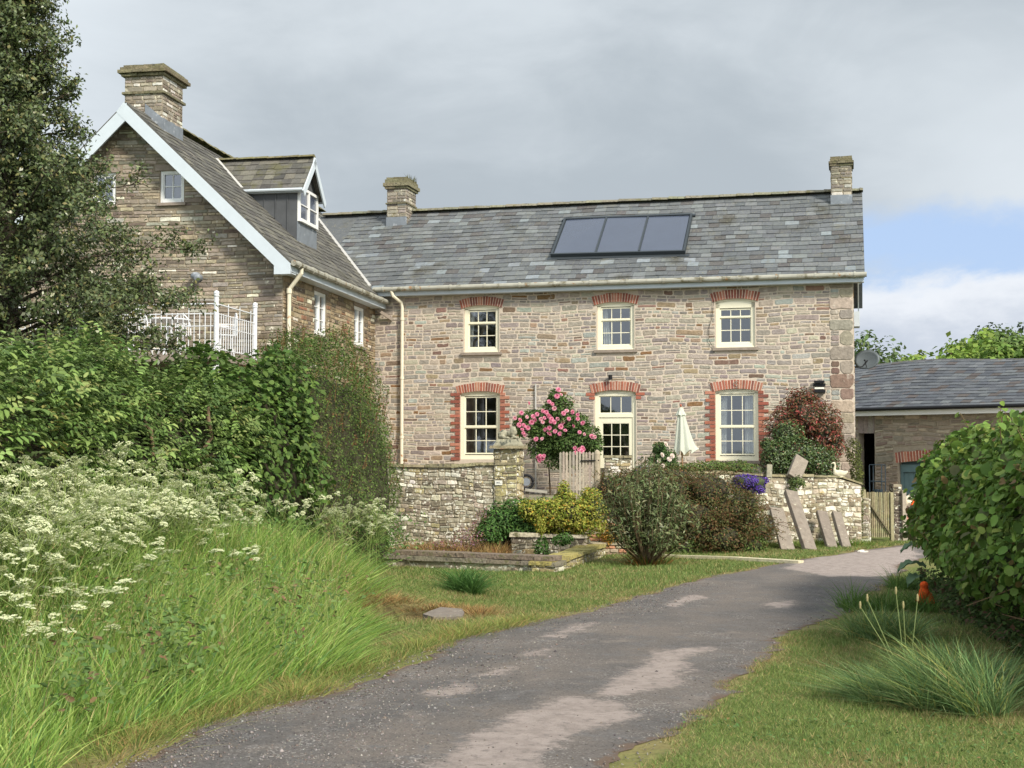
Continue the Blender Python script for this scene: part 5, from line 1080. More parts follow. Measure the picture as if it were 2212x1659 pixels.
bseg('back', W(1105, 1190, 23.5), W(1262, 1190, 23.2), -.34, .10, .5, 23, .07, dk(PAL_RUB, .6), S(176, 168, 148))
material('bed_soil', S(86, 70, 52, .8), rough=1, nscale=6, namt=.3, bump=.03, bscale=18)
mb = MB(); o = np.array(bed.location); mb.add([np.array([FLp[0] + .1, FLp[1] + .2, -.19]) - o, np.array([FRp[0] - .1, FRp[1] + .2, -.19]) - o, np.array([BRp[0] - .1, BRp[1], -.19]) - o, np.array([-1.9, 24.6, -.19]) - o], [(0, 1, 2, 3)]); mb.build('soil', 'bed_soil', bed)
# leaning slabs
SLC_ = [S(146, 135, 122, .78), S(138, 127, 115, .78), S(152, 141, 127, .78)]
def slab(pb, pt, wd, th, label, c, phi=20, group=None, cat='slab'):
    pb, pt = Vector(V3(pb)), Vector(V3(pt)); d = (pt - pb).normalized(); w_ = Vector((math.cos(math.radians(phi)), math.sin(math.radians(phi)), 0)); w_ = (w_ - d * w_.dot(d)).normalized(); n_ = w_.cross(d)
    mb = MB(); k = wd / 2
    mb.hexa([pb - w_ * k - n_ * th / 2, pb + w_ * k - n_ * th / 2, pb + w_ * k + n_ * th / 2, pb - w_ * k + n_ * th / 2], [pt - w_ * k - n_ * th / 2, pt + w_ * k - n_ * th / 2, pt + w_ * k + n_ * th / 2, pt - w_ * k + n_ * th / 2], c)
    o = mb.build('stone_slab', 'sandstone', label=label, cat=cat); b = o.modifiers.new('b', 'BEVEL'); b.width = .012; b.segments = 2; return o
def base_pt(u, Y): p = W(u, 1180, Y); return (p[0], p[1], gz(p[0], p[1]) - .02)
slab(base_pt(1702, 24.75), W(1677, 1099, 25.75), .27, .07, 'leaning stone slab furthest left, half behind the sprawling shrub', SLC_[2], 12)
slab(base_pt(1750, 24.75), W(1707, 1063, 26.0), .25, .11, 'tallest stone slab leaning on the right garden wall', SLC_[0], 26)
slab(base_pt(1797, 25.6), W(1774, 1106, 26.35), .22, .09, 'short stone slab leaning on the wall, left of the last pair', SLC_[1], 22)
slab(base_pt(1828, 25.75), W(1806, 1108, 26.45), .19, .10, 'short stone slab leaning on the wall nearest the yard gate', SLC_[0], 24)
slab(W(1714, 1034, 26.3), W(1731, 991, 26.6), .28, .12, 'stone slab standing tilted on top of the right garden wall', SLC_[2], 22)
mb = MB(); a, b = W(1661, 1032, 26.1), W(1662, 1004, 26.15); mb.bar(a, b, .10, .09, (0, 1, 0), S(140, 138, 120)); mb.build('stone_post', 'statue', label='small grey stone post standing on the wall by the purple flowers', cat='stone post')
goose = [('s', (0, 0, .075), (.14, .075, .075)), ('t', [(-.09, 0, .10), (-.11, 0, .17), (-.095, 0, .23), (-.105, 0, .275), (-.125, 0, .285)], [.05, .027, .022, .022, .018]), ('s', (-.125, 0, .287), (.033, .022, .022)), ('t', [(-.15, 0, .285), (-.19, 0, .27)], [.012, .006]), ('t', [(.10, 0, .08), (.18, 0, .12)], [.05, .015]), ('s', (0, 0, .01), (.1, .07, .015)), ('s', (.03, -.06, .085), (.09, .02, .05))]
qg = W(1817, 1033, 26.72); sculpt('goose_statue', goose, (qg[0], qg[1] + .12, 1.075), .2, 'pale_statue', voxel=.01, label='pale stone goose standing at the right end of the garden wall', cat='statue')
# parasol
pb = MF.loc(W(1473, 940, 28.6)); root = empty('garden_parasol', V3(MF.w(pb[0], pb[1], .62)), 0, 'closed pale green canvas parasol on the terrace left of the lower right window', 'parasol')
ztop = W(1470, 882, 28.6)[2] - .62; zbot = W(1470, 978, 28.6)[2] - .62
mb = MB(); mb.tube([(0.02, 0, 0), (-.02, 0, ztop + .04)], .018, 8, S(150, 120, 90)); mb.sphere((-.02, 0, ztop + .06), (.022, .022, .03), 8, 6, S(170, 90, 70)); mb.build('pole', 'old_wood', root)
mb = MB(); nseg, nr = 48, 12; vs = []
for j in range(nr + 1):
    k = j / nr; z = ztop - (ztop - zbot) * k
    for i in range(nseg):
        a = 2 * math.pi * i / nseg; fold = math.cos(a * 7 + k * 1.2); r = .045 + .135 * k ** .85 + (.035 * k + .006) * fold; ex = 1 + .55 * max(0, math.cos(a)) * k ** 2
        vs.append((-.02 + .045 * k + r * ex * math.cos(a), r * math.sin(a), z + .05 * k * fold * (k > .9) + (.04 * max(0, math.cos(a)) * (k > .95))))
mb.add(vs, [(j * nseg + i, j * nseg + (i + 1) % nseg, (j + 1) * nseg + (i + 1) % nseg, (j + 1) * nseg + i) for j in range(nr) for i in range(nseg)]); mb.build('canopy', 'canvas', root, smooth=True)
mb = MB(); vs = []
for j in range(4):
    k = j / 3
    for i in range(32): a = 2 * math.pi * i / 32; r = .03 + .075 * k + .012 * k * math.cos(a * 6); vs.append((-.02 + r * math.cos(a), r * math.sin(a), ztop + .02 - .17 * k + .012 * k * math.cos(a * 6)))
mb.add(vs, [(j * 32 + i, j * 32 + (i + 1) % 32, (j + 1) * 32 + (i + 1) % 32, (j + 1) * 32 + i) for j in range(3) for i in range(32)]); mb.build('vent', 'canvas', root, smooth=True)
# yard gate, its posts
gy, F_, g_ = picket_gate('yard_gate', W(1869, 1100, 28.0), W(1923, 1100, 28.0), -.2, .76, 13, 'green stained timber gate with diagonal brace beside the right garden wall', c=S(158, 150, 116, .85), pw=.026, rails=(.06, .46, .84), mid=True, seed=5, dc=S(110, 102, 80))
for (u, w_, zt_, lb) in ((1865, .085, .8, 'thick square post carrying the left side of the yard gate'), (1926, .06, .74, 'thin post at the right side of the yard gate')):
    q = W(u, 1100, 27.97); mb = MB(); mb.box((q[0] - w_ / 2, q[1] - .05, -.4), (q[0] + w_ / 2, q[1] + .05, zt_), S(168, 160, 126, .85)); mb.build('gate_post', 'old_wood', label=lb, cat='post')
rubble_wall('gate_pillar', W(1931, 1100, 28.2), W(1948, 1100, 28.2), -.5, lambda a: .90, th=.3, label='narrow dark stone pillar to the right of the yard gate', cat='pillar', cop=0, seed=17, pal=dk([(S(120, 108, 96), 3), (S(100, 90, 80), 3)], .9), hr=(.08, .16))
q = W(1953, 1100, 28.15); mb = MB(); mb.box((q[0] - .04, q[1] - .04, -.4), (q[0] + .04, q[1] + .04, .78), S(180, 168, 150, .85)); mb.build('post', 'old_wood', label='pale upright post on the right of the dark stone pillar', cat='post')

# ================================================================== BARN
B0 = W(1850, 975, 40.0); BF = Frame(B0, 47.0)
barn = empty('barn', BF.o, -math.radians(BF.a), 'low stone barn with slate roof and green arched door beyond the yard gate', 'barn')
zbe = 2.86; BR_ = 2.9; zbr = W(1870, 794, 42.8)[2]
def bs(u, v): return BF.t(u, v, 0)
o0, o1 = bs(1855, 1000)[0], bs(1890, 1000)[0]; d0_, d1_ = bs(1941, 1000)[0], bs(1941, 1000)[0] + 2.3
zO = bs(1872, 936)[2]; zD = bs(1970, 996)[2]
fb_ = lambda s, z, d: (s, -d, z)
bh = [(o0, o1, -.6, zbe - .12), (d0_, d1_, -.6, zD)]
mb = MB(); wall_sheet(mb, -4, 10, -.6, lambda s: zbe, fb_, bh, reveal=.3); mb.add([(10, 0, -.6), (10, 5.8, -.6), (10, 5.8, zbe), (10, 2.9, zbr), (10, 0, zbe)], [(0, 1, 2, 3, 4)]); mb.add([(-4, 0, -.6), (-4, 5.8, -.6), (-4, 5.8, zbe), (-4, 2.9, zbr), (-4, 0, zbe)], [(0, 1, 2, 3, 4)]); mb.add([(-4, 5.8, -.6), (10, 5.8, -.6), (10, 5.8, zbe), (-4, 5.8, zbe)], [(0, 1, 2, 3)])
mb.build('wall', 'mortar_barn', barn)
PAL_BARN = dk([(S(140, 128, 114), 5), (S(122, 112, 100), 4), (S(156, 144, 126), 3), (S(126, 108, 96), 1.5)], 1.15)
mb = MB(); stones(mb, -.5, 10, -.3, zbe, fb_, PAL_BARN, rng, [(o0 - .01, o1 + .01, -1, 9), (d0_ - .02, d1_ + .02, -1, zD + .02), (d0_ - .15, d1_ + .15, zD - .1, zD + .36)], hr=(.08, .2), wr=(1.6, 4), gap=.03, proud=.02, jt=.9, wav=.03, split=.25)
mb.build('stonework', 'barn_stone', barn)
mb = MB(); x = o0
while x < o1 - .02: e = min(x + rng.uniform(.14, .2), o1); mb.box((x + .004, -.02, zO), (e - .004, .02, zbe - .1), jit(S(128, 118, 112), rng, .2)); x = e
mb.build('cladding', 'old_wood', barn)
brick_arch(barn, d0_, d1_, zD, th=.3, nb=26, seed=9, ext=.08, fmx=fb_)
mb = MB(); x = d0_ + .1
mb.box((d0_ + .01, .08, -.45), (d0_ + .1, .16, zD - .1)); mb.box((d1_ - .1, .08, -.45), (d1_ - .01, .16, zD - .1)); mb.box((d0_ + .1, .08, zD - .32), (d1_ - .1, .16, zD - .1)); mb.box((d0_ + .01, .18, zD - .1), (d1_ - .01, .22, zD + .05))
fr_ = mb.build('door_frame', 'barn_paint', barn); mb = MB()
while x < d1_ - .1: e = min(x + .16, d1_ - .1); mb.box((x + .004, .12, -.42), (e - .004, .15, zD - .33)); x = e
mb.box((d0_ + .1, .10, .35), (d1_ - .1, .119, .42)); mb.build('door', 'barn_paint', barn)
LB = math.hypot(3.2, zbr - zbe + .12)
def roofb(u, v, n_):
    c_, s_ = 3.2 / LB, (zbr - zbe + .12) / LB; sag = -.07 * math.sin(u * .9 + .6) * (v / LB) - .02 * math.sin(u * .7); return (-4.2 + u, -.3 + v * c_ - n_ * s_, zbe - .02 + v * s_ + n_ * c_ + sag)
def roofbb(u, v, n_): p = roofb(u, v, n_); return (p[0], 5.8 - p[1], p[2])
SLB = [(S(88, 91, 95), 5), (S(78, 81, 86), 4), (S(99, 102, 104), 3), (S(84, 78, 75), 1)]
mb = MB()
for g in (roofb, roofbb):
    for i in range(14): a, b = i, i + 1.06; mb.hexa([g(a, 0, -.06), g(b, 0, -.06), g(b, LB, -.06), g(a, LB, -.06)], [g(a, 0, 0), g(b, 0, 0), g(b, LB, 0), g(a, LB, 0)], SLB[1][0])
slates(mb, 14.6, LB - .03, roofb, SLB, rng, expo=.22, wid=.3, u0=1.5, th=.016); rfb = mb.build('roof', 'slate_clean', barn)
mb = MB(); ridge_tiles(mb, lambda u, a_, h: (-4.2 + u, 2.9 + a_, zbr - .07 * math.sin(u * .9 + .6) - .02 * math.sin(u * .7) + h), 14.6, rng, S(88, 88, 90)); mb.build('ridge', 'ridge', rfb)
mb = MB(); mb.box((-4, -.26, zbe - .22), (10, -.22, zbe - .06)); mb.box((-4, -.22, zbe - .14), (10, -.003, zbe - .12)); mb.build('fascia', 'white_paint', barn)
mb = MB(); mb.tube([(-4, -.34, zbe - .03), (10.2, -.34, zbe - .03)], .055, 8); mb.build('gutter', 'black_metal', barn)
# things in front of the barn
q = MF  # (frame kept)
psx = (bs(1903, 1040)[0] + bs(1916, 1040)[0]) / 2
stnd = empty('plant_stand', V3(BF.w(psx, -.35, -.4)), -math.radians(BF.a), 'dark blue metal plant stand holding one pot against the barn wall', 'plant stand')
mb = MB(); hh = 1.6
for x in (-.2, .2):
    for y in (-.1, .1): mb.tube([(x, y, 0), (x, y, hh)], .014, 6)
for z in (.25, .65, 1.12, hh):
    for y in (-.1, .1): mb.tube([(-.2, y, z), (.2, y, z)], .012, 6)
    for x in (-.2, .2): mb.tube([(x, -.1, z), (x, .1, z)], .012, 6)
mb.build('frame', 'terracotta', stnd)
mb = MB(); mb.lathe([(.08, 0), (.13, .1), (.15, .2), (.16, .22), (.001, .2)], (0, 0, 0), 14); pt = mb.build('flower_pot', 'terracotta', smooth=True, label='dark blue pot on the plant stand by the barn', cat='pot'); pt.location = V3(BF.w(psx, -.35, -.4 + 1.13 - .0)); pt.location.z = -.4 + .665
hu = empty('hurdle', V3(BF.w((o0 + o1) / 2 + .25, .5, -.4)), -math.radians(BF.a), 'small grey gate hurdle inside the dark barn opening', 'gate'); mb = MB()
for z in (.2, .5, .8, 1.1): mb.box((-.35, -.02, z), (.35, .02, z + .06), S(130, 120, 110))
mb.build('bar', 'old_wood', hu); mb = MB()
for x in (-.35, .3): mb.box((x, -.035, 0), (x + .06, -.021, 1.35), S(130, 120, 110))
mb.build('upright', 'old_wood', hu)
# rubble heap and sacks
hp = W(1972, 1120, 33.5); rs = np.random.RandomState(8); n_ = 260; a_ = rs.uniform(0, 6.28, n_); r_ = 1.1 * np.sqrt(rs.rand(n_)); mb = MB()
for i in range(n_):
    h = .75 * math.exp(-(r_[i] / .8) ** 2) * rs.rand() ** .3; s_ = rs.uniform(.05, .13); mb.sphere((r_[i] * math.cos(a_[i]), r_[i] * math.sin(a_[i]) * .8, h), (s_ * rs.uniform(.7, 1.4), s_, s_ * rs.uniform(.5, .9)), 6, 4, jit(random.choice([S(120, 104, 92), S(96, 82, 72), S(150, 130, 116)]), rng, .2))
mb.lathe([(1.0, -.1), (.8, .2), (.5, .45), (.2, .62), (.001, .66)], (0, 0, 0), 14, S(90, 76, 66)); hpo = mb.build('rubble_heap', 'bark', label='heap of broken stone in the yard in front of the green barn door', cat='heap'); hpo.location = (hp[0], hp[1], -.33)
def sack(loc, size, rot, c, label, name='feed_sack'):
    mb = MB(); n1, n2 = 12, 9; vs = []
    for i in range(n1):
        for j in range(n2):
            u_, v_ = i / (n1 - 1) * 2 - 1, j / (n2 - 1) * 2 - 1; h = (1 - u_ ** 4) * (1 - v_ ** 4) * size[2] * (1 + .25 * math.sin(u_ * 7 + v_ * 3)); vs.append((u_ * size[0], v_ * size[1], h))
    vs2 = [(x, y, -z * .3) for x, y, z in vs]; m_ = len(vs); q = lambda i, j: i * n2 + j
    mb.add(vs + vs2, [(q(i, j), q(i + 1, j), q(i + 1, j + 1), q(i, j + 1)) for i in range(n1 - 1) for j in range(n2 - 1)] + [(m_ + q(i, j), m_ + q(i, j + 1), m_ + q(i + 1, j + 1), m_ + q(i + 1, j)) for i in range(n1 - 1) for j in range(n2 - 1)], c)
    o = mb.build(name, 'sack', smooth=True, label=label, cat='sack'); o.location = V3(loc); o.rotation_euler = rot; return o
sack(W(1965, 1082, 33.4), (.22, .16, .10), (.5, -.5, .5), S(232, 222, 196), 'cream sack draped over the left side of the rubble heap')
sack(W(1988, 1076, 33.3), (.26, .14, .09), (.3, .25, -.2), S(236, 230, 218), 'white sack lying over the top right of the rubble heap')
mb = MB(); a, b, c = W(1978, 1078, 33.1), W(1972, 1092, 33.0), W(1964, 1104, 32.9); mb.tube([a, b, c], [.05, .06, .01], 7, S(206, 96, 56)); mb.build('orange_strap', 'orange_cloth', label='orange strap hanging between the two sacks', cat='strap')
mb = MB(); a, b = W(1962, 1126, 32.6), W(1968, 1106, 32.7); mb.tube([a, b], [.1, .02], 5, S(206, 150, 132)); mb.build('tile_fragment', 'sack', label='pink broken tile at the foot of the rubble heap', cat='rubble')

# ================================================================== BALCONY FURNITURE
def iron_chair(s_, t_, rz, label):
    root = empty('garden_chair', V3(WF.w(s_, t_, zd)), rz, label, 'chair', 'ornate white chairs on the balcony'); m = 'white_metal'
    mb = MB(); mb.lathe([(.001, .43), (.2, .43), (.21, .44), (.2, .455), (.001, .45)], n=18); mb.build('seat', m, root)
    for a in (45, 135, 225, 315):
        a = math.radians(a); mb = MB(); mb.tube([(.15 * math.cos(a), .15 * math.sin(a), .43), (.17 * math.cos(a), .17 * math.sin(a), .2), (.22 * math.cos(a), .22 * math.sin(a), 0)], .014, 6); mb.build('leg', m, root)
    mb = MB(); P = [(.2 * math.cos(t), .19, .45 + .42 * math.sin(t) ** .8) for t in np.linspace(.02, math.pi - .02, 15)]; mb.tube(P, .013, 6)
    for x in (-.12, -.06, 0, .06, .12): mb.tube([(x, .19, .45), (x + .02 * math.sin(x * 40), .2, .62), (x, .19, .86 - abs(x) * .9)], .008, 5)
    for cx_, cz in ((-.07, .64), (.07, .64), (0, .75), (0, .55)): mb.tube([(cx_ + .045 * math.cos(t), .195, cz + .045 * math.sin(t)) for t in np.linspace(0, 6.28, 11)], .007, 5)
    mb.build('backrest', m, root)
    for x in (-1, 1): mb = MB(); mb.tube([(x * .2, .19, .62), (x * .23, .05, .64), (x * .22, -.1, .62), (x * .18, -.12, .45)], .011, 6); mb.build('armrest', m, root)
iron_chair(-1.75, -.9, math.radians(-10), 'ornate white metal chair behind the balcony table')
iron_chair(-.85, -.75, math.radians(-70), 'ornate white metal chair in the right corner of the balcony')
iron_chair(-2.15, -1.5, math.radians(170), 'ornate white metal chair on the near side of the balcony table')
tb_ = empty('garden_table', V3(WF.w(-1.75, -1.3, zd)), 0, 'white metal garden table on the balcony', 'table')
mb = MB(); mb.lathe([(.001, .68), (.42, .68), (.43, .695), (.42, .71), (.001, .71)], n=28); mb.build('table_top', 'white_metal', tb_)
mb = MB(); mb.tube([(0, 0, .68), (0, 0, .2)], .03, 8); mb.build('column', 'white_metal', tb_)
for a in (30, 150, 270): a = math.radians(a); mb = MB(); mb.tube([(0, 0, .22), (.15 * math.cos(a), .15 * math.sin(a), .2), (.3 * math.cos(a), .3 * math.sin(a), 0)], .018, 6); mb.build('leg', 'white_metal', tb_)
# ================================================================== VEGETATION
def gr(r, g, b, k=.62): return S(r + 6, g + 2, b + 4, k * 1.28)
def twigs(name, segs, parent, c=S(92, 78, 60, .8), **k):
    mb = MB()
    for pts, r in segs: mb.tube(pts, r, 5, jit(c, rng, .2), caps=False)
    return mb.build(name, 'bark', parent, smooth=True, **k)
RS = np.random.RandomState(77)
# ---- left hedge in three stretches
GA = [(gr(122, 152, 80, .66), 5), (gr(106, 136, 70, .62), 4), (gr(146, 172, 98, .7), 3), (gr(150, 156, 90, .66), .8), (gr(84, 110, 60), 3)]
pathA = [(-5.75, 7.2, .4, 1.5, 1.1), (-5.55, 10, .4, 1.8, 1.15), (-5.3, 12.5, .4, 1.98, 1.15), (-4.85, 15, .3, 2.2, 1.15), (-4.25, 17.4, .1, 2.6, 1.1), (-4.05, 18.2, .05, 2.7, 1.1)]
hA = empty('ash_hedge', (-5, 12, .45), 0, 'light green hedge with compound leaves and gnarled trunks at the far left', 'hedge')
inv = np.array(hA.location)
P, Oo = hedge_pts(pathA, 7600, RS, lump=.16, inward=.35)
keep = (Oo[:, 0] > -.35) | (Oo[:, 2] > .55); P, Oo = P[keep], Oo[keep]
n = len(P); ax = RS.normal(size=(n, 3)) * .6 + Oo + [0, 0, -.15]; ax /= np.linalg.norm(ax, axis=1, keepdims=True); up_ = Oo * .5 + [0, 0, .7] + RS.normal(size=(n, 3)) * .3; sd2 = np.cross(up_, ax); sd2 /= np.linalg.norm(sd2, axis=1, keepdims=True)
pos, nr2, dr = [], [], []
for k in range(7):
    j = (k + 1) // 2; s_ = 0 if k == 0 else (1 if k % 2 else -1); a_ = .20 if k == 0 else .045 + .05 * (3 - j)
    pos.append(P + ax * a_ + sd2 * s_ * .012); nr2.append(up_ + RS.normal(size=(n, 3)) * .2); dr.append(ax * (1 if k == 0 else .55) + sd2 * s_ * 1.0)
cc = pal_cols(n, GA, RS, .2); Ln = .088 * RS.uniform(.7, 1.25, n)
V, F_, C = leaf_mesh(np.concatenate(pos), np.concatenate(nr2), np.concatenate(dr), np.tile(Ln, 7), np.tile(Ln * .5, 7), np.tile(cc, (7, 1)), 'oval')
np_obj('foliage', V - inv, F_, C, 'leaf', hA)
P, Oo = hedge_pts(pathA, 15000, RS, lump=.1, inward=.5); keep = (Oo[:, 0] > -.35) | (Oo[:, 2] > .5)
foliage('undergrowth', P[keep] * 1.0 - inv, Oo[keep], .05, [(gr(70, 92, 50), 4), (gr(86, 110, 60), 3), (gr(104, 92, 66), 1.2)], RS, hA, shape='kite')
co = hedge_core('core', np.array(pathA) - [inv[0], inv[1], inv[2], 0, 0], hA, k=.66, z1=.82, seed=5, nseg=34); co.name = 'filler_core'
sg = []
for (u, v0_, v1_, Y, r) in [(168, 850, 1130, 13.75, .07), (205, 900, 1100, 14.1, .035), (330, 930, 1110, 15.0, .03), (440, 900, 1080, 16.2, .03)]:
    a, b = W(u, v1_, Y), W(u + RS.uniform(-6, 12), v0_, Y); pts = [a - inv, (a * .6 + b * .4) + RS.normal(size=3) * .05 - inv, (a * .25 + b * .75) + RS.normal(size=3) * .05 - inv, b - inv, b - inv + [RS.uniform(-.2, .3), -.05, .12]]; sg.append((pts, [r * 1.15, r, r * .85, r * .95, r * .5]))
for q_ in sg: twigs('trunk', [q_], hA, S(140, 118, 92, .85))
pathB = [(-4.3, 16.9, .1, 2.7, 1.12), (-3.95, 18.4, .0, 3.0, 1.12), (-3.6, 20.0, -.1, 3.25, 1.1)]
hB = empty('hazel_hedge', (-3.9, 18.6, .1), 0, 'mid green round leaved stretch of hedge in the middle of the left hedge', 'hedge'); inv = np.array(hB.location)
P, Oo = hedge_pts(pathB, 8500, RS, lump=.1, inward=.3); keep = (Oo[:, 0] > -.4) | (Oo[:, 2] > .5)
foliage('foliage', P[keep] - inv, Oo[keep], .085, [(gr(94, 126, 58), 5), (gr(80, 110, 52), 4), (gr(116, 146, 70), 2)], RS, hB, shape='round', aspect=.85, mat='leaf', up=.25)
hedge_core('core', np.array(pathB) - [inv[0], inv[1], inv[2], 0, 0], hB, k=.7, seed=6, nseg=12).name = 'filler_core'
pathC = [(-3.85, 19.0, -.1, 3.2, 1.1), (-3.4, 20.7, -.15, 3.45, 1.2), (-3.05, 22.2, -.2, 3.55, 1.22), (-2.95, 23.6, -.25, 3.3, 1.2)]
hC = empty('hawthorn_hedge', (-3.2, 21, -.1), 0, 'dense small leaved dark green hedge end in front of the wing and garden wall', 'hedge'); inv = np.array(hC.location)
P, Oo = hedge_pts(pathC, 56000, RS, lump=.11, inward=.25, p=2.6); keep = (Oo[:, 0] > -.4) | (Oo[:, 2] > .5) | (P[:, 1] < 20.5)
hc = [(gr(94, 120, 58), 5), (gr(80, 106, 50), 4), (gr(114, 140, 68), 2.6), (gr(120, 116, 64), .6)]
foliage('foliage', P[keep] - inv, Oo[keep], .042, hc, RS, hC, shape='kite', aspect=.62, up=.35)
hedge_core('core', np.array(pathC) - [inv[0], inv[1], inv[2], 0, 0], hC, k=.78, seed=7, nseg=18, c=(.06, .055, .03)).name = 'filler_core'
P, Oo = hedge_pts(pathC, 900, RS, lump=.07, inward=.05, p=2.6); keep = (Oo[:, 2] > .35) & (Oo[:, 0] > -.6); P, Oo = P[keep][:190], Oo[keep][:190]; sg = []; lp = []
for p, o in zip(P, Oo):
    d = o * .25 + np.array([RS.normal(0, .18), RS.normal(0, .18), 1]); d /= np.linalg.norm(d); l_ = RS.uniform(.1, .33); sg.append(([p - inv, p + d * l_ - inv], [.006, .003])); lp += [(p + d * l_ * t + RS.normal(size=3) * .015, o) for t in RS.uniform(.1, 1, 12)]
twigs('shoots', sg, hC, S(120, 90, 62, .8)); foliage('young_leaves', np.array([a for a, b in lp]) - inv, np.array([b for a, b in lp]), .035, [(gr(120, 112, 60), 3), (gr(104, 118, 58), 3), (gr(146, 104, 66), 1.4)], RS, hC, shape='kite')
# ---- holly tree at the far left
T0_ = np.array([-6.75, 17.8, gz(-6.75, 17.8)]); tr = empty('broadleaf_tree', V3(T0_), 0, 'tall dark small leaved tree at the left edge in front of the gable', 'tree')
sg = [([(0, 0, -.1), (.05, .05, 2.5), (-.05, 0, 5), (.05, -.05, 7.4), (0, 0, 9.6)], [.2, .16, .11, .06, .015])]; LP = []; LO = []
nb = 200
for i in range(nb):
    z = 1.9 + 7.4 * ((i + RS.rand()) / nb) ** 1.25; az_ = i * 2.39996 + RS.normal(0, .25); Lb = max(.35, 2.65 - .62 * max(0, z - 4.1)) * RS.uniform(.62, 1.1) * ((.93 if z < 3.9 else .80 if z < 4.7 else .62) if (math.cos(az_) > -.2 and z < 7.6) else 1.05); upk = RS.uniform(.2, .6) if z > 4.4 else RS.uniform(-.10, .28)
    d = np.array([math.cos(az_), math.sin(az_), upk]); pts = [np.array([0, 0, z])]
    for k in range(1, 6): t = k / 5; pts.append(np.array([0, 0, z]) + d * Lb * t + np.array([0, 0, .12 * Lb * math.sin(t * 3)]) + RS.normal(size=3) * .05)
    sg.append((pts, [.035, .028, .02, .014, .009, .004])); m_ = int(400 * (Lb / 2.0) ** 1.1)
    for s_ in range(int(7 + Lb * 5)):                        # side twigs carry the leaves
        t = .2 + .8 * RS.rand(); base = np.array([np.interp(t * 5, range(6), [q[c] for q in pts]) for c in range(3)]); td = d * .7 + RS.normal(size=3) * .55 + [0, 0, .25]; td /= np.linalg.norm(td); tl = RS.uniform(.25, .6) * (1.1 - .4 * t); sg.append(([base, base + td * tl], [.008, .003]))
        nl = int(58 * (tl / .4)); tt_ = RS.rand(nl) ** .7; LP.append(base + td * tl * tt_[:, None] + RS.normal(size=(nl, 3)) * .055); LO.append(np.tile(td, (nl, 1)) + RS.normal(size=(nl, 3)) * .7)
LP, LO = np.concatenate(LP), np.concatenate(LO)
foliage('crown', LP, LO, .066, [(gr(100, 118, 72), 5), (gr(84, 102, 64), 4), (gr(120, 136, 84), 2.4), (gr(136, 136, 82), .9)], RS, tr, shape='kite', aspect=.55, mat='glossy_leaf', up=.4, var=.25); twigs('trunk', sg, tr, S(84, 76, 64, .8))
# ---- right hazel hedge
pathR = [(5.1, 7.2, -.1, 1.9, 1.35), (5.0, 9.2, -.1, 1.98, 1.35), (5.05, 11.2, -.12, 2.0, 1.3), (5.55, 14, -.14, 2.0, 1.22), (6.0, 16.4, -.16, 1.98, 1.15), (6.25, 17.6, -.17, 1.9, 1.05)]
hR = empty('hazel_hedge', (5.5, 12, -.12), 0, 'clipped bright green hazel hedge with large round leaves on the right of the drive', 'hedge'); inv = np.array(hR.location)
P, Oo = hedge_pts(pathR, 33000, RS, lump=.07, inward=.3, p=3.2, lowfrac=0); keep = (Oo[:, 0] < .5) | (Oo[:, 2] > .4); P, Oo = P[keep], Oo[keep]
low = np.clip((.62 - P[:, 2]) / .7, 0, 1); P[:, 0] += low * .75 * (P[:, 0] < 6.2); keep = RS.rand(len(P)) > low * .78; P, Oo = P[keep], Oo[keep]
PR_ = [(gr(104, 138, 58), 5), (gr(86, 120, 50), 4), (gr(124, 156, 70), 2.6), (gr(146, 168, 82), .9), (gr(92, 104, 60), 1.4), (gr(130, 112, 70), .4)]
h_ = int(len(P) * .5)
foliage('foliage', P[:h_] - inv, Oo[:h_], .09, PR_, RS, hR, shape='round', aspect=.88, up=.25, spread=1.1, droop=.6); foliage('small_leaves', P[h_:] - inv, Oo[h_:], .058, PR_, RS, hR, shape='round', aspect=.85, up=.3, spread=1.5, droop=.4)
sg = []; lp = []; lo_ = []
for i in RS.choice(len(P), 80, replace=False):
    if Oo[i, 2] < .1 and RS.rand() < .6 or P[i, 2] < .7: continue
    d = Oo[i] * .6 + np.array([0, 0, .7]) + RS.normal(size=3) * .25; d /= np.linalg.norm(d); l_ = RS.uniform(.12, .34); sg.append(([P[i] - inv, P[i] + d * l_ - inv], [.006, .003]))
    for t in np.linspace(.3, 1.05, 6): lp.append(P[i] + d * l_ * t + RS.normal(size=3) * .012); lo_.append(RS.normal(size=3) + d)
foliage('shoot_leaves', np.array(lp) - inv, np.array(lo_), .07, [(gr(136, 166, 74), 3), (gr(118, 150, 64), 3)], RS, hR, shape='round', aspect=.8)
twigs('shoots', sg, hR, S(120, 100, 70, .8))
hedge_core('core', np.array(pathR) + [.12, 0, .45, -.45, -.1] - [inv[0], inv[1], inv[2], 0, 0], hR, k=.72, seed=8, nseg=26, c=(.035, .04, .02)).name = 'filler_core'
sg = []
for i in range(90):
    y = RS.uniform(8, 17); x = np.interp(y, [8, 11, 14, 17], [5.0, 5.0, 5.5, 6.2]) + RS.normal(0, .25); z = gz(x, y); sg.append(([np.array([x, y, z - .05]) - inv, np.array([x + RS.normal(0, .1), y + RS.normal(0, .1), z + .5]) - inv, np.array([x - RS.uniform(0, .5), y + RS.normal(0, .25), z + 1.2]) - inv], [.022, .016, .007]))
for i in range(60):
    y = RS.uniform(9, 16.5); x = np.interp(y, [9, 11, 16.5], [4.2, 4.3, 5.5]) + RS.normal(0, .15); z = gz(x, y) + RS.uniform(.1, .7); a = RS.uniform(0, 6.28); l_ = RS.uniform(.15, .45); sg.append(([np.array([x, y, z]) - inv, np.array([x + l_ * math.cos(a), y + l_ * math.sin(a), z + RS.normal(0, .12)]) - inv], [.007, .003]))
twigs('stems', sg, hR, S(128, 108, 80, .8))
P = []; 
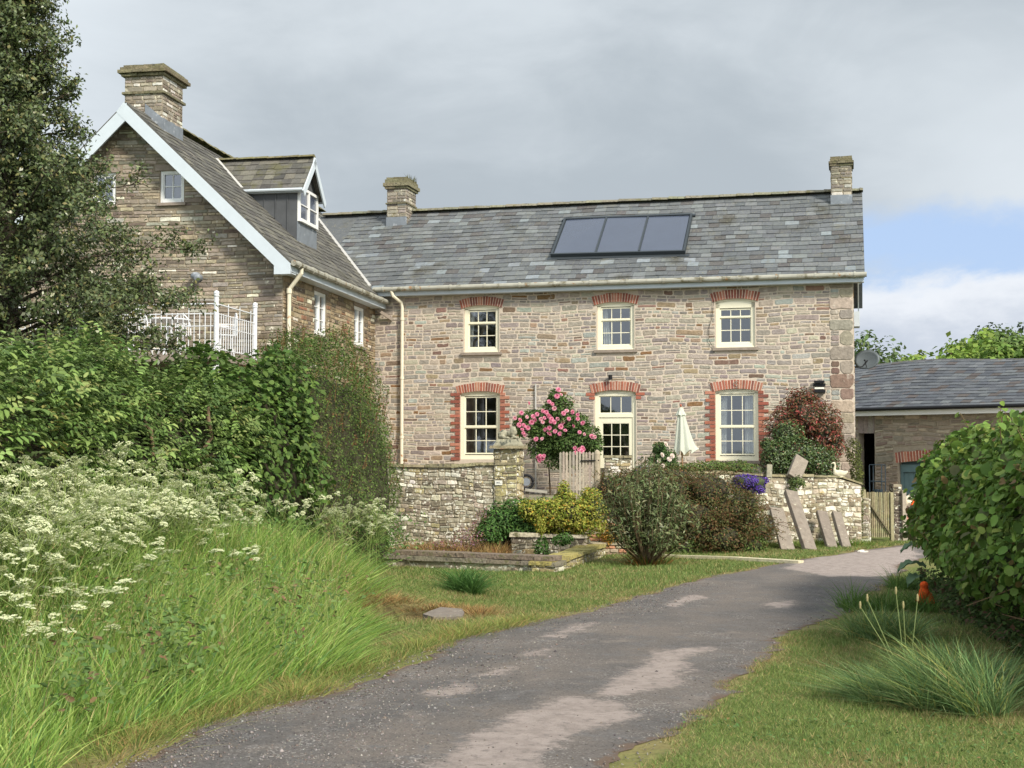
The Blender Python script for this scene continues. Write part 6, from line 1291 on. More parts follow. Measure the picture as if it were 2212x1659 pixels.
for i in range(5200): y = RS.uniform(8.5, 17.5); xb = np.interp(y, [8.5, 11, 16.5, 17.5], [3.95, 4.1, 5.0, 5.3]); x = xb + abs(RS.normal(0, .45)); P.append((x, y, gz(x, y) + .02 + .28 * RS.rand() ** 1.5))
P = np.array(P); foliage('hedge_bottom_plants', P, np.tile([-.4, -.5, .6], (len(P), 1)) + RS.normal(size=(len(P), 3)) * .4, .06, [(gr(66, 92, 44), 4), (gr(84, 110, 56), 3), (gr(100, 84, 62), 1.4)], RS, None, shape='kite', kind='stuff')
# ---- tall grass on the left bank
def hedge_front(y): return np.interp(y, [5, 10, 12.5, 15, 17.4, 20, 22.5, 24], [-4.5, -4.3, -4.1, -3.65, -3.1, -2.45, -1.95, -1.8])
n = 105000; y = 4.6 + 16.5 * RS.rand(n) ** 1.25; x = -6.0 + 6.5 * RS.rand(n); d = road_l(y) - x; edge = .28 + .13 * np.clip(y - 8, 0, 6) + np.clip(y - 14, 0, 9) * .34; edge = np.maximum(edge, road_l(y) + y * .112); nz = .22 * pn(np.stack([x, y], 1), 1.8, 61)
vis = (x / y > -.42) & (d + nz > edge) & (x > hedge_front(y) - .35); x, y, d, edge, nz = (a[vis] for a in (x, y, d, edge, nz)); keep = RS.rand(len(x)) < np.clip(1.25 - (y - 7) * .035, .55, 1); x, y, d, edge, nz = (a[keep] for a in (x, y, d, edge, nz)); n = len(x)
dep = np.clip((d + nz - edge) / 1.1, 0, 1); h = (.2 + .5 * dep ** .8) * RS.uniform(.6, 1.15, n) * (1 + .15 * pn(np.stack([x, y], 1), 1.1, 62)); h *= np.where(x < hedge_front(y) + .3, .75, 1)
lean = np.stack([(.035 + .07 * pn(np.stack([x, y], 1), .9, 63) + .07 * pn(np.stack([x, y], 1), 5, 64)) + RS.normal(0, .2, n), -.04 + RS.normal(0, .2, n)], 1) * (h / .6)[:, None]
kk = RS.rand(n) < .12; lean[kk] += RS.normal(0, .22, (int(kk.sum()), 2)); lean[:, 0] += np.clip(1 - dep * 1.3, 0, 1) * .10 + .16 * sstep(-.16, -.115, x / y)
pg = [(gr(130, 162, 74, .8), 5), (gr(112, 148, 64, .76), 5), (gr(152, 180, 94, .86), 4), (gr(168, 178, 106, .8), 2), (gr(196, 182, 126, .8), .5), (gr(110, 156, 92, .7), 1.5)]
blades('tall_grass', np.stack([x, y, terrain(x, y) - .02], 1), h, RS.uniform(.005, .0145, n) * (1 + .02 * y), lean, pg, RS, seg=3, kind='stuff')
# bent stalks with seed heads and broad weeds among the grass
n = 900; y = 6 + 11 * RS.rand(n) ** 1.2; x = road_l(y) - .6 - 2.4 * RS.rand(n); ok = (x > hedge_front(y) - .1) & (x / y > -.41) & (x < -y * .118); x, y = x[ok], y[ok]; n = len(x); z = terrain(x, y); h = RS.uniform(.5, .95, n); ln = RS.normal(0, .16, (n, 2)) + [.08, 0]
blades('seed_stalks', np.stack([x, y, z], 1), h, np.full(n, .0045), ln, [(S(190, 178, 126, .8), 3), (gr(150, 160, 96, .8), 3), (S(150, 120, 84, .8), 1)], RS, seg=4, kind='stuff')
tp_ = np.stack([x + ln[:, 0] * .9, y + ln[:, 1] * .9, z + h * .82], 1); tp_ = np.repeat(tp_, 14, 0) + RS.normal(size=(n * 14, 3)) * [.012, .012, .045]
foliage('seed_heads', tp_, RS.normal(size=(n * 14, 3)), .016, [(S(186, 170, 120, .8), 3), (S(150, 130, 90, .8), 2), (gr(150, 160, 100, .8), 1)], RS, None, shape='kite', aspect=.4, kind='stuff')
P = []
for i in range(46):
    y = RS.uniform(6.5, 13.5); x = road_l(y) - RS.uniform(.5, 2.6)
    if x < hedge_front(y) or x / y < -.41 or x > -y * .125: continue
    k = RS.randint(40, 110); P.append(np.stack([x + RS.normal(0, .13, k), y + RS.normal(0, .13, k), gz(x, y) + .12 + .5 * RS.rand(k)], 1))
P = np.concatenate(P); foliage('weeds', P, np.tile([.2, -.4, .8], (len(P), 1)) + RS.normal(size=(len(P), 3)) * .4, .055, [(gr(96, 128, 66), 4), (gr(120, 148, 80), 3), (gr(130, 110, 76), .8)], RS, None, shape='oval', aspect=.55, kind='stuff')
# low edge grass, mown lawn
def lawn(name, n, x0, x1, y0, y1, test, hh, wd, pal_g, seed, dryk=1.0):
    r = np.random.RandomState(seed); x = r.uniform(x0, x1, n); y = y0 + (y1 - y0) * r.rand(n); ok = test(x, y) & (np.abs(x / y) < .42); x, y = x[ok], y[ok]; n = len(x); dr_ = dryness(x, y) * dryk; g = pal_cols(n, pal_g, r, .22); s_ = pal_cols(n, [(S(180, 164, 116, .85), 3), (S(156, 138, 92, .8), 2)], r, .2); k = (r.rand(n) < dr_)[:, None]; C = np.where(k, s_, g)
    ln = r.normal(0, 1, (n, 2)) * hh * .55; wv = np.interp(y, [7, 28], [1, 2.6])
    return blades(name, np.stack([x, y, terrain(x, y) - .004], 1), hh * r.uniform(.4, 1.2, n) * (1 + .25 * pn(np.stack([x, y], 1), 2.5, seed)), wd * wv * r.uniform(.7, 1.3, n), ln, None, r, seg=1, cols=C, kind='stuff')
LG = [(gr(116, 140, 72, .7), 5), (gr(98, 124, 62, .68), 4), (gr(140, 154, 88, .72), 2.5), (gr(172, 160, 108, .76), 1.2)]
def right_ok(x, y): return (x - road_r(y) + .08 * pn(np.stack([x, y], 1), 6, 71) > .02) & (x < np.interp(y, [6, 9.7, 11.1, 16.1, 18, 28], [4.2, 4.2, 4.3, 5.2, 5.5, 5.7]))
lawn('lawn_grass', 190000, .3, 5.4, 6.4, 13, right_ok, .04, .0052, LG, 81)
lawn('lawn_grass', 26000, 2.5, 6, 13, 24, right_ok, .05, .006, LG, 82)
r_ = np.random.RandomState(88); n = 9000; x = r_.uniform(.3, 5.2, n); y = r_.uniform(6.5, 14, n); ok = right_ok(x, y) & (pn(np.stack([x, y], 1), 1.7, 73) > .5); x, y = x[ok], y[ok]; n = len(x)
foliage('clover', np.stack([x, y, terrain(x, y) + r_.uniform(.01, .05, n)], 1), np.tile([0, 0, 1.], (n, 1)), .022, [(gr(90, 124, 66), 4), (gr(112, 142, 80), 2), (S(150, 120, 80, .8), .5)], r_, None, shape='oval', aspect=.8, kind='stuff')
wallY = lambda x: np.interp(x, [-3.5, .1, .3, 1.6, 1.8, 7, 7.1, 9], [25.2, 24.5, 23.6, 23.4, 25.0, 26.9, 27.9, 28.1])
def left_ok(x, y):
    inbed = (y > np.interp(x, [FLp[0], FRp[0]], [FLp[1], FRp[1]])) & (x < np.interp(y, [FRp[1], BRp[1]], [FRp[0] + .05, BRp[0] + .05])) & (x > -2.1)
    hx, hy = (x - HOLE[0]) / .5, (y - HOLE[1] - .12) / .40
    return (road_l(y) - x + .08 * pn(np.stack([x, y], 1), 6, 72) > .02) & (y < wallY(x)) & ~inbed & (hx ** 2 + hy ** 2 > 1) & (x > hedge_front(y))
lawn('lawn_grass', 190000, -3, 4, 8, 17, left_ok, .045, .0055, LG, 83)
lawn('lawn_grass', 170000, -3, 9, 17, 28.1, left_ok, .055, .0065, LG, 84)
# wispy tufts: straw fringe of the hole, wall foot, dry grass in the bed
def tuft_field(name, pts, hh, wd, pal_, seed, spread=.5, nper=40, rad=.12, **k):
    r = np.random.RandomState(seed); pts = np.asarray(pts, float); n = len(pts) * nper; i = np.repeat(np.arange(len(pts)), nper); b = pts[i].copy(); b[:, :2] += r.normal(0, rad, (n, 2)); h = hh * r.uniform(.4, 1.2, n)
    return blades(name, b, h, wd * r.uniform(.7, 1.3, n), (b[:, :2] - pts[i][:, :2]) * spread * 2 + r.normal(0, .25, (n, 2)) * hh, pal_, r, seg=2, **k)
STRAW = [(S(200, 168, 112, .85), 3), (S(176, 136, 86, .8), 3), (S(130, 98, 62, .8), 2), (gr(130, 140, 70), 1)]
hp_ = []
for i in range(60):
    a = RS.uniform(0, 6.28); k = RS.uniform(.85, 1.25); X_, Y_ = HOLE[0] + .58 * k * math.cos(a), HOLE[1] + .14 + .48 * k * math.sin(a); hp_.append((X_, Y_, gz(X_, Y_)))
hp_ = [q_ for q_ in hp_ if q_[1] > HOLE[1] - .05]
tuft_field('dry_grass', hp_, .09, .007, STRAW, 91, spread=.6, nper=60, rad=.09, kind='stuff')
wp = [(a, float(wallY(a)) - .12 - abs(RS.normal(0, .12)), gz(a, 24)) for a in RS.uniform(-2.6, 0, 30)] ; wp2 = [(a, float(np.interp(a, [1.8, 7], [25, 26.85])) - .15 - abs(RS.normal(0, .3)), -.26) for a in RS.uniform(1.9, 7.1, 110)]
tuft_field('wall_foot_grass', wp2, .16, .012, [(gr(96, 128, 52, .7), 4), (gr(120, 146, 66, .7), 3), (gr(170, 160, 90, .75), .7)], 92, nper=50, rad=.1, kind='stuff')
tuft_field('dry_grass', [(a, b, -.2) for a, b in zip(RS.uniform(-1.9, -.1, 36), RS.uniform(22.5, 24.3, 36))], .26, .010, STRAW, 93, nper=60, rad=.12, kind='stuff')
ey = RS.uniform(7, 14, 130); ex = road_l(ey) - .12 - abs(RS.normal(0, .16, 130)); tuft_field('verge_grass', np.stack([ex, ey, terrain(ex, ey)], 1), .09, .006, [(gr(120, 140, 66, .72), 3), (gr(150, 156, 84, .75), 2), (S(180, 152, 100, .8), 1.4)], 94, nper=45, rad=.1, kind='stuff')
def clump(name, u, v, h, n, rad, pal_, label, seed, lean=.9, wd=.011, dead=0, cat='grass', seg=4, dirx=0):
    q = G(u, v) if isinstance(u, (int, float)) and v else u; r = np.random.RandomState(seed); root = empty(name, (q[0], q[1], gz(q[0], q[1]) - .02), 0, label, cat)
    a = r.uniform(0, 6.28, n); rr = rad * np.sqrt(r.rand(n)); b = np.stack([rr * np.cos(a), rr * np.sin(a), np.zeros(n)], 1); sc4 = r.normal(0, rad * .55, (6, 2)); si_ = r.randint(0, 6, n); b[:, :2] = b[:, :2] * .45 + sc4[si_]; hh = h * (r.uniform(.3, 1.15, n) * (1 - .35 * (rr / rad) ** 2)) * r.uniform(.65, 1.1, 6)[si_]; ln = np.stack([np.cos(a), np.sin(a)], 1) * (rr / rad * lean * h * .6)[:, None] + r.normal(0, .34, (n, 2)) * h + [dirx * h, 0]
    blades('leaves', b, hh, wd * r.uniform(.6, 1.2, n), ln, pal_, r, parent=root, seg=seg, bend=1.25)
    if dead:
        a = r.uniform(3.6, 5.9, dead); b = np.stack([rad * .8 * np.cos(a), rad * .8 * np.sin(a), np.full(dead, .03)], 1); blades('dead_leaves', b, r.uniform(.03, .12, dead), np.full(dead, .012), np.stack([np.cos(a), np.sin(a)], 1) * r.uniform(.15, .35, (dead, 1)), [(S(226, 204, 140, .85), 3), (S(196, 160, 92, .85), 2)], r, parent=root, seg=4, bend=.7)
    return root
BLG = [(gr(96, 130, 78, .66), 5), (gr(114, 146, 90, .7), 4), (gr(140, 166, 104, .74), 2.4), (gr(152, 164, 86, .74), 1.6), (gr(190, 176, 120, .74), .4)]
clump('grass_clump', 2010, 1515, .52, 3000, .42, BLG, 'big tussock of long bluish grass with dead yellow blades in the right foreground', 101, dead=38, wd=.012, dirx=-.25)
clump('grass_clump', 2120, 1490, .42, 1500, .30, BLG, 'upright grass tussock between the big tussock and the hazel hedge', 102, lean=.5, wd=.010)
clump('grass_clump', 1900, 1385, .42, 1500, .30, BLG, 'grass tussock at the roadside halfway along the hazel hedge', 103, dead=12, wd=.011, dirx=-.1)
clump('grass_clump', 1935, 1320, .42, 800, .34, [(gr(84, 118, 54, .7), 4), (gr(100, 136, 62, .7), 3)], 'dark green grass tussock beside the orange bundle', 104, lean=.6, wd=.011)
clump('grass_clump', 1950, 1268, .40, 600, .36, [(gr(92, 126, 60, .7), 4), (gr(108, 142, 70, .7), 3)], 'furthest grass tussock under the hazel hedge', 105, lean=.5, wd=.012)
clump('grass_clump', 1003, 1287, .58, 900, .16, [(gr(76, 116, 56, .7), 5), (gr(92, 134, 66, .7), 4)], 'dark green arching clump on the lawn in front of the raised stone bed', 106, lean=1.0, wd=.016)
mb = MB()
q = G(1965, 1500)
for i in range(5):
    dx = [-.35, -.3, -.1, -.05, .05][i]; mb.tube([(q[0] + .02 * i, q[1], gz(q[0], q[1])), (q[0] + dx * .5, q[1], .25), (q[0] + dx, q[1] - .05, .52 + .05 * (i % 3))], [.004, .0035, .003], 5, gr(140, 158, 100, .8)); mb.sphere((q[0] + dx, q[1] - .05, .53 + .05 * (i % 3)), (.009, .009, .03), 6, 4, S(190, 180, 130, .8))
mb.build('flower_stalks', 'leaf', label='thin seed stalks rising above the big grass tussock', cat='grass')
# ---- orange bundle
q = G(1997, 1318); lum = [('s', (0, 0, .22), (.05, .045, .045)), ('s', (.0, 0, .13), (.065, .05, .08)), ('s', (-.05, 0, .06), (.05, .04, .06)), ('s', (.06, .0, .05), (.055, .04, .05)), ('t', [(.05, 0, .12), (.10, .01, .05), (.13, .02, .0)], [.04, .03, .02])]
sculpt('orange_bundle', lum, (q[0], q[1], gz(q[0], q[1]) + .06), .2, 'orange_cloth', voxel=.012, label='rumpled orange bundle lying in the grass under the hazel hedge', cat='bundle')
# ---- burdock
bd = empty('burdock', V3(W(1985, 1215, 17.5)), 0, 'large grey green burdock leaves over the drive at the end of the hazel hedge', 'plant'); o = np.array(bd.location)
def bigleaf(p, d, L_, Wd, c):
    p, d = np.array(p, float), np.array(d, float); d /= np.linalg.norm(d); s_ = np.cross([0, 0, 1], d); s_ /= np.linalg.norm(s_); mb = MB(); n_ = 9; vs = []
    for i in range(n_ + 1):
        t = i / n_; w_ = Wd * math.sin(math.pi * min(1, t * .93 + .05)) ** .8 * (1 + .08 * math.sin(t * 25)); m = p + d * L_ * t + np.array([0, 0, .10 * math.sin(t * 2.6) - .16 * t * t]) * L_ * 2
        for k in (-1, -.5, 0, .5, 1): vs.append(m + s_ * w_ * k + np.array([0, 0, abs(k) * .04 + .015 * math.sin(t * 22 + k * 3)]))
    mb.add(vs, [(i * 5 + k, i * 5 + k + 1, (i + 1) * 5 + k + 1, (i + 1) * 5 + k) for i in range(n_) for k in range(4)], c); mb.build('leaf', 'leaf', bd, smooth=True)
for (u, v, Y, dx, dy, dz, L_) in [(2010, 1190, 17.2, -1, -.2, .15, .42), (2000, 1228, 16.6, -1, -.3, .1, .40), (2020, 1170, 17.4, -.8, -.5, .35, .36), (2030, 1215, 16.7, -.5, -1, .2, .35), (1995, 1250, 16.5, -.9, -.6, -.1, .3)]: bigleaf(W(u, v, Y) - o, (dx, dy, dz), L_, .095, gr(112, 142, 108, .7))
# ---- garden shrubs
def shrub(name, lobes, n, size, pal_, label, shape='oval', aspect=.55, core=.6, mat='leaf', inward=.45, lump=.14, seed=1, cat='shrub', up=.4, stems=True, ccol=(.05, .045, .028), **k):
    lb = np.array(lobes, float); c0_ = lb[:, :3].mean(0); z0_ = (lb[:, 2] - lb[:, 5]).min(); root = empty(name, (c0_[0], c0_[1], z0_), 0, label, cat); o = np.array(root.location); rs_ = np.random.RandomState(seed + 500)
    P, D = blob_pts(lb, n, rs_, inward, lump, seed); foliage('foliage', P - o, D, size, pal_, rs_, root, shape=shape, aspect=aspect, mat=mat, up=up, **k)
    if core: l2 = lb.copy(); l2[:, :3] -= o; blob_core('filler_core', l2, root, core, ccol)
    if stems:
        sg = []
        for i in range(14): j = rs_.randint(len(lb)); a = rs_.uniform(0, 6.28); b = lb[j, :3] - o + [.3 * lb[j, 3] * math.cos(a), .3 * lb[j, 4] * math.sin(a), 0]; sg.append(([np.array([b[0] * .4, b[1] * .4, -.02]), (np.array([b[0] * .6, b[1] * .6, b[2] * .5])), b], [.018, .014, .006]))
        twigs('stems', sg, root)
    return root, o
def L3(u, v, Y, rx, ry, rz): p = W(u, v, Y); return (p[0], p[1], p[2], rx, ry, rz)
# vase shaped bush on the lawn
q = G(1400, 1220); root = empty('buddleia_bush', (q[0], q[1], gz(q[0], q[1])), 0, 'vase shaped grey green bush rising from one narrow base on the lawn', 'shrub'); sg = []; LP = []; LO = []
for i in range(120):
    a = RS.uniform(0, 6.28); k = RS.rand() ** .6; R_ = .85 * k; H_ = 1.6 * math.sqrt(max(.05, 1 - (.80 * k) ** 2)) * RS.uniform(.62, 1.12); tip = np.array([R_ * math.cos(a) * 1.0, R_ * math.sin(a) * .9, H_]); b = np.array([.1 * math.cos(a), .1 * math.sin(a), 0]); mid = b * .5 + tip * .5 + np.array([math.cos(a), math.sin(a), 0]) * (.12 * k) + [0, 0, -.05]
    sg.append(([b, mid, tip], [.014, .010, .004]))
    for t in RS.uniform(.33, 1, 60): p = (1 - t) ** 2 * b + 2 * t * (1 - t) * mid + t * t * tip; LP.append(p + RS.normal(size=3) * .045); LO.append(np.array([math.cos(a) * .5, math.sin(a) * .5, .6]) + RS.normal(size=3) * .6)
foliage('foliage', np.array(LP), np.array(LO), .10, [(gr(112, 130, 80), 5), (gr(94, 112, 68), 4), (gr(138, 152, 104), 3), (gr(158, 166, 128), 1.4)], RS, root, shape='kite', aspect=.26, up=.5); twigs('stems', sg, root, S(110, 94, 70, .8))
tuft_field('base_shoots', [(0, 0, 0)] * 4, .22, .02, [(gr(110, 130, 60), 1), (S(150, 110, 60, .8), 1)], 97, nper=60, rad=.16, parent=root)
# sprawling shrub over the right wall
PB1 = [(gr(96, 104, 58), 4), (gr(78, 88, 46), 4), (gr(120, 96, 62), 3.2), (gr(136, 106, 66), 1.6), (gr(110, 122, 66), 2)]
lob = [L3(1330, 1060, 24.9, .5, .5, .42), L3(1420, 1055, 25.0, .6, .5, .45), L3(1530, 1060, 25.0, .65, .5, .48), L3(1590, 1110, 24.8, .62, .55, .5), L3(1500, 1130, 24.7, .7, .6, .55), L3(1620, 1150, 24.9, .5, .5, .42), L3(1400, 1130, 24.8, .5, .4, .5), L3(1560, 1160, 24.6, .55, .45, .38), L3(1450, 1030, 25.2, .6, .4, .22)]
for _ in range(22): u__, v__ = RS.uniform(1310, 1660), RS.uniform(1035, 1175); lob.append(L3(u__, max(v__, 1040 + max(0, u__ - 1560) * .75), 24.55 + RS.uniform(-.15, .2), RS.uniform(.14, .3), .25, RS.uniform(.1, .24)))
rt, o = shrub('cotoneaster', lob, 36000, .045, PB1, 'sprawling brown and green shrub spilling over the right garden wall', shape='kite', aspect=.6, seed=3, inward=.4, lump=.2, core=.62)
sg = []; lp = []
for i in range(150):
    l_ = lob[RS.randint(len(lob))]; a = RS.uniform(3.3, 6.2); b = np.array([l_[0] + l_[3] * .7 * math.cos(a), l_[1] - l_[4] * .6, l_[2] + RS.uniform(-.2, .8) * l_[5]]); d = np.array([math.cos(a) * .8 + .4, -.35, RS.uniform(.1, .5)]); ln = RS.uniform(.25, .55); pts = [b, b + d * ln * .5 + [0, 0, .03], b + d * ln + [0, 0, -.12]]; sg.append(([p - o for p in pts], [.006, .005, .003])); lp += [np.array([np.interp(t, [0, .5, 1], [p[c] for p in pts]) for c in range(3)]) + RS.normal(size=3) * .018 for t in RS.rand(22)]
twigs('arching_shoots', sg, rt, S(110, 80, 56, .8)); foliage('shoot_leaves', np.array(lp) - o, RS.normal(size=(len(lp), 3)), .035, [(gr(120, 100, 60), 3), (gr(96, 110, 56), 3)], RS, rt, shape='kite')
shrub('low_shrub', [L3(1625, 1180, 24.6, .0 + .3, .3, .25), L3(1480, 1185, 24.5, .3, .25, .2)], 1600, .05, [(gr(90, 118, 56), 3), (gr(112, 134, 66), 2)], 'low green growth at the foot of the sprawling shrub', seed=33, shape='kite', stems=False)
shrub('green_shrub', [L3(1085, 1130, 23.9, .42, .4, .36), L3(1125, 1125, 23.9, .42, .4, .38), L3(1170, 1130, 23.8, .4, .4, .38), L3(1060, 1150, 23.7, .25, .3, .26)], 9000, .055, [(gr(84, 126, 58), 5), (gr(70, 108, 52), 4), (gr(108, 148, 72), 2)], 'dark green leafy shrub left of the yellow green one by the tall garden wall', seed=4)
YL = [(gr(164, 168, 72, .62), 5), (gr(182, 182, 86, .64), 4), (gr(140, 156, 56, .75), 3), (gr(110, 138, 52, .7), 2), (gr(204, 160, 66, .8), .6)]
shrub('golden_shrub', [L3(1190, 1118, 23.5, .36, .35, .34), L3(1235, 1112, 23.4, .38, .35, .40), L3(1275, 1110, 23.4, .30, .32, .42), L3(1215, 1090, 23.6, .25, .25, .26), L3(1268, 1085, 23.5, .16, .18, .24), L3(1218, 1062, 23.6, .09, .09, .16), L3(1150, 1102, 23.6, .25, .25, .2)], 11000, .05, YL, 'bright yellow green shrub in front of the garden steps', seed=5, lump=.2, var=.16)
shrub('golden_plant', [L3(1168, 1135, 22.9, .09, .09, .16)], 420, .04, YL, 'small yellow sprig in front of the dark green shrub', seed=6, stems=False, core=0, cat='plant')
shrub('trailing_plant', [L3(1170, 1185, 22.95, .14, .1, .2), L3(1215, 1165, 22.9, .2, .12, .1)], 1100, .045, [(gr(84, 124, 58), 1)], 'green plant trailing over the back slab of the raised bed', seed=7, stems=False, core=0, cat='plant')
shrub('orange_leaved_plant', [L3(1325, 1160, 23.9, .24, .2, .24)], 900, .05, [(gr(170, 130, 56, .75), 3), (gr(110, 120, 50), 2), (gr(190, 150, 80, .75), 1)], 'rusty orange leaved plant by the right end of the raised bed', seed=8, core=0, cat='plant')
shrub('valerian_plant', [L3(1010, 1165, 23.3, .3, .25, .2), L3(1040, 1135, 23.8, .2, .2, .3), L3(960, 1180, 23.0, .3, .2, .12)], 1500, .035, [(gr(150, 110, 100, .75), 3), (gr(120, 120, 70), 3), (gr(176, 140, 160, .8), 1.2)], 'reddish wiry plant at the foot of the tall garden wall', seed=9, core=0, cat='plant', shape='kite')
# photinia and green shrub at the right end of the house
PHR = [(gr(128, 78, 58, .75), 4), (gr(106, 84, 54), 3), (gr(90, 96, 54), 3), (gr(150, 70, 62, .8), 1.4)]
shrub('photinia_shrub', [L3(1738, 900, 28.3, .55, .5, .5), L3(1700, 925, 28.2, .45, .45, .45), L3(1780, 930, 28.2, .45, .4, .5), L3(1735, 870, 28.4, .35, .3, .3), L3(1800, 960, 28.1, .22, .3, .35)], 7500, .085, PHR, 'red and brown leaved shrub against the right end of the house front', shape='kite', aspect=.36, seed=10, up=.7, lump=.2, mat='glossy_leaf')
shrub('green_shrub', [L3(1720, 985, 27.6, .62, .4, .42), L3(1680, 990, 27.5, .38, .35, .42), L3(1765, 1000, 27.6, .45, .35, .32), L3(1700, 940, 27.8, .35, .3, .3), L3(1655, 960, 27.6, .14, .14, .14)], 10500, .055, [(gr(84, 110, 56), 5), (gr(68, 92, 48), 4), (gr(108, 132, 72), 2.4), (gr(122, 90, 60), .7)], 'dark green shrub below the red one behind the garden wall', seed=11, mat='glossy_leaf')
shrub('terrace_plants', [L3(1530, 1012, 26.9, .5, .3, .16), L3(1590, 1012, 27.0, .45, .3, .15), L3(1480, 1020, 26.6, .3, .3, .18)], 3600, .05, [(gr(98, 126, 60), 4), (gr(118, 140, 74), 3), (gr(140, 120, 80), .5)], 'low green plants along the terrace behind the right garden wall', seed=12, core=.5, cat='plants')
shrub('ivy', [L3(1856, 1080, 27.3, .07, .14, .9), L3(1843, 975, 28.6, .18, .12, .3), L3(1850, 1020, 28.2, .14, .14, .3)], 2200, .045, [(gr(96, 110, 56), 3), (gr(120, 128, 64), 2), (gr(80, 92, 46), 2)], 'ivy climbing the right corner of the house above the wall end', seed=13, core=0, cat='ivy', stems=False)
shrub('wall_plant', [L3(1722, 1040, 26.3, .16, .1, .12), L3(1712, 1060, 26.3, .06, .06, .16)], 500, .05, [(gr(96, 120, 66), 3), (gr(120, 140, 80), 2)], 'small green plant hanging below the slab on top of the wall', seed=14, core=0, cat='plant', stems=False)
# aubrieta
shrub('purple_flowers', [L3(1625, 1042, 25.85, .30, .16, .13), L3(1605, 1036, 25.9, .2, .14, .1), L3(1638, 1052, 25.85, .16, .12, .12)], 2300, .026, [(S(104, 74, 172, .75), 5), (S(128, 98, 196, .8), 3), (S(84, 56, 140, .7), 2)], 'mat of purple flowers hanging over the top of the right garden wall', shape='round', aspect=1, seed=15, inward=.15, core=.9, cat='flowers', mat='petal', stems=False, ccol=gr(70, 84, 50))
shrub('purple_spikes', [L3(1385, 1012, 24.9, .14, .1, .10)], 160, .03, [(S(110, 96, 150, .8), 1), (gr(110, 120, 80), 2)], 'thin dull purple flower spikes above the sprawling shrub by the low pillar', seed=16, core=0, cat='flowers', stems=False)
# ---- roses
def rose_mesh(name, r, pal_, seed):
    q = np.random.RandomState(seed); P, D, L_, C = [], [], [], []
    for ring, (k, el_, rr) in enumerate([(8, .25, 1.0), (7, .7, .8), (5, 1.15, .5)]):
        for i in range(k): a = 6.283 * i / k + ring * .4; d = np.array([math.cos(a) * math.cos(el_), math.sin(a) * math.cos(el_), math.sin(el_)]); P.append(d * r * .15); D.append(d); L_.append(r * (1 - .12 * ring)); C.append(pal_[ring])
    D = np.array(D); V, F_, C = leaf_mesh(np.array(P), np.cross(D, np.cross(D, [0, 0, 1.])) * -1 + [0, 0, .05], D, np.array(L_), np.array(L_) * .95, np.array(C), 'round'); return np_mesh(name, V, F_, C, 'petal')
rm = [rose_mesh('flower', .05, [S(232, 150, 176, .95), S(240, 168, 190, .95), S(222, 120, 154, .95)], i) for i in (1, 2)]; rm.append(rose_mesh('flower', .045, [S(240, 190, 200, .95), S(244, 206, 210, .95), S(230, 150, 170, .95)], 3)); rw = rose_mesh('flower', .05, [S(240, 226, 214, .95)] * 3, 5)
lob = [L3(1205, 878, 29.6, .30, .2, .30), L3(1165, 905, 29.6, .45, .2, .24), L3(1225, 915, 29.5, .52, .22, .30), L3(1265, 945, 29.4, .32, .2, .30), L3(1130, 915, 29.7, .26, .15, .2), L3(1200, 860, 29.7, .18, .12, .22), L3(1285, 960, 29.2, .18, .15, .24), L3(1190, 935, 29.5, .5, .2, .26), L3(1240, 960, 29.4, .45, .2, .24), L3(1150, 925, 29.5, .36, .18, .22), L3(1190, 960, 29.6, .5, .15, .22)]
rt, o = shrub('climbing_rose', lob, 13000, .062, [(gr(92, 124, 62), 5), (gr(74, 104, 52), 4), (gr(118, 146, 80), 2)], 'climbing rose covered in pink flowers on the wall left of the front door', seed=20, core=.45, inward=.4, cat='rose', stems=False)
sg = [([np.array(W(1190, 1085, 29.9)) - o, np.array(W(1185, 1000, 29.9)) - o, np.array(W(1200, 930, 29.7)) - o], [.02, .016, .012]), ([np.array(W(1200, 1085, 29.9)) - o, np.array(W(1215, 1000, 29.9)) - o, np.array(W(1250, 950, 29.6)) - o], [.02, .018, .012]), ([np.array(W(1180, 1085, 29.9)) - o, np.array(W(1165, 1000, 29.9)) - o, np.array(W(1140, 930, 29.8)) - o], [.018, .014, .01])]
twigs('cane', sg[:1], rt)
P, D = blob_pts([L3(1200, 975, 29.7, .55, .15, .3), L3(1255, 985, 29.4, .3, .15, .2), L3(1170, 975, 29.6, .35, .12, .2), L3(1215, 1000, 29.6, .5, .12, .16)], 3200, RS, .8); foliage('lower_leaves', P - o, D, .055, [(gr(84, 112, 58), 1)], RS, rt)
FL = [(1206,842),(1203,856),(1212,853),(1186,868),(1193,873),(1197,882),(1142,871),(1172,888),(1160,895),(1183,897),(1176,903),(1168,905),(1187,900),(1152,900),(1138,901),(1126,892),(1123,908),(1112,903),(1157,908),(1148,912),(1172,912),(1190,911),(1197,912),(1204,905),(1191,905),(1217,893),(1224,888),(1229,905),(1236,890),(1216,913),(1211,922),(1238,920),(1248,905),(1259,914),(1248,896),(1121,918),(1131,919),(1140,924),(1187,925),(1178,928),(1199,932),(1221,930),(1209,937),(1252,934),(1262,938),(1278,943),(1186,937),(1134,940),(1130,935),(1158,949),(1171,948),(1242,968),(1252,972),(1258,968),(1261,972),(1256,975),(1284,944),(1167,985),(1172,990),(1162,988),(1166,994),(1175,985),(1243,978),(1233,963),(1128,928),(1180,891)]
for i, (u, v) in enumerate(FL):
    p = W(u, v, 29.28 + .03 * RS.normal() - (.15 if u > 1240 else 0)); fo = bpy.data.objects.new('flower', rm[i % 3 if RS.rand() < .5 else i % 2]); fo.location = V3(p - o); fo.rotation_euler = (math.radians(75) + RS.normal(0, .3), RS.normal(0, .3), RS.normal(0, .5)); fo.scale = [RS.uniform(.8, 1.2)] * 3; link(fo, rt)
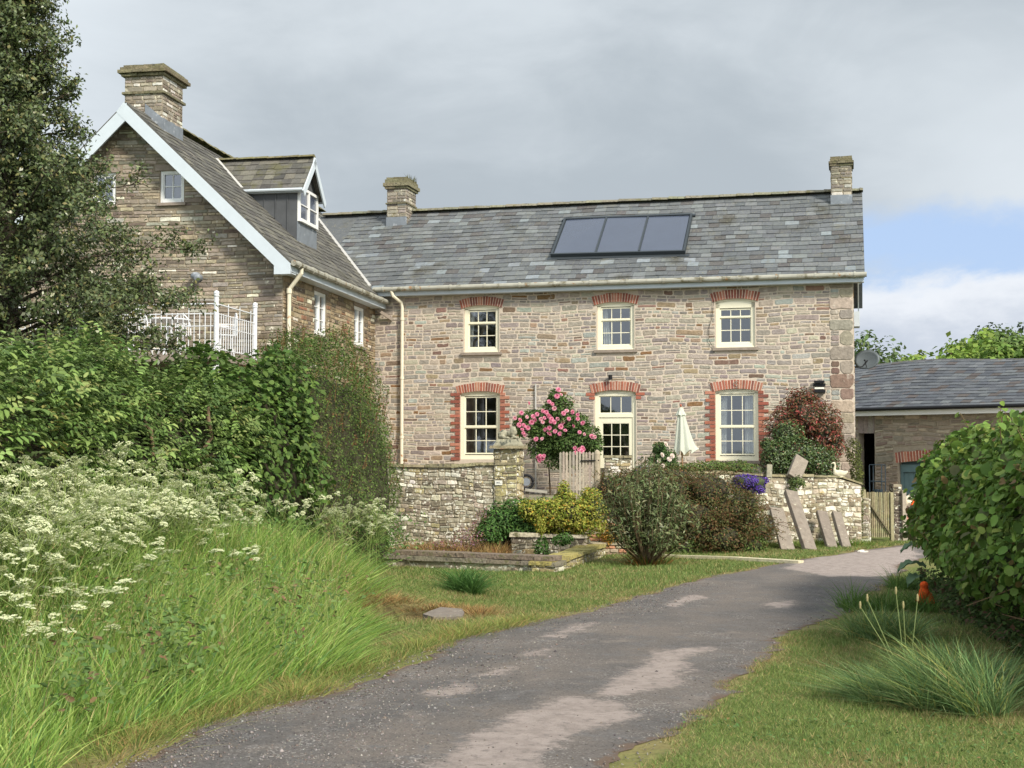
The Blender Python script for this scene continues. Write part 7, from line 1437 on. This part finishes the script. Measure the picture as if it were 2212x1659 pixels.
rt, o = shrub('white_rose', [L3(1432, 990, 27.2, .28, .22, .22), L3(1425, 970, 27.2, .16, .15, .14), L3(1445, 1005, 27.1, .2, .2, .12)], 2600, .05, [(gr(78, 108, 58), 4), (gr(96, 128, 70), 3)], 'small rose bush with a few white flowers left of the closed parasol', seed=21, cat='rose')
for (u, v) in [(1438, 960), (1430, 983), (1446, 992), (1424, 996), (1432, 1007), (1452, 985)]:
    fo = bpy.data.objects.new('flower', rw); fo.location = V3(W(u, v, 26.95) - o); fo.rotation_euler = (math.radians(70), 0, RS.normal()); link(fo, rt)
# ---- cow parsley: a few plant shapes, each plant its own object
def parsley(seed):
    r = random.Random(seed); sm = MB(); fl = MB(); H = 1.0; gc = gr(140, 162, 92, .8); tips = []
    sm.tube([(0, 0, 0), (r.uniform(-.02, .02), r.uniform(-.02, .02), .5), (r.uniform(-.05, .05), r.uniform(-.05, .05), .78)], [.006, .005, .004], 5, gc, caps=False); top_ = Vector(sm.v[-1])
    for i in range(r.randint(5, 8)):
        z = r.uniform(.35, .78); a = r.uniform(0, 6.28); l_ = r.uniform(.12, .34); b = Vector((0, 0, z)); t = b + Vector((math.cos(a) * l_, math.sin(a) * l_, r.uniform(.16, .34))); t.z = min(t.z, 1.05); sm.tube([b, b.lerp(t, .5) + Vector((math.cos(a) * .04, math.sin(a) * .04, -.01)), t], [.004, .003, .0025], 4, gc, caps=False); tips.append(t)
        if r.random() < .6: a2 = a + r.uniform(-1, 1); t2 = b.lerp(t, .6) + Vector((math.cos(a2) * .1, math.sin(a2) * .1, r.uniform(.06, .14))); sm.tube([b.lerp(t, .55), t2], .0022, 4, gc, caps=False); tips.append(t2)
    tips.append(Vector((0, 0, .95))); sm.tube([(0, 0, .78), (0, 0, .95)], .003, 4, gc, caps=False)
    for t in tips:
        R_ = r.uniform(.024, .052); nr_ = r.randint(9, 13); tl_ = Matrix.Rotation(r.uniform(.1, .65), 3, Vector((r.uniform(-1, 1), r.uniform(-1, 1), 0)).normalized())
        for j in range(nr_):
            a = 6.283 * j / nr_ + r.uniform(-.2, .2); k = .35 if j % 3 == 0 else r.uniform(.8, 1.05); e = t + tl_ @ Vector((math.cos(a) * R_ * k, math.sin(a) * R_ * k, .022 + .03 * (1 - k))); sm.tube([t, e], .0012, 3, gc, caps=False)
            for m in range(6): a2 = 1.047 * m + a; c = e + tl_ @ Vector((math.cos(a2) * .0095, math.sin(a2) * .0095, r.uniform(-.004, .008))); s_ = .0078; fl.add([c + Vector((s_, 0, r.uniform(-.005, .005))), c + Vector((0, s_, r.uniform(-.002, .006))), c + Vector((-s_, 0, r.uniform(-.005, .005))), c + Vector((0, -s_, -r.uniform(0, .007)))], [(0, 1, 2, 3)], jit(S(228, 232, 190, .88), r, .12, .03))
    rs_ = np.random.RandomState(seed); P = []; D = []
    for i in range(r.randint(3, 5)):
        a = r.uniform(0, 6.28); z = r.uniform(.05, .5); l_ = r.uniform(.15, .28); sm.tube([(0, 0, z), (math.cos(a) * l_, math.sin(a) * l_, z + .06)], .002, 4, gc, caps=False)
        for k in range(26): t = .3 + .7 * r.random(); P.append((math.cos(a) * l_ * t + r.gauss(0, .035), math.sin(a) * l_ * t + r.gauss(0, .035), z + .06 * t + r.gauss(0, .012))); D.append((math.cos(a), math.sin(a), .3))
    V, F_, C = leaf_mesh(np.array(P), np.array([[0, 0, 1.]] * len(P)) + rs_.normal(size=(len(P), 3)) * .3, np.array(D), np.full(len(P), .04), np.full(len(P), .016), pal_cols(len(P), [(gr(104, 140, 66, .7), 1), (gr(124, 154, 78, .7), 1)], rs_), 'kite')
    lv = np_mesh('leaves', V, F_, C, 'leaf')
    def tomesh(m, nme, mat): o_ = m.build(nme, mat); me_ = o_.data; bpy.data.objects.remove(o_); return me_
    return tomesh(sm, 'stem', 'leaf'), tomesh(fl, 'flower_heads', 'petal'), lv
PV = [parsley(s_) for s_ in range(200, 208)]
lab = 'white flowering cow parsley in the tall grass below the left hedge'; cnt = 0; RC = np.random.RandomState(12)
def put_parsley(x, y, h):
    st_, fl_, lv_ = PV[RC.randint(len(PV))]; e_ = empty('cow_parsley', (x, y, gz(x, y)), RC.uniform(0, 6.28), lab, 'wild flower', 'cow parsley plants on the bank'); e_.scale = (1.05, 1.05, h); e_.rotation_euler = (RC.normal(0, .07), .06 + RC.normal(0, .07), RC.uniform(0, 6.28))
    for nme, me_ in (('stem', st_), ('flower_heads', fl_), ('leaves', lv_)): link(bpy.data.objects.new(nme, me_), e_)
while cnt < 125:
    y = RC.uniform(7.0, 13.5) if RC.rand() < .76 else RC.uniform(13.5, 20.5); hf = float(hedge_front(y)); dx = abs(RC.normal(.35, .6)); x = hf + dx - .1
    if x / y < -.40 or x > road_l(y) - 1.1: continue
    if y > 13.5 and dx > .75: continue
    h = RC.uniform(.8, 1.2) * (1.08 - .22 * dx); put_parsley(x, y, max(.45, h)); cnt += 1
# leafy growth at the hedge foot
P = []
for i in range(15000):
    y = RS.uniform(6.5, 22.5); x = float(hedge_front(y)) + RS.normal(-.1, .3); P.append((x, y, gz(x, y) + .05 + .75 * RS.rand()))
P = np.array(P); foliage('hedge_foot_plants', P, np.tile([.5, -.4, .5], (len(P), 1)) + RS.normal(size=(len(P), 3)) * .4, .055, [(gr(84, 116, 56), 4), (gr(100, 134, 66), 3), (gr(120, 148, 76), 1.5), (gr(110, 92, 66), .6)], RS, None, shape='kite', kind='stuff')
# ---- trees beyond the barn
def far_tree(u, v, Y, r, hgt, pal_, label, seed, n=5200, size=.32, nl=16):
    pal_ = [(tuple(v * .66 for v in c), w_) for c, w_ in pal_]
    rs_ = np.random.RandomState(seed); p = W(u, v, Y); zg = -.6; root = empty('broadleaf_tree', (p[0], p[1], zg), 0, label, 'tree', 'trees beyond the barn'); ct = p[2] - zg - hgt * .36
    lb = []
    for i in range(nl): d = rs_.normal(size=3); d /= np.linalg.norm(d); k = rs_.uniform(.45, .85); lb.append((d[0] * r * k, d[1] * r * k, ct + d[2] * hgt * .5 * k, r * rs_.uniform(.25, .42), r * rs_.uniform(.25, .42), hgt * .5 * rs_.uniform(.22, .38)))
    P, D = blob_pts(lb, n, rs_, .5, .2, seed); foliage('crown', P, D, size, pal_, rs_, root, shape='kite', aspect=.7)
    sg = [([(0, 0, 0), (.1, 0, ct * .5), (0, .1, ct + hgt * .3)], [r * .1, r * .08, r * .02])] + [([(0, 0, ct * rs_.uniform(.4, .9)), (l_[0] * .6, l_[1] * .6, l_[2] * .9), l_[:3]], [r * .04, r * .025, r * .01]) for l_ in lb[:12]]
    twigs('trunk', sg, root)
far_tree(1872, 745, 62, 1.9, 6, [(gr(96, 124, 76, .85), 3), (gr(116, 140, 84, .85), 2)], 'small green tree just right of the house behind the satellite dish', 1, nl=14, size=.24, n=2600)
far_tree(1950, 772, 70, 1.6, 4, [(gr(104, 132, 78, .85), 3), (gr(124, 148, 88, .85), 2)], 'low green tree top showing just above the middle of the barn ridge', 2, size=.26, n=2000)
far_tree(2055, 745, 66, 2.6, 6, [(gr(128, 160, 66, .9), 4), (gr(150, 178, 82, .9), 3)], 'bright yellow green tree behind the barn roof', 3)
far_tree(2125, 730, 72, 2.9, 7, [(gr(112, 142, 76, .85), 4), (gr(134, 160, 92, .85), 3)], 'mid green tree between the bright one and the dark one behind the barn', 4)
far_tree(2215, 718, 84, 3.6, 9, [(gr(62, 86, 48, .8), 4), (gr(76, 100, 54, .8), 3)], 'dark green tree at the right edge behind the barn', 5, nl=22, n=7000)
far_tree(2180, 760, 60, 2.2, 4, [(gr(116, 148, 66, .9), 4), (gr(134, 164, 78, .9), 2)], 'light green tree in front of the dark one at the right edge', 6)
